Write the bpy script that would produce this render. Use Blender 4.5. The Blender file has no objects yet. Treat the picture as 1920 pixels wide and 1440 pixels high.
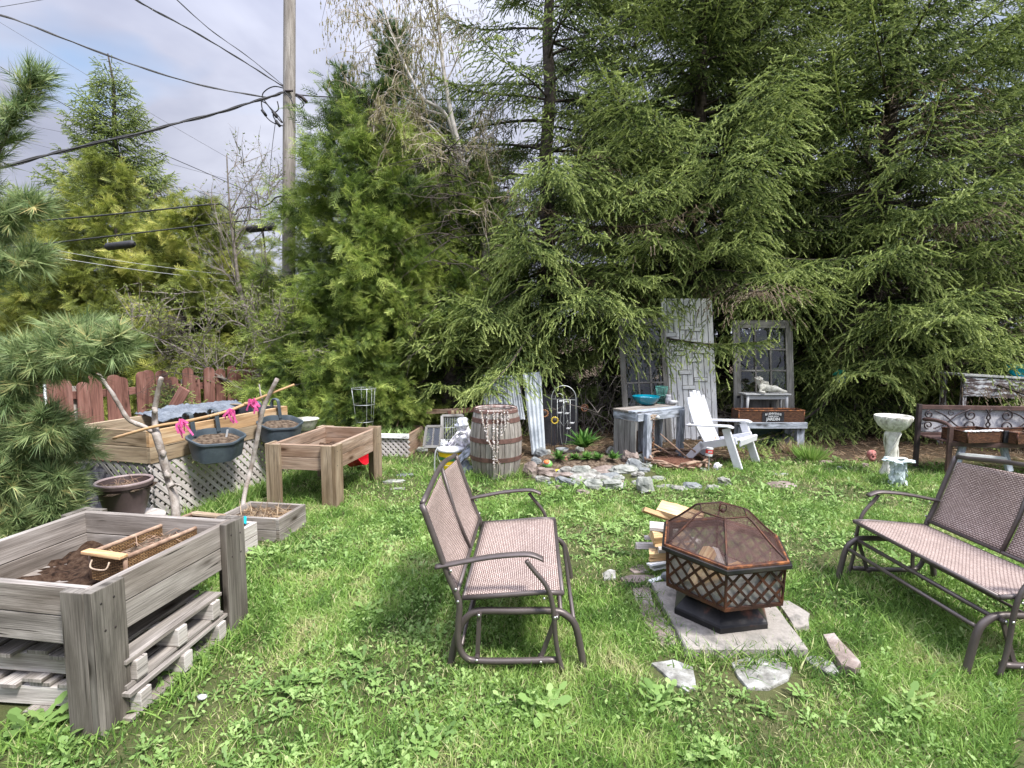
import bpy, math, random
import numpy as np
from mathutils import Vector, Matrix, noise
random.seed(7)
PI = math.pi
R_ = math.radians
SC = bpy.context.scene
COL = SC.collection
# ------------------------------------------------------------------ camera
PITCH = R_(5.14); FPX = 1000.0; CAMZ = 1.6
cd = bpy.data.cameras.new('camera'); cam = bpy.data.objects.new('camera', cd); COL.objects.link(cam)
cam.location = (0, 0, CAMZ); cam.rotation_euler = (PI/2 - PITCH, 0, 0)
cd.sensor_width = 36; cd.lens = 36*FPX/1920; cd.clip_start = .05; cd.clip_end = 3000
SC.camera = cam
# ------------------------------------------------------------------ world, sun, exposure
SUN_EL, SUN_AZ = R_(57), R_(134)      # azimuth clockwise from +Y (the sun is to the right, a little behind the camera)
w = bpy.data.worlds.new('World'); SC.world = w; w.use_nodes = True
nt = w.node_tree; nt.nodes.clear()
def wn(t, **k):
    n = nt.nodes.new(t)
    for a, b in k.items(): setattr(n, a, b)
    return n
out = wn('ShaderNodeOutputWorld'); bg = wn('ShaderNodeBackground'); bg.inputs[1].default_value = .12
sky = wn('ShaderNodeTexSky', sky_type='NISHITA'); sky.sun_disc = False
sky.sun_elevation = SUN_EL; sky.sun_rotation = SUN_AZ; sky.air_density = 1.2; sky.dust_density = 1.0
tc = wn('ShaderNodeTexCoord'); sep = wn('ShaderNodeSeparateXYZ')
nt.links.new(tc.outputs['Generated'], sep.inputs[0])
# project the view direction on a cloud ceiling
zc = wn('ShaderNodeMath', operation='MAXIMUM'); zc.inputs[1].default_value = .0
nt.links.new(sep.outputs[2], zc.inputs[0])
za = wn('ShaderNodeMath', operation='ADD'); za.inputs[1].default_value = .22; nt.links.new(zc.outputs[0], za.inputs[0])
dx = wn('ShaderNodeMath', operation='DIVIDE'); dy = wn('ShaderNodeMath', operation='DIVIDE')
nt.links.new(sep.outputs[0], dx.inputs[0]); nt.links.new(za.outputs[0], dx.inputs[1])
nt.links.new(sep.outputs[1], dy.inputs[0]); nt.links.new(za.outputs[0], dy.inputs[1])
cmb = wn('ShaderNodeCombineXYZ'); nt.links.new(dx.outputs[0], cmb.inputs[0]); nt.links.new(dy.outputs[0], cmb.inputs[1])
n1 = wn('ShaderNodeTexNoise'); n1.inputs['Scale'].default_value = 1.5; n1.inputs['Detail'].default_value = 5; n1.inputs['Roughness'].default_value = .5; n1.inputs['Distortion'].default_value = .3
n2 = wn('ShaderNodeTexNoise'); n2.inputs['Scale'].default_value = 1.1; n2.inputs['Detail'].default_value = 4
nt.links.new(cmb.outputs[0], n1.inputs['Vector']); nt.links.new(cmb.outputs[0], n2.inputs['Vector'])
cr = wn('ShaderNodeValToRGB'); cr.color_ramp.elements[0].position = .36; cr.color_ramp.elements[1].position = .66
cr.color_ramp.elements[0].color = (2.25, 2.4, 3.15, 1); cr.color_ramp.elements[1].color = (4.3, 4.45, 5.2, 1)
nt.links.new(n1.outputs[0], cr.inputs[0])
zen = wn('ShaderNodeMath', operation='MULTIPLY_ADD'); zen.inputs[1].default_value = 4.2; zen.inputs[2].default_value = .75
z3 = wn('ShaderNodeMath', operation='POWER'); z3.inputs[1].default_value = 3; nt.links.new(zc.outputs[0], z3.inputs[0]); nt.links.new(z3.outputs[0], zen.inputs[0])
vm = wn('ShaderNodeVectorMath', operation='SCALE'); nt.links.new(cr.outputs[0], vm.inputs[0]); nt.links.new(zen.outputs[0], vm.inputs['Scale'])
cf = wn('ShaderNodeValToRGB'); cf.color_ramp.elements[0].position = .29; cf.color_ramp.elements[1].position = .41
nt.links.new(n2.outputs[0], cf.inputs[0])
mx = wn('ShaderNodeMixRGB'); nt.links.new(cf.outputs[0], mx.inputs[0]); nt.links.new(sky.outputs[0], mx.inputs[1]); nt.links.new(vm.outputs[0], mx.inputs[2])
nt.links.new(mx.outputs[0], bg.inputs[0]); nt.links.new(bg.outputs[0], out.inputs[0])
sl = bpy.data.lights.new('sun', 'SUN'); sun = bpy.data.objects.new('sun', sl); COL.objects.link(sun)
sl.energy = 3.5; sl.angle = R_(10); sl.color = (1, .96, .9)
sd = Vector((math.sin(SUN_AZ)*math.cos(SUN_EL), math.cos(SUN_AZ)*math.cos(SUN_EL), math.sin(SUN_EL)))
sun.rotation_euler = sd.to_track_quat('Z', 'Y').to_euler(); sun.location = sd*60
SC.view_settings.view_transform = 'Standard'; SC.view_settings.look = 'None'
SC.view_settings.exposure = .86; SC.view_settings.gamma = 1
try:
    SC.cycles.max_bounces = 4; SC.cycles.diffuse_bounces = 3; SC.cycles.glossy_bounces = 2; SC.cycles.transparent_max_bounces = 12; SC.cycles.transmission_bounces = 3
except Exception: pass

# ------------------------------------------------------------------ photo measurements -> places in the yard
_F = Vector((0, math.cos(PITCH), -math.sin(PITCH))); _U = Vector((0, math.sin(PITCH), math.cos(PITCH)))
def ray(px, py): return Vector((1, 0, 0))*((px-960)/FPX) + _F + _U*((720-py)/FPX)
def G(px, py, h=0.0):
    d = ray(px, py); t = (CAMZ-h)/(-d.z); return Vector((d.x*t, d.y*t, h))
def P(px, py, Y):
    d = ray(px, py); t = Y/d.y; return Vector((d.x*t, Y, CAMZ+d.z*t))

# ------------------------------------------------------------------ objects
MW = {}            # world matrix of each thing / part, so parts can be given in yard coordinates
def T(o, label=None, cat=None, group=None, kind=None):
    if label: o['label'] = label
    if cat: o['category'] = cat
    if group: o['group'] = group
    if kind: o['kind'] = kind
    return o
def thing(name, label, cat, loc=(0, 0, 0), rz=0, group=None):
    o = bpy.data.objects.new(name, None); COL.objects.link(o); o.empty_display_size = .1
    o.location = loc; o.rotation_euler = (0, 0, rz)
    MW[o.name] = Matrix.Translation(Vector(loc)) @ Matrix.Rotation(rz, 4, 'Z')
    return T(o, label, cat, group)
def copy_tree(o, parent=None, keep=False):
    c = o.copy(); COL.objects.link(c); c.parent = parent
    for ch in [k for k in COL.objects if k.parent == o]: copy_tree(ch, c)
    return c

class MB:
    def __init__(s): s.v = []; s.f = []; s.uv = []; s.m = []
    def add(s, vs, fs, uvs=None, mi=0):
        b = len(s.v); s.v += [tuple(v) for v in vs]
        for i, f in enumerate(fs):
            s.f.append(tuple(b+k for k in f)); s.m.append(mi)
            s.uv.append(uvs[i] if uvs else [(vs[k][0], vs[k][2]+vs[k][1]*.7) for k in f])
    def obox(s, c, ex, ey, ez, mi=0):
        """box with centre c and half axes ex, ey, ez; UV runs along the longest axis"""
        c = Vector(c); ax = [Vector(ex), Vector(ey), Vector(ez)]; L = [a.length for a in ax]
        k = L.index(max(L)); vs = []
        for sx in (-1, 1):
            for sy in (-1, 1):
                for sz in (-1, 1): vs.append(c+ax[0]*sx+ax[1]*sy+ax[2]*sz)
        sg = [(x, y, z) for x in (-1, 1) for y in (-1, 1) for z in (-1, 1)]
        fs = [(0, 1, 3, 2), (4, 6, 7, 5), (0, 4, 5, 1), (2, 3, 7, 6), (0, 2, 6, 4), (1, 5, 7, 3)]
        na = [0, 0, 1, 1, 2, 2]; uvs = []
        ou, ov = random.uniform(0, 40), random.uniform(0, 40)
        for f, n in zip(fs, na):
            o = [q for q in (0, 1, 2) if q != n]
            if n == k: a, b = o; sc = .25
            else:
                a = k; b = [q for q in o if q != k][0]; sc = 1
            uvs.append([(ou+n*.37+sg[i][a]*L[a]*sc, ov+n*1.3+sg[i][b]*L[b]) for i in f])
        if ax[0].cross(ax[1]).dot(ax[2]) < 0: fs = [f[::-1] for f in fs]; uvs = [u[::-1] for u in uvs]
        s.add(vs, fs, uvs, mi)
    def box(s, c, size, rz=0, mi=0, rx=0, ry=0):
        M = Matrix.Rotation(rz, 3, 'Z') @ Matrix.Rotation(ry, 3, 'Y') @ Matrix.Rotation(rx, 3, 'X')
        s.obox(c, M @ Vector((size[0]/2, 0, 0)), M @ Vector((0, size[1]/2, 0)), M @ Vector((0, 0, size[2]/2)), mi)
    def board(s, a, b, w, t, up=(0, 0, 1), mi=0):
        """board from a to b, w wide along 'up', t thick"""
        a = Vector(a); b = Vector(b); d = b-a; n = d.normalized(); up = Vector(up); up = (up-n*up.dot(n))
        if up.length < 1e-4: up = Vector((1, 0, 0)); up = up-n*up.dot(n)
        up.normalize(); sd_ = n.cross(up)
        s.obox((a+b)/2, d/2, sd_*t/2, up*w/2, mi)
    def tube(s, pts, r, n=8, closed=False, cap=True, mi=0, flat=1.0):
        pts = [Vector(p) for p in pts]; N = len(pts)
        rr = [r]*N if not hasattr(r, '__len__') else r
        tg = []
        for i in range(N):
            if closed: t = pts[(i+1) % N]-pts[i-1]
            else: t = pts[min(i+1, N-1)]-pts[max(i-1, 0)]
            tg.append(t.normalized() if t.length > 1e-9 else Vector((0, 0, 1)))
        u = Vector((0, 0, 1)) if abs(tg[0].z) < .9 else Vector((1, 0, 0))
        u = (u-tg[0]*u.dot(tg[0])).normalized(); vs = []; ln = 0; ll = []
        for i in range(N):
            if i: ln += (pts[i]-pts[i-1]).length
            ll.append(ln); u = u-tg[i]*u.dot(tg[i])
            u = u.normalized() if u.length > 1e-6 else Vector((1, 0, 0)); w_ = tg[i].cross(u)
            for k in range(n):
                a = 2*PI*k/n; vs.append(pts[i]+(u*math.cos(a)*flat+w_*math.sin(a))*rr[i])
        fs = []; uvs = []; m = N if closed else N-1; of = random.uniform(0, 20); C = 2*PI*max(rr)
        for i in range(m):
            j = (i+1) % N; lj = ll[j] if j else ln+.05
            for k in range(n):
                q = (k+1) % n; fs.append((i*n+k, i*n+q, j*n+q, j*n+k))
                uvs.append([(of+ll[i], of+C*k/n), (of+ll[i], of+C*(k+1)/n), (of+lj, of+C*(k+1)/n), (of+lj, of+C*k/n)])
        if cap and not closed:
            fs.append(tuple(range(n-1, -1, -1))); fs.append(tuple((N-1)*n+k for k in range(n)))
            for z in (0, 1): uvs.append([(of+.01*math.cos(2*PI*k/n), of+.01*math.sin(2*PI*k/n)) for k in range(n)])
        s.add(vs, fs, uvs, mi)
    def lathe(s, prof, c=(0, 0, 0), n=28, mi=0, wob=0.0, M=None):
        c = Vector(c); vs = []; N = len(prof)
        for r, z in prof:
            for k in range(n):
                a = 2*PI*k/n; q = r*(1+wob*math.sin(a*3+z*9)); p = Vector((q*math.cos(a), q*math.sin(a), z))
                vs.append(c+(M @ p if M else p))
        fs = []; uvs = []; R0 = max(p[0] for p in prof)
        for i in range(N-1):
            for k in range(n):
                q = (k+1) % n; fs.append((i*n+k, i*n+q, (i+1)*n+q, (i+1)*n+k))
                uvs.append([(prof[i][1], 2*PI*R0*k/n), (prof[i][1], 2*PI*R0*(k+1)/n), (prof[i+1][1], 2*PI*R0*(k+1)/n), (prof[i+1][1], 2*PI*R0*k/n)])
        s.add(vs, fs, uvs, mi)
    def disc(s, c, r, n=28, mi=0, ry=None, M=None):
        c = Vector(c); ry = ry or r
        vs = [c+(M @ Vector((r*math.cos(2*PI*k/n), ry*math.sin(2*PI*k/n), 0)) if M else Vector((r*math.cos(2*PI*k/n), ry*math.sin(2*PI*k/n), 0))) for k in range(n)]
        s.add(vs, [tuple(range(n))], None, mi)
    def blob(s, c, r, amp=.15, fr=1.6, nu=14, nv=9, mi=0, M=None, box=0.0, seed=None):
        c = Vector(c); sv = Vector((random.uniform(0, 99),)*3) if seed is None else Vector((seed*3.1, seed*1.7, seed))
        vs = []
        for j in range(nv+1):
            ph = PI*j/nv
            for i in range(nu):
                th = 2*PI*i/nu; d = Vector((math.sin(ph)*math.cos(th), math.sin(ph)*math.sin(th), math.cos(ph)))
                if box:
                    m = max(abs(d.x), abs(d.y), abs(d.z)); d = d*(1-box)+d/m*box*.82
                k = 1+amp*noise.noise(d*fr+sv)*2
                p = Vector((d.x*r[0]*k, d.y*r[1]*k, d.z*r[2]*k)); vs.append(c+(M @ p if M else p))
        fs = []
        for j in range(nv):
            for i in range(nu):
                q = (i+1) % nu; fs.append((j*nu+i, (j+1)*nu+i, (j+1)*nu+q, j*nu+q))
        s.add(vs, fs, None, mi)
    def prism(s, poly, z0, z1, mi=0, M=None):
        n = len(poly); f = (lambda p: M @ Vector(p)) if M else Vector
        vs = [f((x, y, z0)) for x, y in poly]+[f((x, y, z1)) for x, y in poly]
        fs = [tuple(range(n-1, -1, -1)), tuple(range(n, 2*n))]+[(k, (k+1) % n, n+(k+1) % n, n+k) for k in range(n)]
        s.add(vs, fs, None, mi)
    def build(s, name, mat, parent=None, smooth=False, bevel=0, local=False, label=None, cat=None, group=None, kind=None, keep=False, sub=0, auto=None):
        me = bpy.data.meshes.new(name); V = [Vector(v) for v in s.v]
        if parent is not None:
            M = MW[parent.name]
            if not local: Mi = M.inverted(); V = [Mi @ v for v in V]
        else:
            if keep: off = Vector((0, 0, 0))
            else:
                xs = [v.x for v in V]; ys = [v.y for v in V]; off = Vector(((min(xs)+max(xs))/2, (min(ys)+max(ys))/2, min(v.z for v in V)))
            V = [v-off for v in V]
        me.from_pydata(V, [], s.f)
        for m in (mat if isinstance(mat, (list, tuple)) else [mat]): me.materials.append(m)
        me.polygons.foreach_set('material_index', s.m)
        ul = me.uv_layers.new(name='UVMap'); fl = []
        for u in s.uv:
            for q in u: fl += [q[0], q[1]]
        ul.data.foreach_set('uv', fl)
        if smooth: me.polygons.foreach_set('use_smooth', [True]*len(me.polygons))
        me.update()
        o = bpy.data.objects.new(name, me); COL.objects.link(o)
        if parent is not None: o.parent = parent; MW[o.name] = MW[parent.name]
        else: o.location = off; MW[o.name] = Matrix.Translation(off)
        if auto:
            try: me.set_sharp_from_angle(angle=R_(auto))
            except Exception: pass
        if bevel:
            b = o.modifiers.new('bevel', 'BEVEL'); b.width = bevel; b.segments = 2; b.limit_method = 'ANGLE'; b.angle_limit = R_(40)
        if sub:
            b = o.modifiers.new('sub', 'SUBSURF'); b.levels = sub; b.render_levels = sub
        return T(o, label, cat, group, kind)
def catmull(pts, k=5):
    pts = [Vector(p) for p in pts]; o = []; n = len(pts)
    for i in range(n-1):
        a, b, c, d = pts[max(i-1, 0)], pts[i], pts[i+1], pts[min(i+2, n-1)]
        for j in range(k):
            t = j/k; o.append(.5*((2*b)+(c-a)*t+(2*a-5*b+4*c-d)*t*t+(3*b-3*c+d-a)*t**3))
    o.append(pts[-1]); return o

# ------------------------------------------------------------------ materials
def new_mat(name):
    m = bpy.data.materials.new(name); m.use_nodes = True; n = m.node_tree; n.nodes.clear(); return m, n
def nd(n, t, **k):
    q = n.nodes.new(t)
    for a, b in k.items(): setattr(q, a, b)
    return q
def ramp(n, src, stops):
    r = nd(n, 'ShaderNodeValToRGB'); e = r.color_ramp.elements
    while len(e) < len(stops): e.new(.5)
    for q, (p, c) in zip(e, stops):
        q.position = p; q.color = (c[0], c[1], c[2], 1) if hasattr(c, '__len__') else (c, c, c, 1)
    n.links.new(src, r.inputs[0]); return r.outputs[0]
def noise_n(n, vec, scale, detail=4, rough=.55, dist=0):
    q = nd(n, 'ShaderNodeTexNoise'); q.inputs['Scale'].default_value = scale; q.inputs['Detail'].default_value = detail
    q.inputs['Roughness'].default_value = rough; q.inputs['Distortion'].default_value = dist; n.links.new(vec, q.inputs['Vector']); return q.outputs[0]
def mapping(n, src, sc):
    q = nd(n, 'ShaderNodeMapping'); q.inputs['Scale'].default_value = sc; n.links.new(src, q.inputs[0]); return q.outputs[0]
def mixc(n, f, a, b, mode='MIX'):
    q = nd(n, 'ShaderNodeMixRGB', blend_type=mode)
    for i, v in ((0, f), (1, a), (2, b)):
        if hasattr(v, 'links'): n.links.new(v, q.inputs[i])
        elif hasattr(v, '__len__'): q.inputs[i].default_value = (v[0], v[1], v[2], 1)
        else: q.inputs[i].default_value = v if i == 0 else (v, v, v, 1)
    return q.outputs[0]
def finish(m, n, col, rough=.6, metal=0, bump=None, bstr=.3, bdist=.01, spec=.5, transl=0, alpha=None, coat=0, emis=0):
    o = nd(n, 'ShaderNodeOutputMaterial'); p = nd(n, 'ShaderNodeBsdfPrincipled')
    if hasattr(col, 'links'): n.links.new(col, p.inputs['Base Color'])
    else: p.inputs['Base Color'].default_value = (*col, 1)
    if hasattr(rough, 'links'): n.links.new(rough, p.inputs['Roughness'])
    else: p.inputs['Roughness'].default_value = rough
    if hasattr(metal, 'links'): n.links.new(metal, p.inputs['Metallic'])
    else: p.inputs['Metallic'].default_value = metal
    p.inputs['Specular IOR Level'].default_value = spec
    if coat: p.inputs['Coat Weight'].default_value = coat
    if bump is not None:
        b = nd(n, 'ShaderNodeBump'); b.inputs['Strength'].default_value = bstr; b.inputs['Distance'].default_value = bdist
        n.links.new(bump, b.inputs['Height']); n.links.new(b.outputs[0], p.inputs['Normal'])
    sh = p.outputs[0]
    if transl:
        t = nd(n, 'ShaderNodeBsdfTranslucent')
        if hasattr(col, 'links'): n.links.new(col, t.inputs[0])
        else: t.inputs[0].default_value = (*col, 1)
        x = nd(n, 'ShaderNodeMixShader'); x.inputs[0].default_value = transl; n.links.new(sh, x.inputs[1]); n.links.new(t.outputs[0], x.inputs[2]); sh = x.outputs[0]
    if alpha is not None:
        t = nd(n, 'ShaderNodeBsdfTransparent'); x = nd(n, 'ShaderNodeMixShader'); n.links.new(alpha, x.inputs[0]) if hasattr(alpha, 'links') else setattr(x.inputs[0], 'default_value', alpha)
        n.links.new(t.outputs[0], x.inputs[1]); n.links.new(sh, x.inputs[2]); sh = x.outputs[0]
    n.links.new(sh, o.inputs[0]); return m
def m_basic(name, c1, c2=None, scale=8, rough=.6, metal=0, bump=.2, bd=.004, coord='Object', lo=.35, hi=.65, spec=.5, transl=0, c3=None, coat=0, detail=5):
    m, n = new_mat(name); t = nd(n, 'ShaderNodeTexCoord').outputs[coord]; c2 = c2 or tuple(x*.75 for x in c1)
    f = noise_n(n, t, scale, detail); st = [(lo, c1), (hi, c2)] if c3 is None else [(lo, c1), ((lo+hi)/2, c2), (hi, c3)]
    col = ramp(n, f, st); f2 = noise_n(n, t, scale*6, 3)
    col = mixc(n, .25, col, ramp(n, f2, [(.3, .35), (.7, .65)]), 'OVERLAY')
    return finish(m, n, col, rough, metal, f2, bump, bd, spec, transl, coat=coat)
def m_wood(name, dark, mid, light, stain=(.1, .06, .035), samt=.35, rough=.8, knots=True, paint=None, bstr=.5):
    m, n = new_mat(name); uv = nd(n, 'ShaderNodeTexCoord').outputs['UV']
    a = noise_n(n, mapping(n, uv, (1.6, 9, 1)), 1.0, 6, .6, .6)
    g = noise_n(n, mapping(n, uv, (3.5, 150, 1)), 1.0, 4, .65, .3)
    g2 = noise_n(n, mapping(n, uv, (2.0, 46, 1)), 1.0, 3, .6, .9)
    base = ramp(n, a, [(.3, dark), (.5, mid), (.72, light)])
    col = mixc(n, .65, base, ramp(n, g, [(.32, .24), (.62, .66)]), 'OVERLAY')
    col = mixc(n, .4, col, ramp(n, g2, [(.36, .2), (.5, .55), (.7, .62)]), 'OVERLAY')
    s_ = ramp(n, noise_n(n, mapping(n, uv, (.55, 1.6, 1)), 1.0, 3, .55), [(.46, 0.0), (.68, samt)])
    col = mixc(n, s_, col, stain)
    if paint:
        pc, amt = paint
        pf = ramp(n, noise_n(n, mapping(n, uv, (5, 26, 1)), 1.0, 6, .7), [(amt-.04, 0.0), (amt+.04, 1.0)]); col = mixc(n, pf, col, pc)
    if knots:
        v = nd(n, 'ShaderNodeTexVoronoi'); v.inputs['Scale'].default_value = 1; v.inputs['Randomness'].default_value = 1
        n.links.new(mapping(n, uv, (2.4, 7.5, 1)), v.inputs['Vector'])
        kf = ramp(n, v.outputs['Distance'], [(.07, .9), (.13, .4), (.23, 0.0)]); col = mixc(n, kf, col, tuple(x*.3 for x in stain))
    cr_ = ramp(n, noise_n(n, mapping(n, uv, (2.2, 95, 1)), 1.0, 2, .5, .4), [(.29, 0.0), (.33, 1.0)])
    col = mixc(n, cr_, (.02, .016, .013), col)
    return finish(m, n, col, rough, 0, g, bstr, .004, .3)
# ------------------------------------------------------------------ ground
def make_ground():
    m, n = new_mat('soil_and_litter'); t = nd(n, 'ShaderNodeTexCoord').outputs['Object']
    a = ramp(n, noise_n(n, t, 1.3, 5), [(.35, (.035, .05, .018)), (.55, (.06, .07, .025)), (.7, (.11, .085, .05))])
    b = ramp(n, noise_n(n, t, 28, 6, .7), [(.3, (.03, .022, .014)), (.55, (.085, .06, .038)), (.75, (.2, .15, .1))])
    col = mixc(n, ramp(n, noise_n(n, t, 6, 5), [(.4, 0.1), (.6, .7)]), a, b)
    sx = nd(n, 'ShaderNodeSeparateXYZ'); n.links.new(t, sx.inputs[0]); ff = nd(n, 'ShaderNodeMath', operation='MULTIPLY_ADD'); ff.inputs[1].default_value = 1.6
    n.links.new(noise_n(n, t, 1.1, 4), ff.inputs[0]); n.links.new(sx.outputs[1], ff.inputs[2])
    lit = nd(n, 'ShaderNodeMapRange'); lit.inputs[1].default_value = 7.2; lit.inputs[2].default_value = 7.8; n.links.new(ff.outputs[0], lit.inputs[0])
    col = mixc(n, lit.outputs[0], mixc(n, .45, col, (.1, .125, .04)), b)
    m = finish(m, n, col, .95, 0, noise_n(n, t, 40, 6, .7), .8, .02, .2)
    mb = MB(); xs = [-300, -40, -14]+[-9+.5*i for i in range(37)]+[14, 40, 300]; ys = [-60, -10, 0]+[.5+.5*i for i in range(26)]+[18, 40, 300]
    vs = [(x, y, (.018*noise.noise(Vector((x*.7, y*.7, 3))) if abs(x) < 10 and 0 < y < 14 else 0)) for y in ys for x in xs]; nx = len(xs)
    fs = [(j*nx+i, j*nx+i+1, (j+1)*nx+i+1, (j+1)*nx+i) for j in range(len(ys)-1) for i in range(nx-1)]
    mb.add(vs, fs); return mb.build('ground', m, smooth=True, keep=True, kind='structure', label='lawn soil and leaf litter of the back yard')
make_ground()
# ------------------------------------------------------------------ numpy foliage
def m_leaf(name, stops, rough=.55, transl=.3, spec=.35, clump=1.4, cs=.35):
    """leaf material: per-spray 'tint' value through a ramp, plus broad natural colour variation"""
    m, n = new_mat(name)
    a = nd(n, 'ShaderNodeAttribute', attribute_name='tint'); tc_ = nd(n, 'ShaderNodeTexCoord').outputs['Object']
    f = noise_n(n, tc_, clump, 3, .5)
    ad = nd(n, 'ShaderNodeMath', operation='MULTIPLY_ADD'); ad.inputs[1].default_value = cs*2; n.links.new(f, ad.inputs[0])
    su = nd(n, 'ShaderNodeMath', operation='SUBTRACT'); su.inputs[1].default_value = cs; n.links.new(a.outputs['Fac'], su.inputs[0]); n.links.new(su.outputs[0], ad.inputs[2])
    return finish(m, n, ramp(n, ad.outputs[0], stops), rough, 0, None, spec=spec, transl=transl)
def np_obj(name, V, Tr, tint, mat, parent=None, off=None, **kw):
    me = bpy.data.meshes.new(name); V = np.asarray(V, np.float32)
    if off is not None: V = V-np.asarray(off, np.float32)
    me.vertices.add(len(V)); me.vertices.foreach_set('co', V.ravel())
    me.loops.add(Tr.size); me.loops.foreach_set('vertex_index', Tr.astype(np.int32).ravel())
    me.polygons.add(len(Tr)); me.polygons.foreach_set('loop_start', np.arange(len(Tr), dtype=np.int32)*Tr.shape[1])
    me.update(calc_edges=True)
    at = me.attributes.new('tint', 'FLOAT', 'POINT'); at.data.foreach_set('value', np.asarray(tint, np.float32))
    me.materials.append(mat); o = bpy.data.objects.new(name, me); COL.objects.link(o)
    if parent is not None: o.parent = parent; MW[o.name] = MW[parent.name]
    elif off is not None: o.location = tuple(float(q) for q in off)
    return T(o, **kw)
def inst(tv, tt, pos, D, U, S, tint, W=None, g=0):
    """template (x along D, z along U) at pos with scale S (N,) ; W optional width scale"""
    D = D/np.maximum(np.linalg.norm(D, axis=1, keepdims=True), 1e-9)
    Yv = np.cross(U, D); Yv /= np.maximum(np.linalg.norm(Yv, axis=1, keepdims=True), 1e-9); Z = np.cross(D, Yv)
    S = np.asarray(S).reshape(-1, 1); W = S if W is None else np.asarray(W).reshape(-1, 1)
    V = (pos[:, None, :]+tv[None, :, 0:1]*(D*S)[:, None, :]+tv[None, :, 1:2]*(Yv*W)[:, None, :]+tv[None, :, 2:3]*(Z*W)[:, None, :]).reshape(-1, 3)
    N = len(pos); Tr = (tt[None]+(np.arange(N)*len(tv))[:, None, None]).reshape(-1, tt.shape[1])
    return V, Tr, (np.asarray(tint)[:, None]+g*(tv[None, :, 0]-.55)).ravel()
def merge(L):
    V = []; Tr = []; t = []; b = 0
    for v, f, q in L: V.append(v); Tr.append(f+b); t.append(q); b += len(v)
    return np.concatenate(V), np.concatenate(Tr), np.concatenate(t)
def tri_template(blades):
    """blades: list of (base, tip, width vector) -> thin triangles"""
    v = []; t = []
    for b, e, w_ in blades:
        k = len(v); b = np.array(b, float); e = np.array(e, float); w_ = np.array(w_, float)
        v += [b-w_, b+w_, e]; t.append((k, k+1, k+2))
    return np.array(v), np.array(t)
rs = np.random.RandomState(3)
def shoot_template(K=15, nl=.24, wd=.03, ang=42, seed=1):
    r = np.random.RandomState(seed); B = []
    for i in range(K):
        x = .02+.86*i/(K-1); a = r.uniform(0, 2*PI)+i*2.4; an = math.radians(ang+r.uniform(-12, 12)); l = nl*r.uniform(.8, 1.15)*(1 if x < .8 else .8)
        rad = np.array([0, math.cos(a), math.sin(a)]); tan = np.array([0, -math.sin(a), math.cos(a)])
        B.append(((x, 0, 0), np.array([x+l*math.cos(an), 0, 0])+rad*l*math.sin(an), tan*wd*.5+np.array([wd*.5, 0, 0])))
    B.append(((0, 0, 0), (1.08, 0, 0), (0, .05, 0))); B.append(((0, 0, 0), (1.05, 0, 0), (0, 0, .05)))
    B.append(((1.0, 0, 0), (.1, 0, 0), (0, .045, .02)))
    return tri_template(B)
SH = [shoot_template(18, .17, .085, 40, s) for s in (1, 2)]
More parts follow.
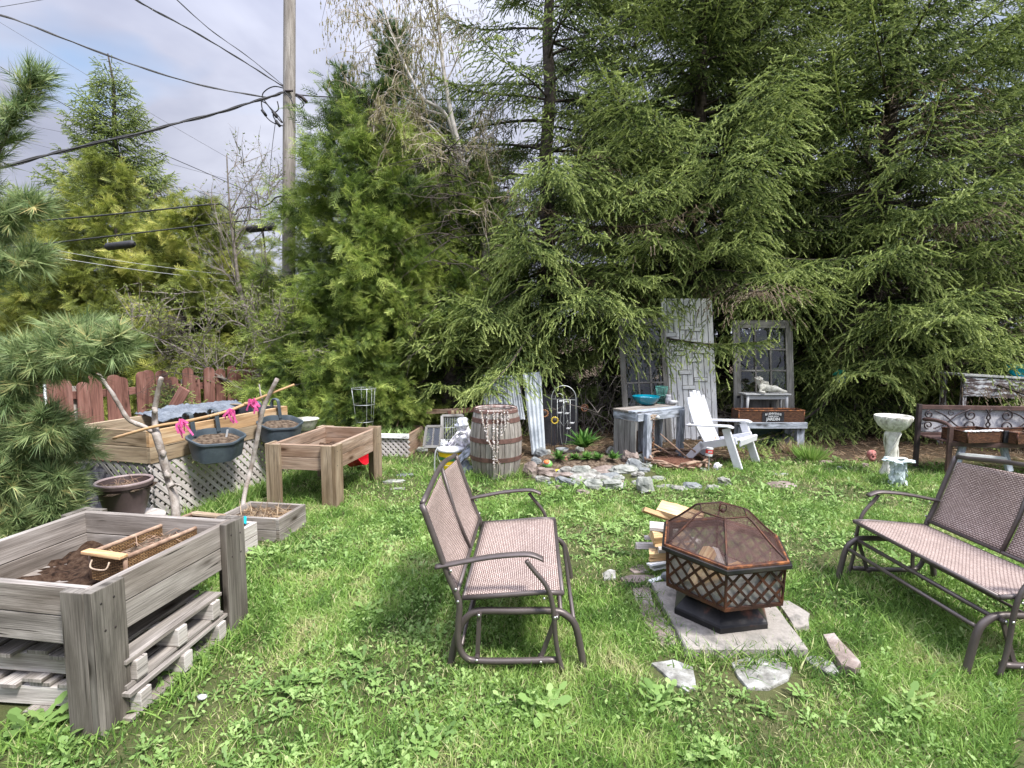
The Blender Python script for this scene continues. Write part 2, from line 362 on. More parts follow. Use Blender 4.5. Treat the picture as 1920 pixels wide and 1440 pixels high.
def spruce_crown(seed, H, Rad, z0=.3, ds=.074, whorl=.34, nb=6, unit=.165, lowR=1.0, gaps=.12, dr0=.75, extra=None, pw=.72):
    """returns arrays of needle shoots and the limb list of one spruce standing at the origin"""
    r = np.random.RandomState(seed); Pn, Dn, Un, Sn, Tn, Fn = [], [], [], [], [], []; limbs = []
    z = z0; ex_ = list(extra or [])
    while z < H-.15 or ex_:
        fr = (z-z0)/(H-z0); n_b = nb if z < H*.75 else nb-1
        a0 = r.uniform(0, 2*PI)
        for k in range(n_b+len(ex_)):
            if k < n_b and (r.rand() < gaps+(.14 if z > 4.4 else 0) or z >= H-.15): continue
            az = a0+2*PI*k/n_b+r.uniform(-.3, .3); zb = z+r.uniform(-.12, .12)
            L = Rad*(1-fr)**pw*r.uniform(.68, 1.15)*(lowR if z < 1.2 else 1)
            big = 1.0
            if k >= n_b: az, zb, L = ex_[k-n_b]; az = R_(az); fr = .12; big = 1.35
            if L < .12: continue
            rad = np.array([math.cos(az), math.sin(az), 0]); side = np.array([-math.sin(az), math.cos(az), 0])
            up = .1+.45*fr; dr = dr0*(1-fr)+.1+r.uniform(-.1, .12); cu = .42+r.uniform(-.05, .1); bend = r.uniform(-.16, .16)
            f = lambda t: (rad[None]*(L*t)[:, None]+side[None]*(L*bend*t*t)[:, None]+np.array([0, 0, 1.])[None]*(zb+L*(up*t-dr*t*t+cu*t**3.2))[:, None])
            tt_ = np.linspace(0, 1, 9); pts = f(tt_); limbs.append((pts, .012+.012*L, L))
            dead = r.rand() < (.1 if zb < 4.5 and k < n_b else .015); c0_ = len(Pn)
            s = np.arange(max(.16*L, .1), L, .075); t = s/L
            if len(s) == 0: continue
            p0 = f(t); tg = f(np.minimum(t+.02, 1.05))-p0; tg /= np.linalg.norm(tg, axis=1, keepdims=True)
            for sg in (-1, 1, 0):
                if sg == 0: # leader shoots along the limb
                    m = t > .45; P0 = p0[m]; Dd = tg[m]; ll = np.full(m.sum(), unit*1.1)
                    Pn.append(P0); Dn.append(Dd+r.normal(0, .12, P0.shape)); Un.append(np.tile([0, 0, 1.], (len(P0), 1))); Sn.append(ll*r.uniform(.8, 1.1, len(P0))); Tn.append(.5+.35*t[m]+r.uniform(-.12, .12, len(P0))); continue
                tl = (.12+.44*np.sin(np.pi*np.clip(1.02-t, 0, 1)**.8*.78))*big*min(1.25, .45+L*.33)*r.uniform(.7, 1.25, len(t))
                sd_ = np.cross(np.array([0, 0, 1.]), tg)*sg; sd_ /= np.linalg.norm(sd_, axis=1, keepdims=True)
                td = tg*.62+sd_*.78+r.normal(0, .1, tg.shape); td /= np.linalg.norm(td, axis=1, keepdims=True)
                nmax = int(np.ceil(tl.max()/ds)); hang = r.uniform(.1, .85, len(t))
                for j in range(nmax):
                    q = (j+.5)*ds; m = q < tl
                    if not m.any(): continue
                    Q = p0[m]+td[m]*q; Q[:, 2] -= hang[m]*q*q*1.5
                    d = td[m].copy(); d[:, 2] -= hang[m]*3*q*.8
                    sgn = np.where((j+np.arange(m.sum())) % 2 == 0, 1, -1)[:, None]
                    sp = np.cross(np.array([0, 0, 1.]), d); sp /= np.linalg.norm(sp, axis=1, keepdims=True)
                    lastm = (q+ds) >= tl[m]
                    dd = d*.8+sp*sgn*np.where(lastm, .1, .7)[:, None]; dd[:, 2] -= r.uniform(.0, .75, len(dd)); dd += r.normal(0, .14, dd.shape)
                    tq = t[m]; Pn.append(Q); Dn.append(dd); Un.append(np.tile([0, 0, 1.], (len(Q), 1)))
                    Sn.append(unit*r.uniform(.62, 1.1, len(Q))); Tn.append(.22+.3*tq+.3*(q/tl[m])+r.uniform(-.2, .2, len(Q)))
            for q_ in Pn[c0_:]: Fn.append(np.full(len(q_), dead))
        ex_ = []; fr = min(1, (z-z0)/(H-z0)); z += whorl*r.uniform(.75, 1.2)*(1-.35*fr)
    return [np.concatenate(a) for a in (Pn, Dn, Un, Sn, Tn, Fn)], limbs
def spruce_mesh(seed, **k):
    (p, d, u, s, t, fl), limbs = spruce_crown(seed, **k); L = []
    dx_ = np.where(fl)[0]; dx_ = dx_[::2]; tvd, ttd = SH[0]; dd_ = None
    if len(dx_): dd_ = inst(tvd*np.array([1, .75, .75]), ttd[::2], p[dx_], d[dx_]-np.array([0, 0, .3]), u[dx_], s[dx_], t[dx_])
    p, d, u, s, t = [q[~fl] for q in (p, d, u, s, t)]; h = len(p)//2; idx = rs.permutation(len(p))
    for i, (tv, tt) in enumerate(SH):
        ii = idx[:h] if i == 0 else idx[h:]
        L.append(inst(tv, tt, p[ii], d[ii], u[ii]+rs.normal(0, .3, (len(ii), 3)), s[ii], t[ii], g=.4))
    return merge(L), limbs, dd_
def trunk_mb(H, r0, limbs, r, dead=100, dz=(.5, 4.6), wob=.05):
    mb = MB(); pts = [(r.uniform(-wob, wob)*(z/H > .05), r.uniform(-wob, wob)*(z/H > .05), z) for z in np.linspace(-.1, H, 14)]
    mb.tube(pts, [max(.012, r0*(1-.93*i/13)**.9*(1.35 if i == 0 else 1)) for i in range(14)], 10)
    for p, rr, L in limbs:
        if L > .5: mb.tube([tuple(q) for q in p], [max(.002, .7*rr*(1-.93*i/8)) for i in range(9)], 4, cap=False)
    for k in range(dead):   # dead grey twigs under the crown
        z = r.uniform(*dz); a = r.uniform(0, 2*PI); L = r.uniform(.4, 1.6)
        q = [Vector((0, 0, z))]; d = Vector((math.cos(a), math.sin(a), r.uniform(-.35, .15)))
        for i in range(5): d += Vector((r.uniform(-.25, .25), r.uniform(-.25, .25), r.uniform(-.25, .1))); q.append(q[-1]+d.normalized()*L/5)
        mb.tube(q, [.011, .009, .007, .005, .003, .0015], 3, cap=False)
        for j in range(5):
            b = q[random.randint(1, 5)]; e = b+Vector((r.uniform(-.3, .3), r.uniform(-.3, .3), r.uniform(-.35, .1))); mb.tube([b, (b+e)/2+Vector((0, 0, .03)), e], [.004, .003, .001], 3, cap=False)
    return mb
M_bark = m_basic('spruce_bark', (.035, .027, .022), (.1, .08, .066), 14, .9, bump=.8, bd=.02)
M_twig = m_basic('grey_twig', (.12, .1, .085), (.26, .23, .2), 20, .9)
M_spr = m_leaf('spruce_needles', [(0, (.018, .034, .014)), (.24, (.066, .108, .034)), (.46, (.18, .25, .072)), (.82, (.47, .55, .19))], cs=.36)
M_spr2 = m_leaf('old_spruce_needles', [(0, (.014, .026, .012)), (.5, (.034, .058, .022)), (1, (.1, .135, .045))], cs=.3)
M_ced = m_leaf('cedar_sprays', [(0, (.022, .045, .013)), (.25, (.085, .14, .03)), (.5, (.22, .31, .065)), (.85, (.5, .58, .15))], cs=.35, clump=1.3)
M_ced2 = m_leaf('golden_cedar_sprays', [(0, (.04, .055, .016)), (.28, (.15, .19, .036)), (.55, (.34, .39, .075)), (.9, (.6, .58, .16))], cs=.35, clump=.9)
M_pine = m_leaf('pine_needles', [(0, (.07, .125, .045)), (.4, (.2, .28, .11)), (.8, (.38, .46, .2)), (1, (.6, .5, .22))], transl=.25, cs=.15)
SPR = {}; LOWROW = []
M_deadn = m_leaf('dead_spruce_needles', [(0, (.06, .045, .03)), (.5, (.15, .11, .07)), (1, (.26, .2, .13))], cs=.2, transl=.1)
def spruce(proto, loc, rz, sc, label, seed=None, mat=None, group=None, **k):
    o = thing('spruce_tree', label, 'tree', loc, rz, group)
    if seed is not None:
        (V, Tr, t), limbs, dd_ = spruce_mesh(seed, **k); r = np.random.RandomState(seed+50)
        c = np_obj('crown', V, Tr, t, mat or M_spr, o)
        tr = trunk_mb(k['H'], k.get('r0', .17) if 'r0' in k else .17, limbs, r).build('trunk', M_bark, o, smooth=True, local=True)
        dm_ = np_obj('dead_needles', dd_[0], dd_[1], dd_[2], M_deadn, o) if dd_ is not None else None
        SPR[proto] = (c.data, tr.data)+((dm_.data,) if dm_ else ())
    else:
        for nm, me in zip(('crown', 'trunk', 'dead_needles'), SPR[proto]):
            c = bpy.data.objects.new(nm, me); COL.objects.link(c); c.parent = o; MW[c.name] = MW[o.name]
    o.scale = (sc, sc, sc*1.0)
    return o
# big spruces along the back of the yard
spruce('a', (.62, 9.6, 0), R_(20), 1, 'tall dark spruce with bare trunk showing, behind the barrel and sunflower trellis', 11, H=12.5, Rad=3.3, z0=2.0, gaps=.36, whorl=.4, dr0=.62, extra=[(-98, 2.2, 2.6), (-106, 2.45, 2.2), (-122, 2.85, 2.6), (-80, 2.5, 2.5), (-140, 2.0, 2.6), (-60, 1.9, 2.2), (-112, 3.8, 2.3), (-75, 4.2, 2.4)])
spruce('b', (3.35, 10.0, 0), R_(0), 1, 'full green spruce right behind the two old doors', 12, H=13, Rad=3.8, z0=2.7, gaps=.14, whorl=.34, nb=7, dr0=.5, extra=[(-124, 2.45, 3.0), (-104, 3.9, 3.3), (-128, 3.3, 3.2), (-85, 2.7, 3.0), (-70, 2.4, 2.8), (-95, 5.0, 3.2)])
spruce('c', (6.6, 9.7, 0), R_(0), 1, 'broad light green spruce hanging over the birdbath', 13, H=12, Rad=3.9, z0=.9, gaps=.12, whorl=.34, nb=7, dr0=.6, extra=[(-124, 2.7, 3.3), (-118, 1.8, 3.1), (-104, 2.2, 3.2), (-90, 1.5, 2.8), (-112, 3.6, 3.3), (-134, 1.5, 3.0)])
spruce('a', (2.6, 14.5, 0), R_(130), .75, 'spruce seen in the gap between the barrel spruce and the door spruce')
spruce('b', (5.1, 12.9, 0), R_(100), 1.0, 'second-row spruce behind the low grey bench')
spruce('c', (10.7, 9.3, 0), R_(200), .85, 'rightmost spruce above the blue pot and peeling white table')
spruce('a', (8.6, 13.4, 0), R_(250), .85, 'dark spruce far back between the birdbath spruce and the right edge')
spruce('b', (12.4, 12.0, 0), R_(220), .95, 'spruce past the right edge of the yard')
for i, (x, y, s_, lb) in enumerate(((-.1, 12.0, 1.25, 'dense dark young spruce in the back row behind the barrel'), (2.1, 11.6, 1.3, 'dense dark young spruce in the back row behind the tall bench'), (4.3, 11.8, 1.5, 'dense dark young spruce in the back row behind the white chair'),
    (6.4, 11.9, 1.5, 'dense dark young spruce in the back row behind the birdbath'), (8.7, 11.6, 1.7, 'dense dark young spruce in the back row behind the scroll bench'))): LOWROW.append((x, y, s_, lb))
# small spruces: left far one and low boughs
spruce('far', P(245, 700, 13.2).xy.to_3d(), R_(40), 1.0, 'pointed spruce rising above the golden cedars by the utility pole', 21, H=8.2, Rad=3.0, pw=1.0, z0=.8, gaps=.03, unit=.17, whorl=.26, nb=8)
spruce('low', (-.95, 8.3, 0), R_(0), 1.0, 'low young spruce drooping behind the barrel', 22, mat=M_spr, H=2.3, Rad=1.35, z0=.25, gaps=.08, whorl=.2)
spruce('low', (.75, 9.2, 0), R_(70), .8, 'small drooping spruce beside the arched trellis')
spruce('low', tuple(G(330, 860).xy)+(0,), 1.2, .42, 'little spruce seedling in front of the red fence, behind the lattice bed')
for x, y, s_, lb in LOWROW: spruce('low', (x, y, 0), x*2.1, s_, lb)
spruce('low', (5.7, 8.8, 0), R_(150), .9, 'low spruce boughs to the right of the grey window door')
spruce('low', (7.2, 8.2, 0), R_(250), 1.05, 'low spruce boughs behind the scroll bench')

# cedars
def cedar_template(seed):
    r = np.random.RandomState(seed); cz = lambda x: -.34*x*x
    B = [((0, 0, 0), (.5, 0, cz(.5)), (0, .02, 0)), ((.45, 0, cz(.45)), (1, 0, cz(1)), (0, .02, 0))]
    for i in range(6):
        x = .05+.155*i
        for sg in (-1, 1):
            l = .62*(1-x*.62)*r.uniform(.65, 1.25); b = np.array([x, 0, cz(x)]); e = b+np.array([l*.72, sg*l*.6, -.18*l+r.uniform(-.05, .05)]); B.append((b, e, (.036, 0, 0)))
            for f_ in (.35, .65):
                m_ = b*(1-f_)+e*f_; B.append((m_, m_+np.array([.3*l+.03, sg*(.4 if f_ < .5 else -.02)*l, r.uniform(-.07, .03)]), (.026, sg*.008, .0)))
    return tri_template(B)
CT = [cedar_template(s) for s in (1, 2)]
def cedar_arrays(seed, H, Rad, n=1500, z0=.05, per=12, unit=.24, top=.6):
    r = np.random.RandomState(seed); cl = 11; nl = max(20, n//cl); n = nl*cl; zf = 1-np.sqrt(r.rand(nl)); zf = np.clip(zf*1.12, 0, .99)
    z = z0+(H-z0)*zf; prof = Rad*np.minimum(1, (1-zf)**top*1.25)*(.86+.14*np.minimum(1, zf*6))
    az = r.uniform(0, 2*PI, nl); lump = 1+.2*np.sin(az*3+z*2.3+seed)+.14*np.sin(az*5-z*4.1)+.08*np.sin(az*9+z*7)
    rr = prof*lump*r.uniform(.45, 1.05, nl)**.5; rad = np.stack([np.cos(az), np.sin(az), np.zeros(nl)], 1)
    C = rad*rr[:, None]; C[:, 2] = z; base = np.repeat(r.uniform(.1, .62, nl), cl)
    rad = np.repeat(rad, cl, axis=0); t_ = r.uniform(-1, 1, n); C = np.repeat(C, cl, axis=0)+rad*(t_*.26)[:, None]+r.normal(0, .085, (n, 3)); C[:, 2] += .2*t_*np.repeat(r.uniform(-.4, 1.1, nl), cl); base = base+.14*t_
    Pn, Dn, Un, Sn, Tn = [], [], [], [], []
    for j in range(per):
        d = rad*r.uniform(.4, 1.2, (n, 1))+r.normal(0, .45, (n, 3)); d[:, 2] += r.uniform(-.5, .55, n)
        Pn.append(C+r.normal(0, .05, (n, 3))); Dn.append(d); u = r.normal(0, .8, (n, 3)); u[:, 2] += .8; Un.append(u); Sn.append(unit*r.uniform(.65, 1.25, n)); Tn.append(base+r.uniform(-.14, .2, n))
    return [np.concatenate(a) for a in (Pn, Dn, Un, Sn, Tn)]
CED = {}
def cedar(proto, loc, rz, sc, label, seed=None, H=5, Rad=1.2, mat=None, group=None, nm='cedar_tree', **k):
    o = thing(nm, label, 'tree', loc, rz, group)
    if seed is not None:
        p, d, u, s, t = cedar_arrays(seed, H, Rad, **k); h = len(p)//2; idx = rs.permutation(len(p)); L = []
        for i, (tv, tt) in enumerate(CT):
            ii = idx[:h] if i == 0 else idx[h:]; L.append(inst(tv, tt, p[ii], d[ii], u[ii], s[ii], t[ii], g=.45))
        V, Tr, tn = merge(L); c = np_obj('crown', V, Tr, tn, mat or M_ced, o)
        r = np.random.RandomState(seed); limbs = []
        for q in range(40):
            z = r.uniform(.2, H*.8); a = r.uniform(0, 6.28); L_ = Rad*(1-z/H)*.9; tt_ = np.linspace(0, 1, 9)
            limbs.append((np.stack([np.cos(a)*L_*tt_, np.sin(a)*L_*tt_, z+L_*.5*tt_**2], 1), .014, 1))
        tr = trunk_mb(H*.97, .08, limbs, r, 14, (.1, 1.2)).build('trunk', M_bark, o, smooth=True, local=True); CED[proto] = (c.data, tr.data)
    else:
        for a, me in zip(('crown', 'trunk'), CED[proto]):
            c = bpy.data.objects.new(a, me); COL.objects.link(c); c.parent = o; MW[c.name] = MW[o.name]
    o.scale = (sc, sc, sc); return o
cedar('h', (-2.42, 9.5, 0), 0, 1.1, 'green cedar directly right of the utility pole', 31, 5.3, 1.35, n=2600, per=7, unit=.2, top=.45)
cedar('h', (-1.75, 8.9, 0), 2.1, .8, 'bright green cedar behind the wire tomato cage')
cedar('h', (-.85, 9.4, 0), 4.0, .82, 'dark green cedar in front of the white birch trunk')
cedar('h', (-1.5, 10.9, 0), 1.0, 1.15, 'tall cedar in the second row behind the tomato cage')
cedar('s', (-2.75, 8.3, 0), 0, 1, 'low bright cedar bush behind the white urn', 32, 2.2, .9, n=900, per=8, unit=.2)
cedar('s', (-2.15, 7.9, 0), 2.0, .72, 'small cedar bush beside the wire tomato cage')
cedar('s', (-3.95, 8.8, 0), 4.0, .5, 'small cedar bush at the foot of the utility pole')
cedar('g', (-8.0, 11.0, 0), 0, 1, 'large golden green cedar in the middle of the left hedge', 33, 5.0, 1.75, mat=M_ced2, n=3000, per=6, unit=.22)
cedar('g', (-6.1, 10.6, 0), 2.4, .84, 'golden cedar beneath the right splice box')
cedar('g', (-9.9, 11.2, 0), 4.4, .82, 'golden cedar at the left end of the hedge')
cedar('g', (-6.9, 13.0, 0), 1.1, .88, 'cedar at the back of the left hedge')
cedar('g', (-11.8, 11.5, 0), 3.3, .75, 'cedar hidden behind the near pine boughs')
cedar('y', (-5.6, 9.1, 0), 0, 1, 'yellow green bush growing over the red picket fence', 34, 2.5, 1.15, mat=M_ced2, n=800, per=8, unit=.19)
cedar('y', (-6.9, 9.4, 0), 2.0, .85, 'yellow green bush behind the middle of the red fence')
cedar('y', (-4.55, 8.75, 0), 4.0, .55, 'short yellow bush behind the right end of the red fence')

# bare trees: birch with catkins, budding tree by the pole, tangled shrubs
M_birch = m_basic('birch_bark', (.62, .58, .54), (.3, .27, .25), 9, .8, bump=.3, lo=.4, hi=.72)
M_btwig = m_basic('birch_twig', (.26, .21, .17), (.44, .38, .31), 20, .85)
M_catkin = m_leaf('catkins', [(0, (.16, .13, .05)), (.5, (.34, .31, .15)), (1, (.5, .48, .24))], cs=.2)
M_bud = m_leaf('young_leaves', [(0, (.12, .16, .03)), (1, (.34, .42, .1))], cs=.2)
def bare_tree(base, path, r0, seed, n1, len1, n2, droop, mats, label, leaf=None, leafn=4, name='birch_tree', spread=.8, nleaf=(.03, .006)):
    r = np.random.RandomState(seed); o = thing(name, label, 'tree', base)
    mb = MB(); tw = MB(); pts = catmull(path, 6); n = len(pts)
    mb.tube(pts, [max(.01, r0*(1-.85*i/n)) for i in range(n)], 9); LP = []
    def grow(p, d, L, rr, dr, steps=7):
        q = [Vector(p)]; d = Vector(d).normalized()
        for i in range(steps):
            d = (d+Vector(r.normal(0, .13, 3))+Vector((0, 0, -dr*(i/steps)))).normalized(); q.append(q[-1]+d*L/steps)
        return q, [max(.0016, rr*(1-.85*i/steps)) for i in range(steps+1)]
    for i in range(n1):
        t = r.uniform(.22, .98); b = pts[int(t*(n-1))]; a = r.uniform(0, 2*PI)
        q, rq = grow(b, (math.cos(a)*spread, math.sin(a)*spread, r.uniform(.5, 1.1)), len1*r.uniform(.5, 1.1)*(1.15-.6*t), r0*.32*(1.1-.6*t), droop*.5, 9)
        mb.tube(q, rq, 5, cap=False)
        for j in range(n2):
            k = r.randint(2, 10); k = min(k, len(q)-1); d = Vector(r.normal(0, .6, 3))+(q[k]-q[k-1]).normalized()
            q2, r2 = grow(q[k], d, len1*r.uniform(.2, .5), .008, droop, 6); tw.tube(q2, r2, 3, cap=False)
            for s in range(5):
                p3 = q2[r.randint(1, 7)]; q3, r3 = grow(p3, Vector(r.normal(0, .6, 3))+Vector((0, 0, -droop)), len1*r.uniform(.08, .22), .003, droop, 4); tw.tube(q3, r3, 3, cap=False)
                LP += [(q3[x]) for x in r.randint(1, 5, leafn)]
    mb.build('trunk', mats[0], o, smooth=True); tw.build('twigs', mats[1], o)
    if leaf is not None and LP:
        pp = np.array([tuple(x) for x in LP])-np.array(tuple(base)); N = len(pp)
        if leaf is M_catkin: D = np.stack([r.normal(0, .15, N), r.normal(0, .15, N), -np.ones(N)], 1)
        else: D = r.normal(0, 1, (N, 3))
        tv, tt = tri_template([((0, 0, 0), (1, 0, 0), (0, .5, 0)), ((0, 0, 0), (1, 0, 0), (0, 0, .5)), ((1, 0, 0), (0, 0, 0), (0, .4, .3))])
        V, Tr, tn = inst(tv, tt, pp, D, r.normal(0, 1, (N, 3)), r.uniform(.7, 1.2, N)*nleaf[0], r.uniform(0, 1, N), np.full(N, nleaf[1]*2)); np_obj('catkins' if leaf is M_catkin else 'leaves', V, Tr, tn, leaf, o)
    return o
bb = Vector((-.5, 9.35, 0)); BY = 9.35
bare_tree(bb, [(-.45, BY, 0), (-.45, BY, 1.6), P(905, 440, BY), P(875, 330, BY), P(845, 210, BY), P(828, 100, BY), P(815, -60, BY), P(810, -260, BY)], .072, 41, 20, 2.1, 7, .35, (M_birch, M_btwig),
          'bare white-barked birch hung with brown catkins, left of the tall spruces', M_catkin, 5, nleaf=(.05, .006))
bare_tree(bb+Vector((-.15, .15, 0)), [(-.65, 9.5, 0), (-.65, 9.5, 2.2), P(850, 250, 9.5), P(790, 180, 9.5), P(745, 90, 9.5), P(715, 0, 9.5), P(700, -80, 9.5)], .045, 42, 20, 1.9, 8, .5, (M_birch, M_btwig),
          'thinner birch stem leaning left, hung thickly with pale catkins', M_catkin, 7, nleaf=(.055, .007))
bare_tree((-1.9, 9.2, 0), [(-1.9, 9.2, 0), (-2.0, 9.2, 1.5), P(780, 330, 9.1), P(730, 290, 9.1), P(690, 240, 9.1)], .045, 47, 13, 1.5, 8, .5, (M_birch, M_btwig),
          'tangled bare birch branches in front of the dark green cedars', M_catkin, 8, nleaf=(.05, .008))
bare_tree((-3.95, 9.0, 0), [(-3.95, 9.0, 0), P(455, 560, 9), P(440, 470, 9), P(430, 380, 9), P(425, 290, 9)], .04, 43, 16, 1.5, 4, -.2, (M_twig, M_twig),
          'leafless grey sapling with swelling buds left of the utility pole', M_bud, 1, 'sapling', .5, (.03, .012))
bare_tree((-4.4, 9.3, 0), [(-4.4, 9.3, 0), P(500, 560, 9.3), P(495, 450, 9.3), P(480, 350, 9.3)], .03, 44, 12, 1.2, 4, -.1, (M_twig, M_twig),
          'thin leafless sapling nearest the utility pole', M_bud, 1, 'sapling', .5, (.03, .012))
bare_tree((-3.3, 7.9, 0), [(-3.3, 7.9, 0), P(470, 745, 7.8), P(400, 700, 7.7), P(330, 650, 7.6), P(235, 612, 7.5)], .03, 45, 22, 1.1, 5, .1, (M_twig, M_twig),
          'grey branch leaning left across the red fence with tiny new leaves', M_bud, 3, 'leaning_shrub', .7, (.03, .011))
bare_tree((-2.9, 8.0, 0), [(-2.9, 8.0, 0), P(540, 690, 8), P(500, 640, 8), P(470, 560, 8)], .02, 46, 22, 1.0, 5, .1, (M_twig, M_twig),
          'tangled leafless shrub at the foot of the utility pole', M_bud, 3, 'shrub', .7, (.028, .011))
# dry thicket beneath the spruces
def thicket(c, sz, n, seed, name, label, cat='thicket'):
    r = np.random.RandomState(seed); mb = MB()
    for i in range(n):
        p = Vector(c)+Vector((r.uniform(-1, 1)*sz[0], r.uniform(-1, 1)*sz[1], 0)); d = Vector((r.normal(0, .5), r.normal(0, .4), 1)); L = sz[2]*r.uniform(.4, 1.1); q = [p]
        for k in range(6): d = (d+Vector(r.normal(0, .3, 3))).normalized(); q.append(q[-1]+d*L/6)
        mb.tube(q, [.009*(1-k*.14) for k in range(7)], 3, cap=False)
        for j in range(5):
            k = r.randint(2, 7); e = q[k]+Vector(r.normal(0, .16, 3)); mb.tube([q[k], (q[k]+e)/2+Vector(r.normal(0, .02, 3)), e], [.004, .003, .001], 3, cap=False)
    return mb.build(name, M_twig, kind='stuff', label=label, cat=cat)
thicket((1.2, 8.7, 0), (1.9, .4, 1.7), 110, 5, 'dead_thicket', 'dead brown twigs tangled in the dark under the spruces')
thicket((4.6, 8.9, 0), (1.6, .5, 0.8), 60, 6, 'bare_thicket', 'dry bare stems right of the low grey bench')

# near pine whose boughs reach in from the left edge
def pine_tuft_template(n, seed, bare=.0):
    r = np.random.RandomState(seed); B = []
    for i in range(n):
        x = r.uniform(bare, 1.0); a = r.uniform(0, 2*PI); an = math.radians(r.uniform(18, 62) if x > .8 else r.uniform(32, 68)); l = r.uniform(.62, .95)
        rad = np.array([0, math.cos(a), math.sin(a)]); tan = np.array([0, -math.sin(a), math.cos(a)])
        B.append(((x, 0, 0), np.array([x+l*math.cos(an), 0, -.08*l])+rad*l*math.sin(an), tan*.021))
    B.append(((0, 0, 0), (1.05, 0, 0), (0, .03, 0))); B.append(((0, 0, 0), (1.05, 0, 0), (0, 0, .03)))
    return tri_template(B)
PT = [pine_tuft_template(34, s) for s in (1, 2, 3)]
def pine_bough(L, ends, seed, dens=1.0):
    """each end: list of points from trunk side to tip; adds side shoots"""
    r = np.random.RandomState(seed)
    for path, spread in ends:
        ntf = 2 if spread < .12 else 3
        q = catmull(path, 6); n = len(q); L['mb'].tube(q, [max(.004, .014*(1-.75*i/n)) for i in range(n)], 6)
        for i in range(3, n):
            d = (q[i]-q[i-1]).normalized()
            for k in range(3 if spread < .15 else 5):
                sd_ = Vector(r.normal(0, 1, 3)); sd_ = (sd_-d*sd_.dot(d)).normalized(); ln = spread*r.uniform(.15, 1)*(1.1-.75*i/n)
                e = q[i]+d*ln*.7+sd_*ln*.75; L['mb'].tube([q[i], e], [.004, .003], 4, cap=False)
                for m in range(ntf):
                    dd = (d*.9+sd_*.8+Vector(r.normal(0, .35, 3))+Vector((0, 0, .15))).normalized(); L['p'].append(tuple(e-dd*.03)); L['d'].append(tuple(dd))
            L['p'].append(tuple(q[i])); L['d'].append(tuple(d+Vector(r.normal(0, .2, 3))))
PB = Vector((-4.9, 3.7, 0))
pine = thing('pine_tree', 'long-needled pine reaching in from the left edge in front of the red fence', 'tree', PB)
PL = dict(p=[], d=[], mb=MB())
PL['mb'].tube([(-4.9, 3.7, -.05), (-4.95, 3.72, 2), (-4.9, 3.75, 5)], [.11, .09, .03], 10)
def tb(z): return Vector((-4.85, 3.7, z))
pine_bough(PL, [([tb(2.9), P(-60, 380, 3.5), P(-10, 300, 3.4), P(30, 210, 3.3), P(62, 150, 3.3)], .06),

 ([tb(2.3), P(-80, 460, 3.4), P(0, 420, 3.35), P(20, 400, 3.3), P(55, 385, 3.3)], .08),
 ([tb(2.1), P(-90, 560, 3.4), P(-20, 500, 3.3), P(30, 500, 3.3), P(62, 490, 3.3)], .09),
 ([tb(1.9), P(-60, 720, 3.4), P(20, 700, 3.3), P(90, 660, 3.25), P(150, 625, 3.2)], .17),
 ([tb(1.9), P(-40, 700, 3.3), P(60, 680, 3.2), P(140, 665, 3.15), P(220, 650, 3.1)], .17),
 ([tb(1.6), P(-80, 760, 3.3), P(-20, 750, 3.3), P(20, 740, 3.2)], .2),
 ([tb(1.5), P(-60, 830, 3.4), P(10, 840, 3.3), P(60, 815, 3.25), P(90, 800, 3.2)], .17),
 ([tb(1.3), P(-60, 870, 3.4), P(0, 850, 3.5), P(90, 850, 3.5), P(150, 835, 3.5)], .15),
 ([tb(1.1), P(-60, 930, 3.5), P(20, 930, 3.4), P(80, 930, 3.35), P(110, 900, 3.3)], .17),
 ([tb(1.0), P(-80, 900, 3.4), P(-30, 900, 3.3), P(20, 890, 3.2)], .22),
 ([tb(.8), P(-60, 985, 3.4), P(0, 970, 3.35), P(60, 965, 3.35), P(110, 955, 3.3)], .15),
 ([tb(.7), P(-80, 1000, 3.2), P(-20, 990, 3.2), P(30, 985, 3.2)], .18)], 5, 1.0)
pp = np.array(PL['p'])-np.array(tuple(PB)); dd = np.array(PL['d']); tl = rs.uniform(.2, .75, len(pp)); LL = []
for i, (tv, tt) in enumerate(PT):
    ii = np.arange(i, len(pp), 3); LL.append(inst(tv, tt, pp[ii], dd[ii], rs.normal(0, 1, (len(ii), 3)), rs.uniform(.1, .145, len(ii)), tl[ii]))
V, Tr, tn = merge(LL); tn = tn+rs.uniform(-.3, .3, len(tn)//3).repeat(3)[:len(tn)] if len(tn) % 3 == 0 else tn
np_obj('crown', V, Tr, tn, M_pine, pine)
PL['mb'].build('trunk', M_twig, pine, smooth=True)
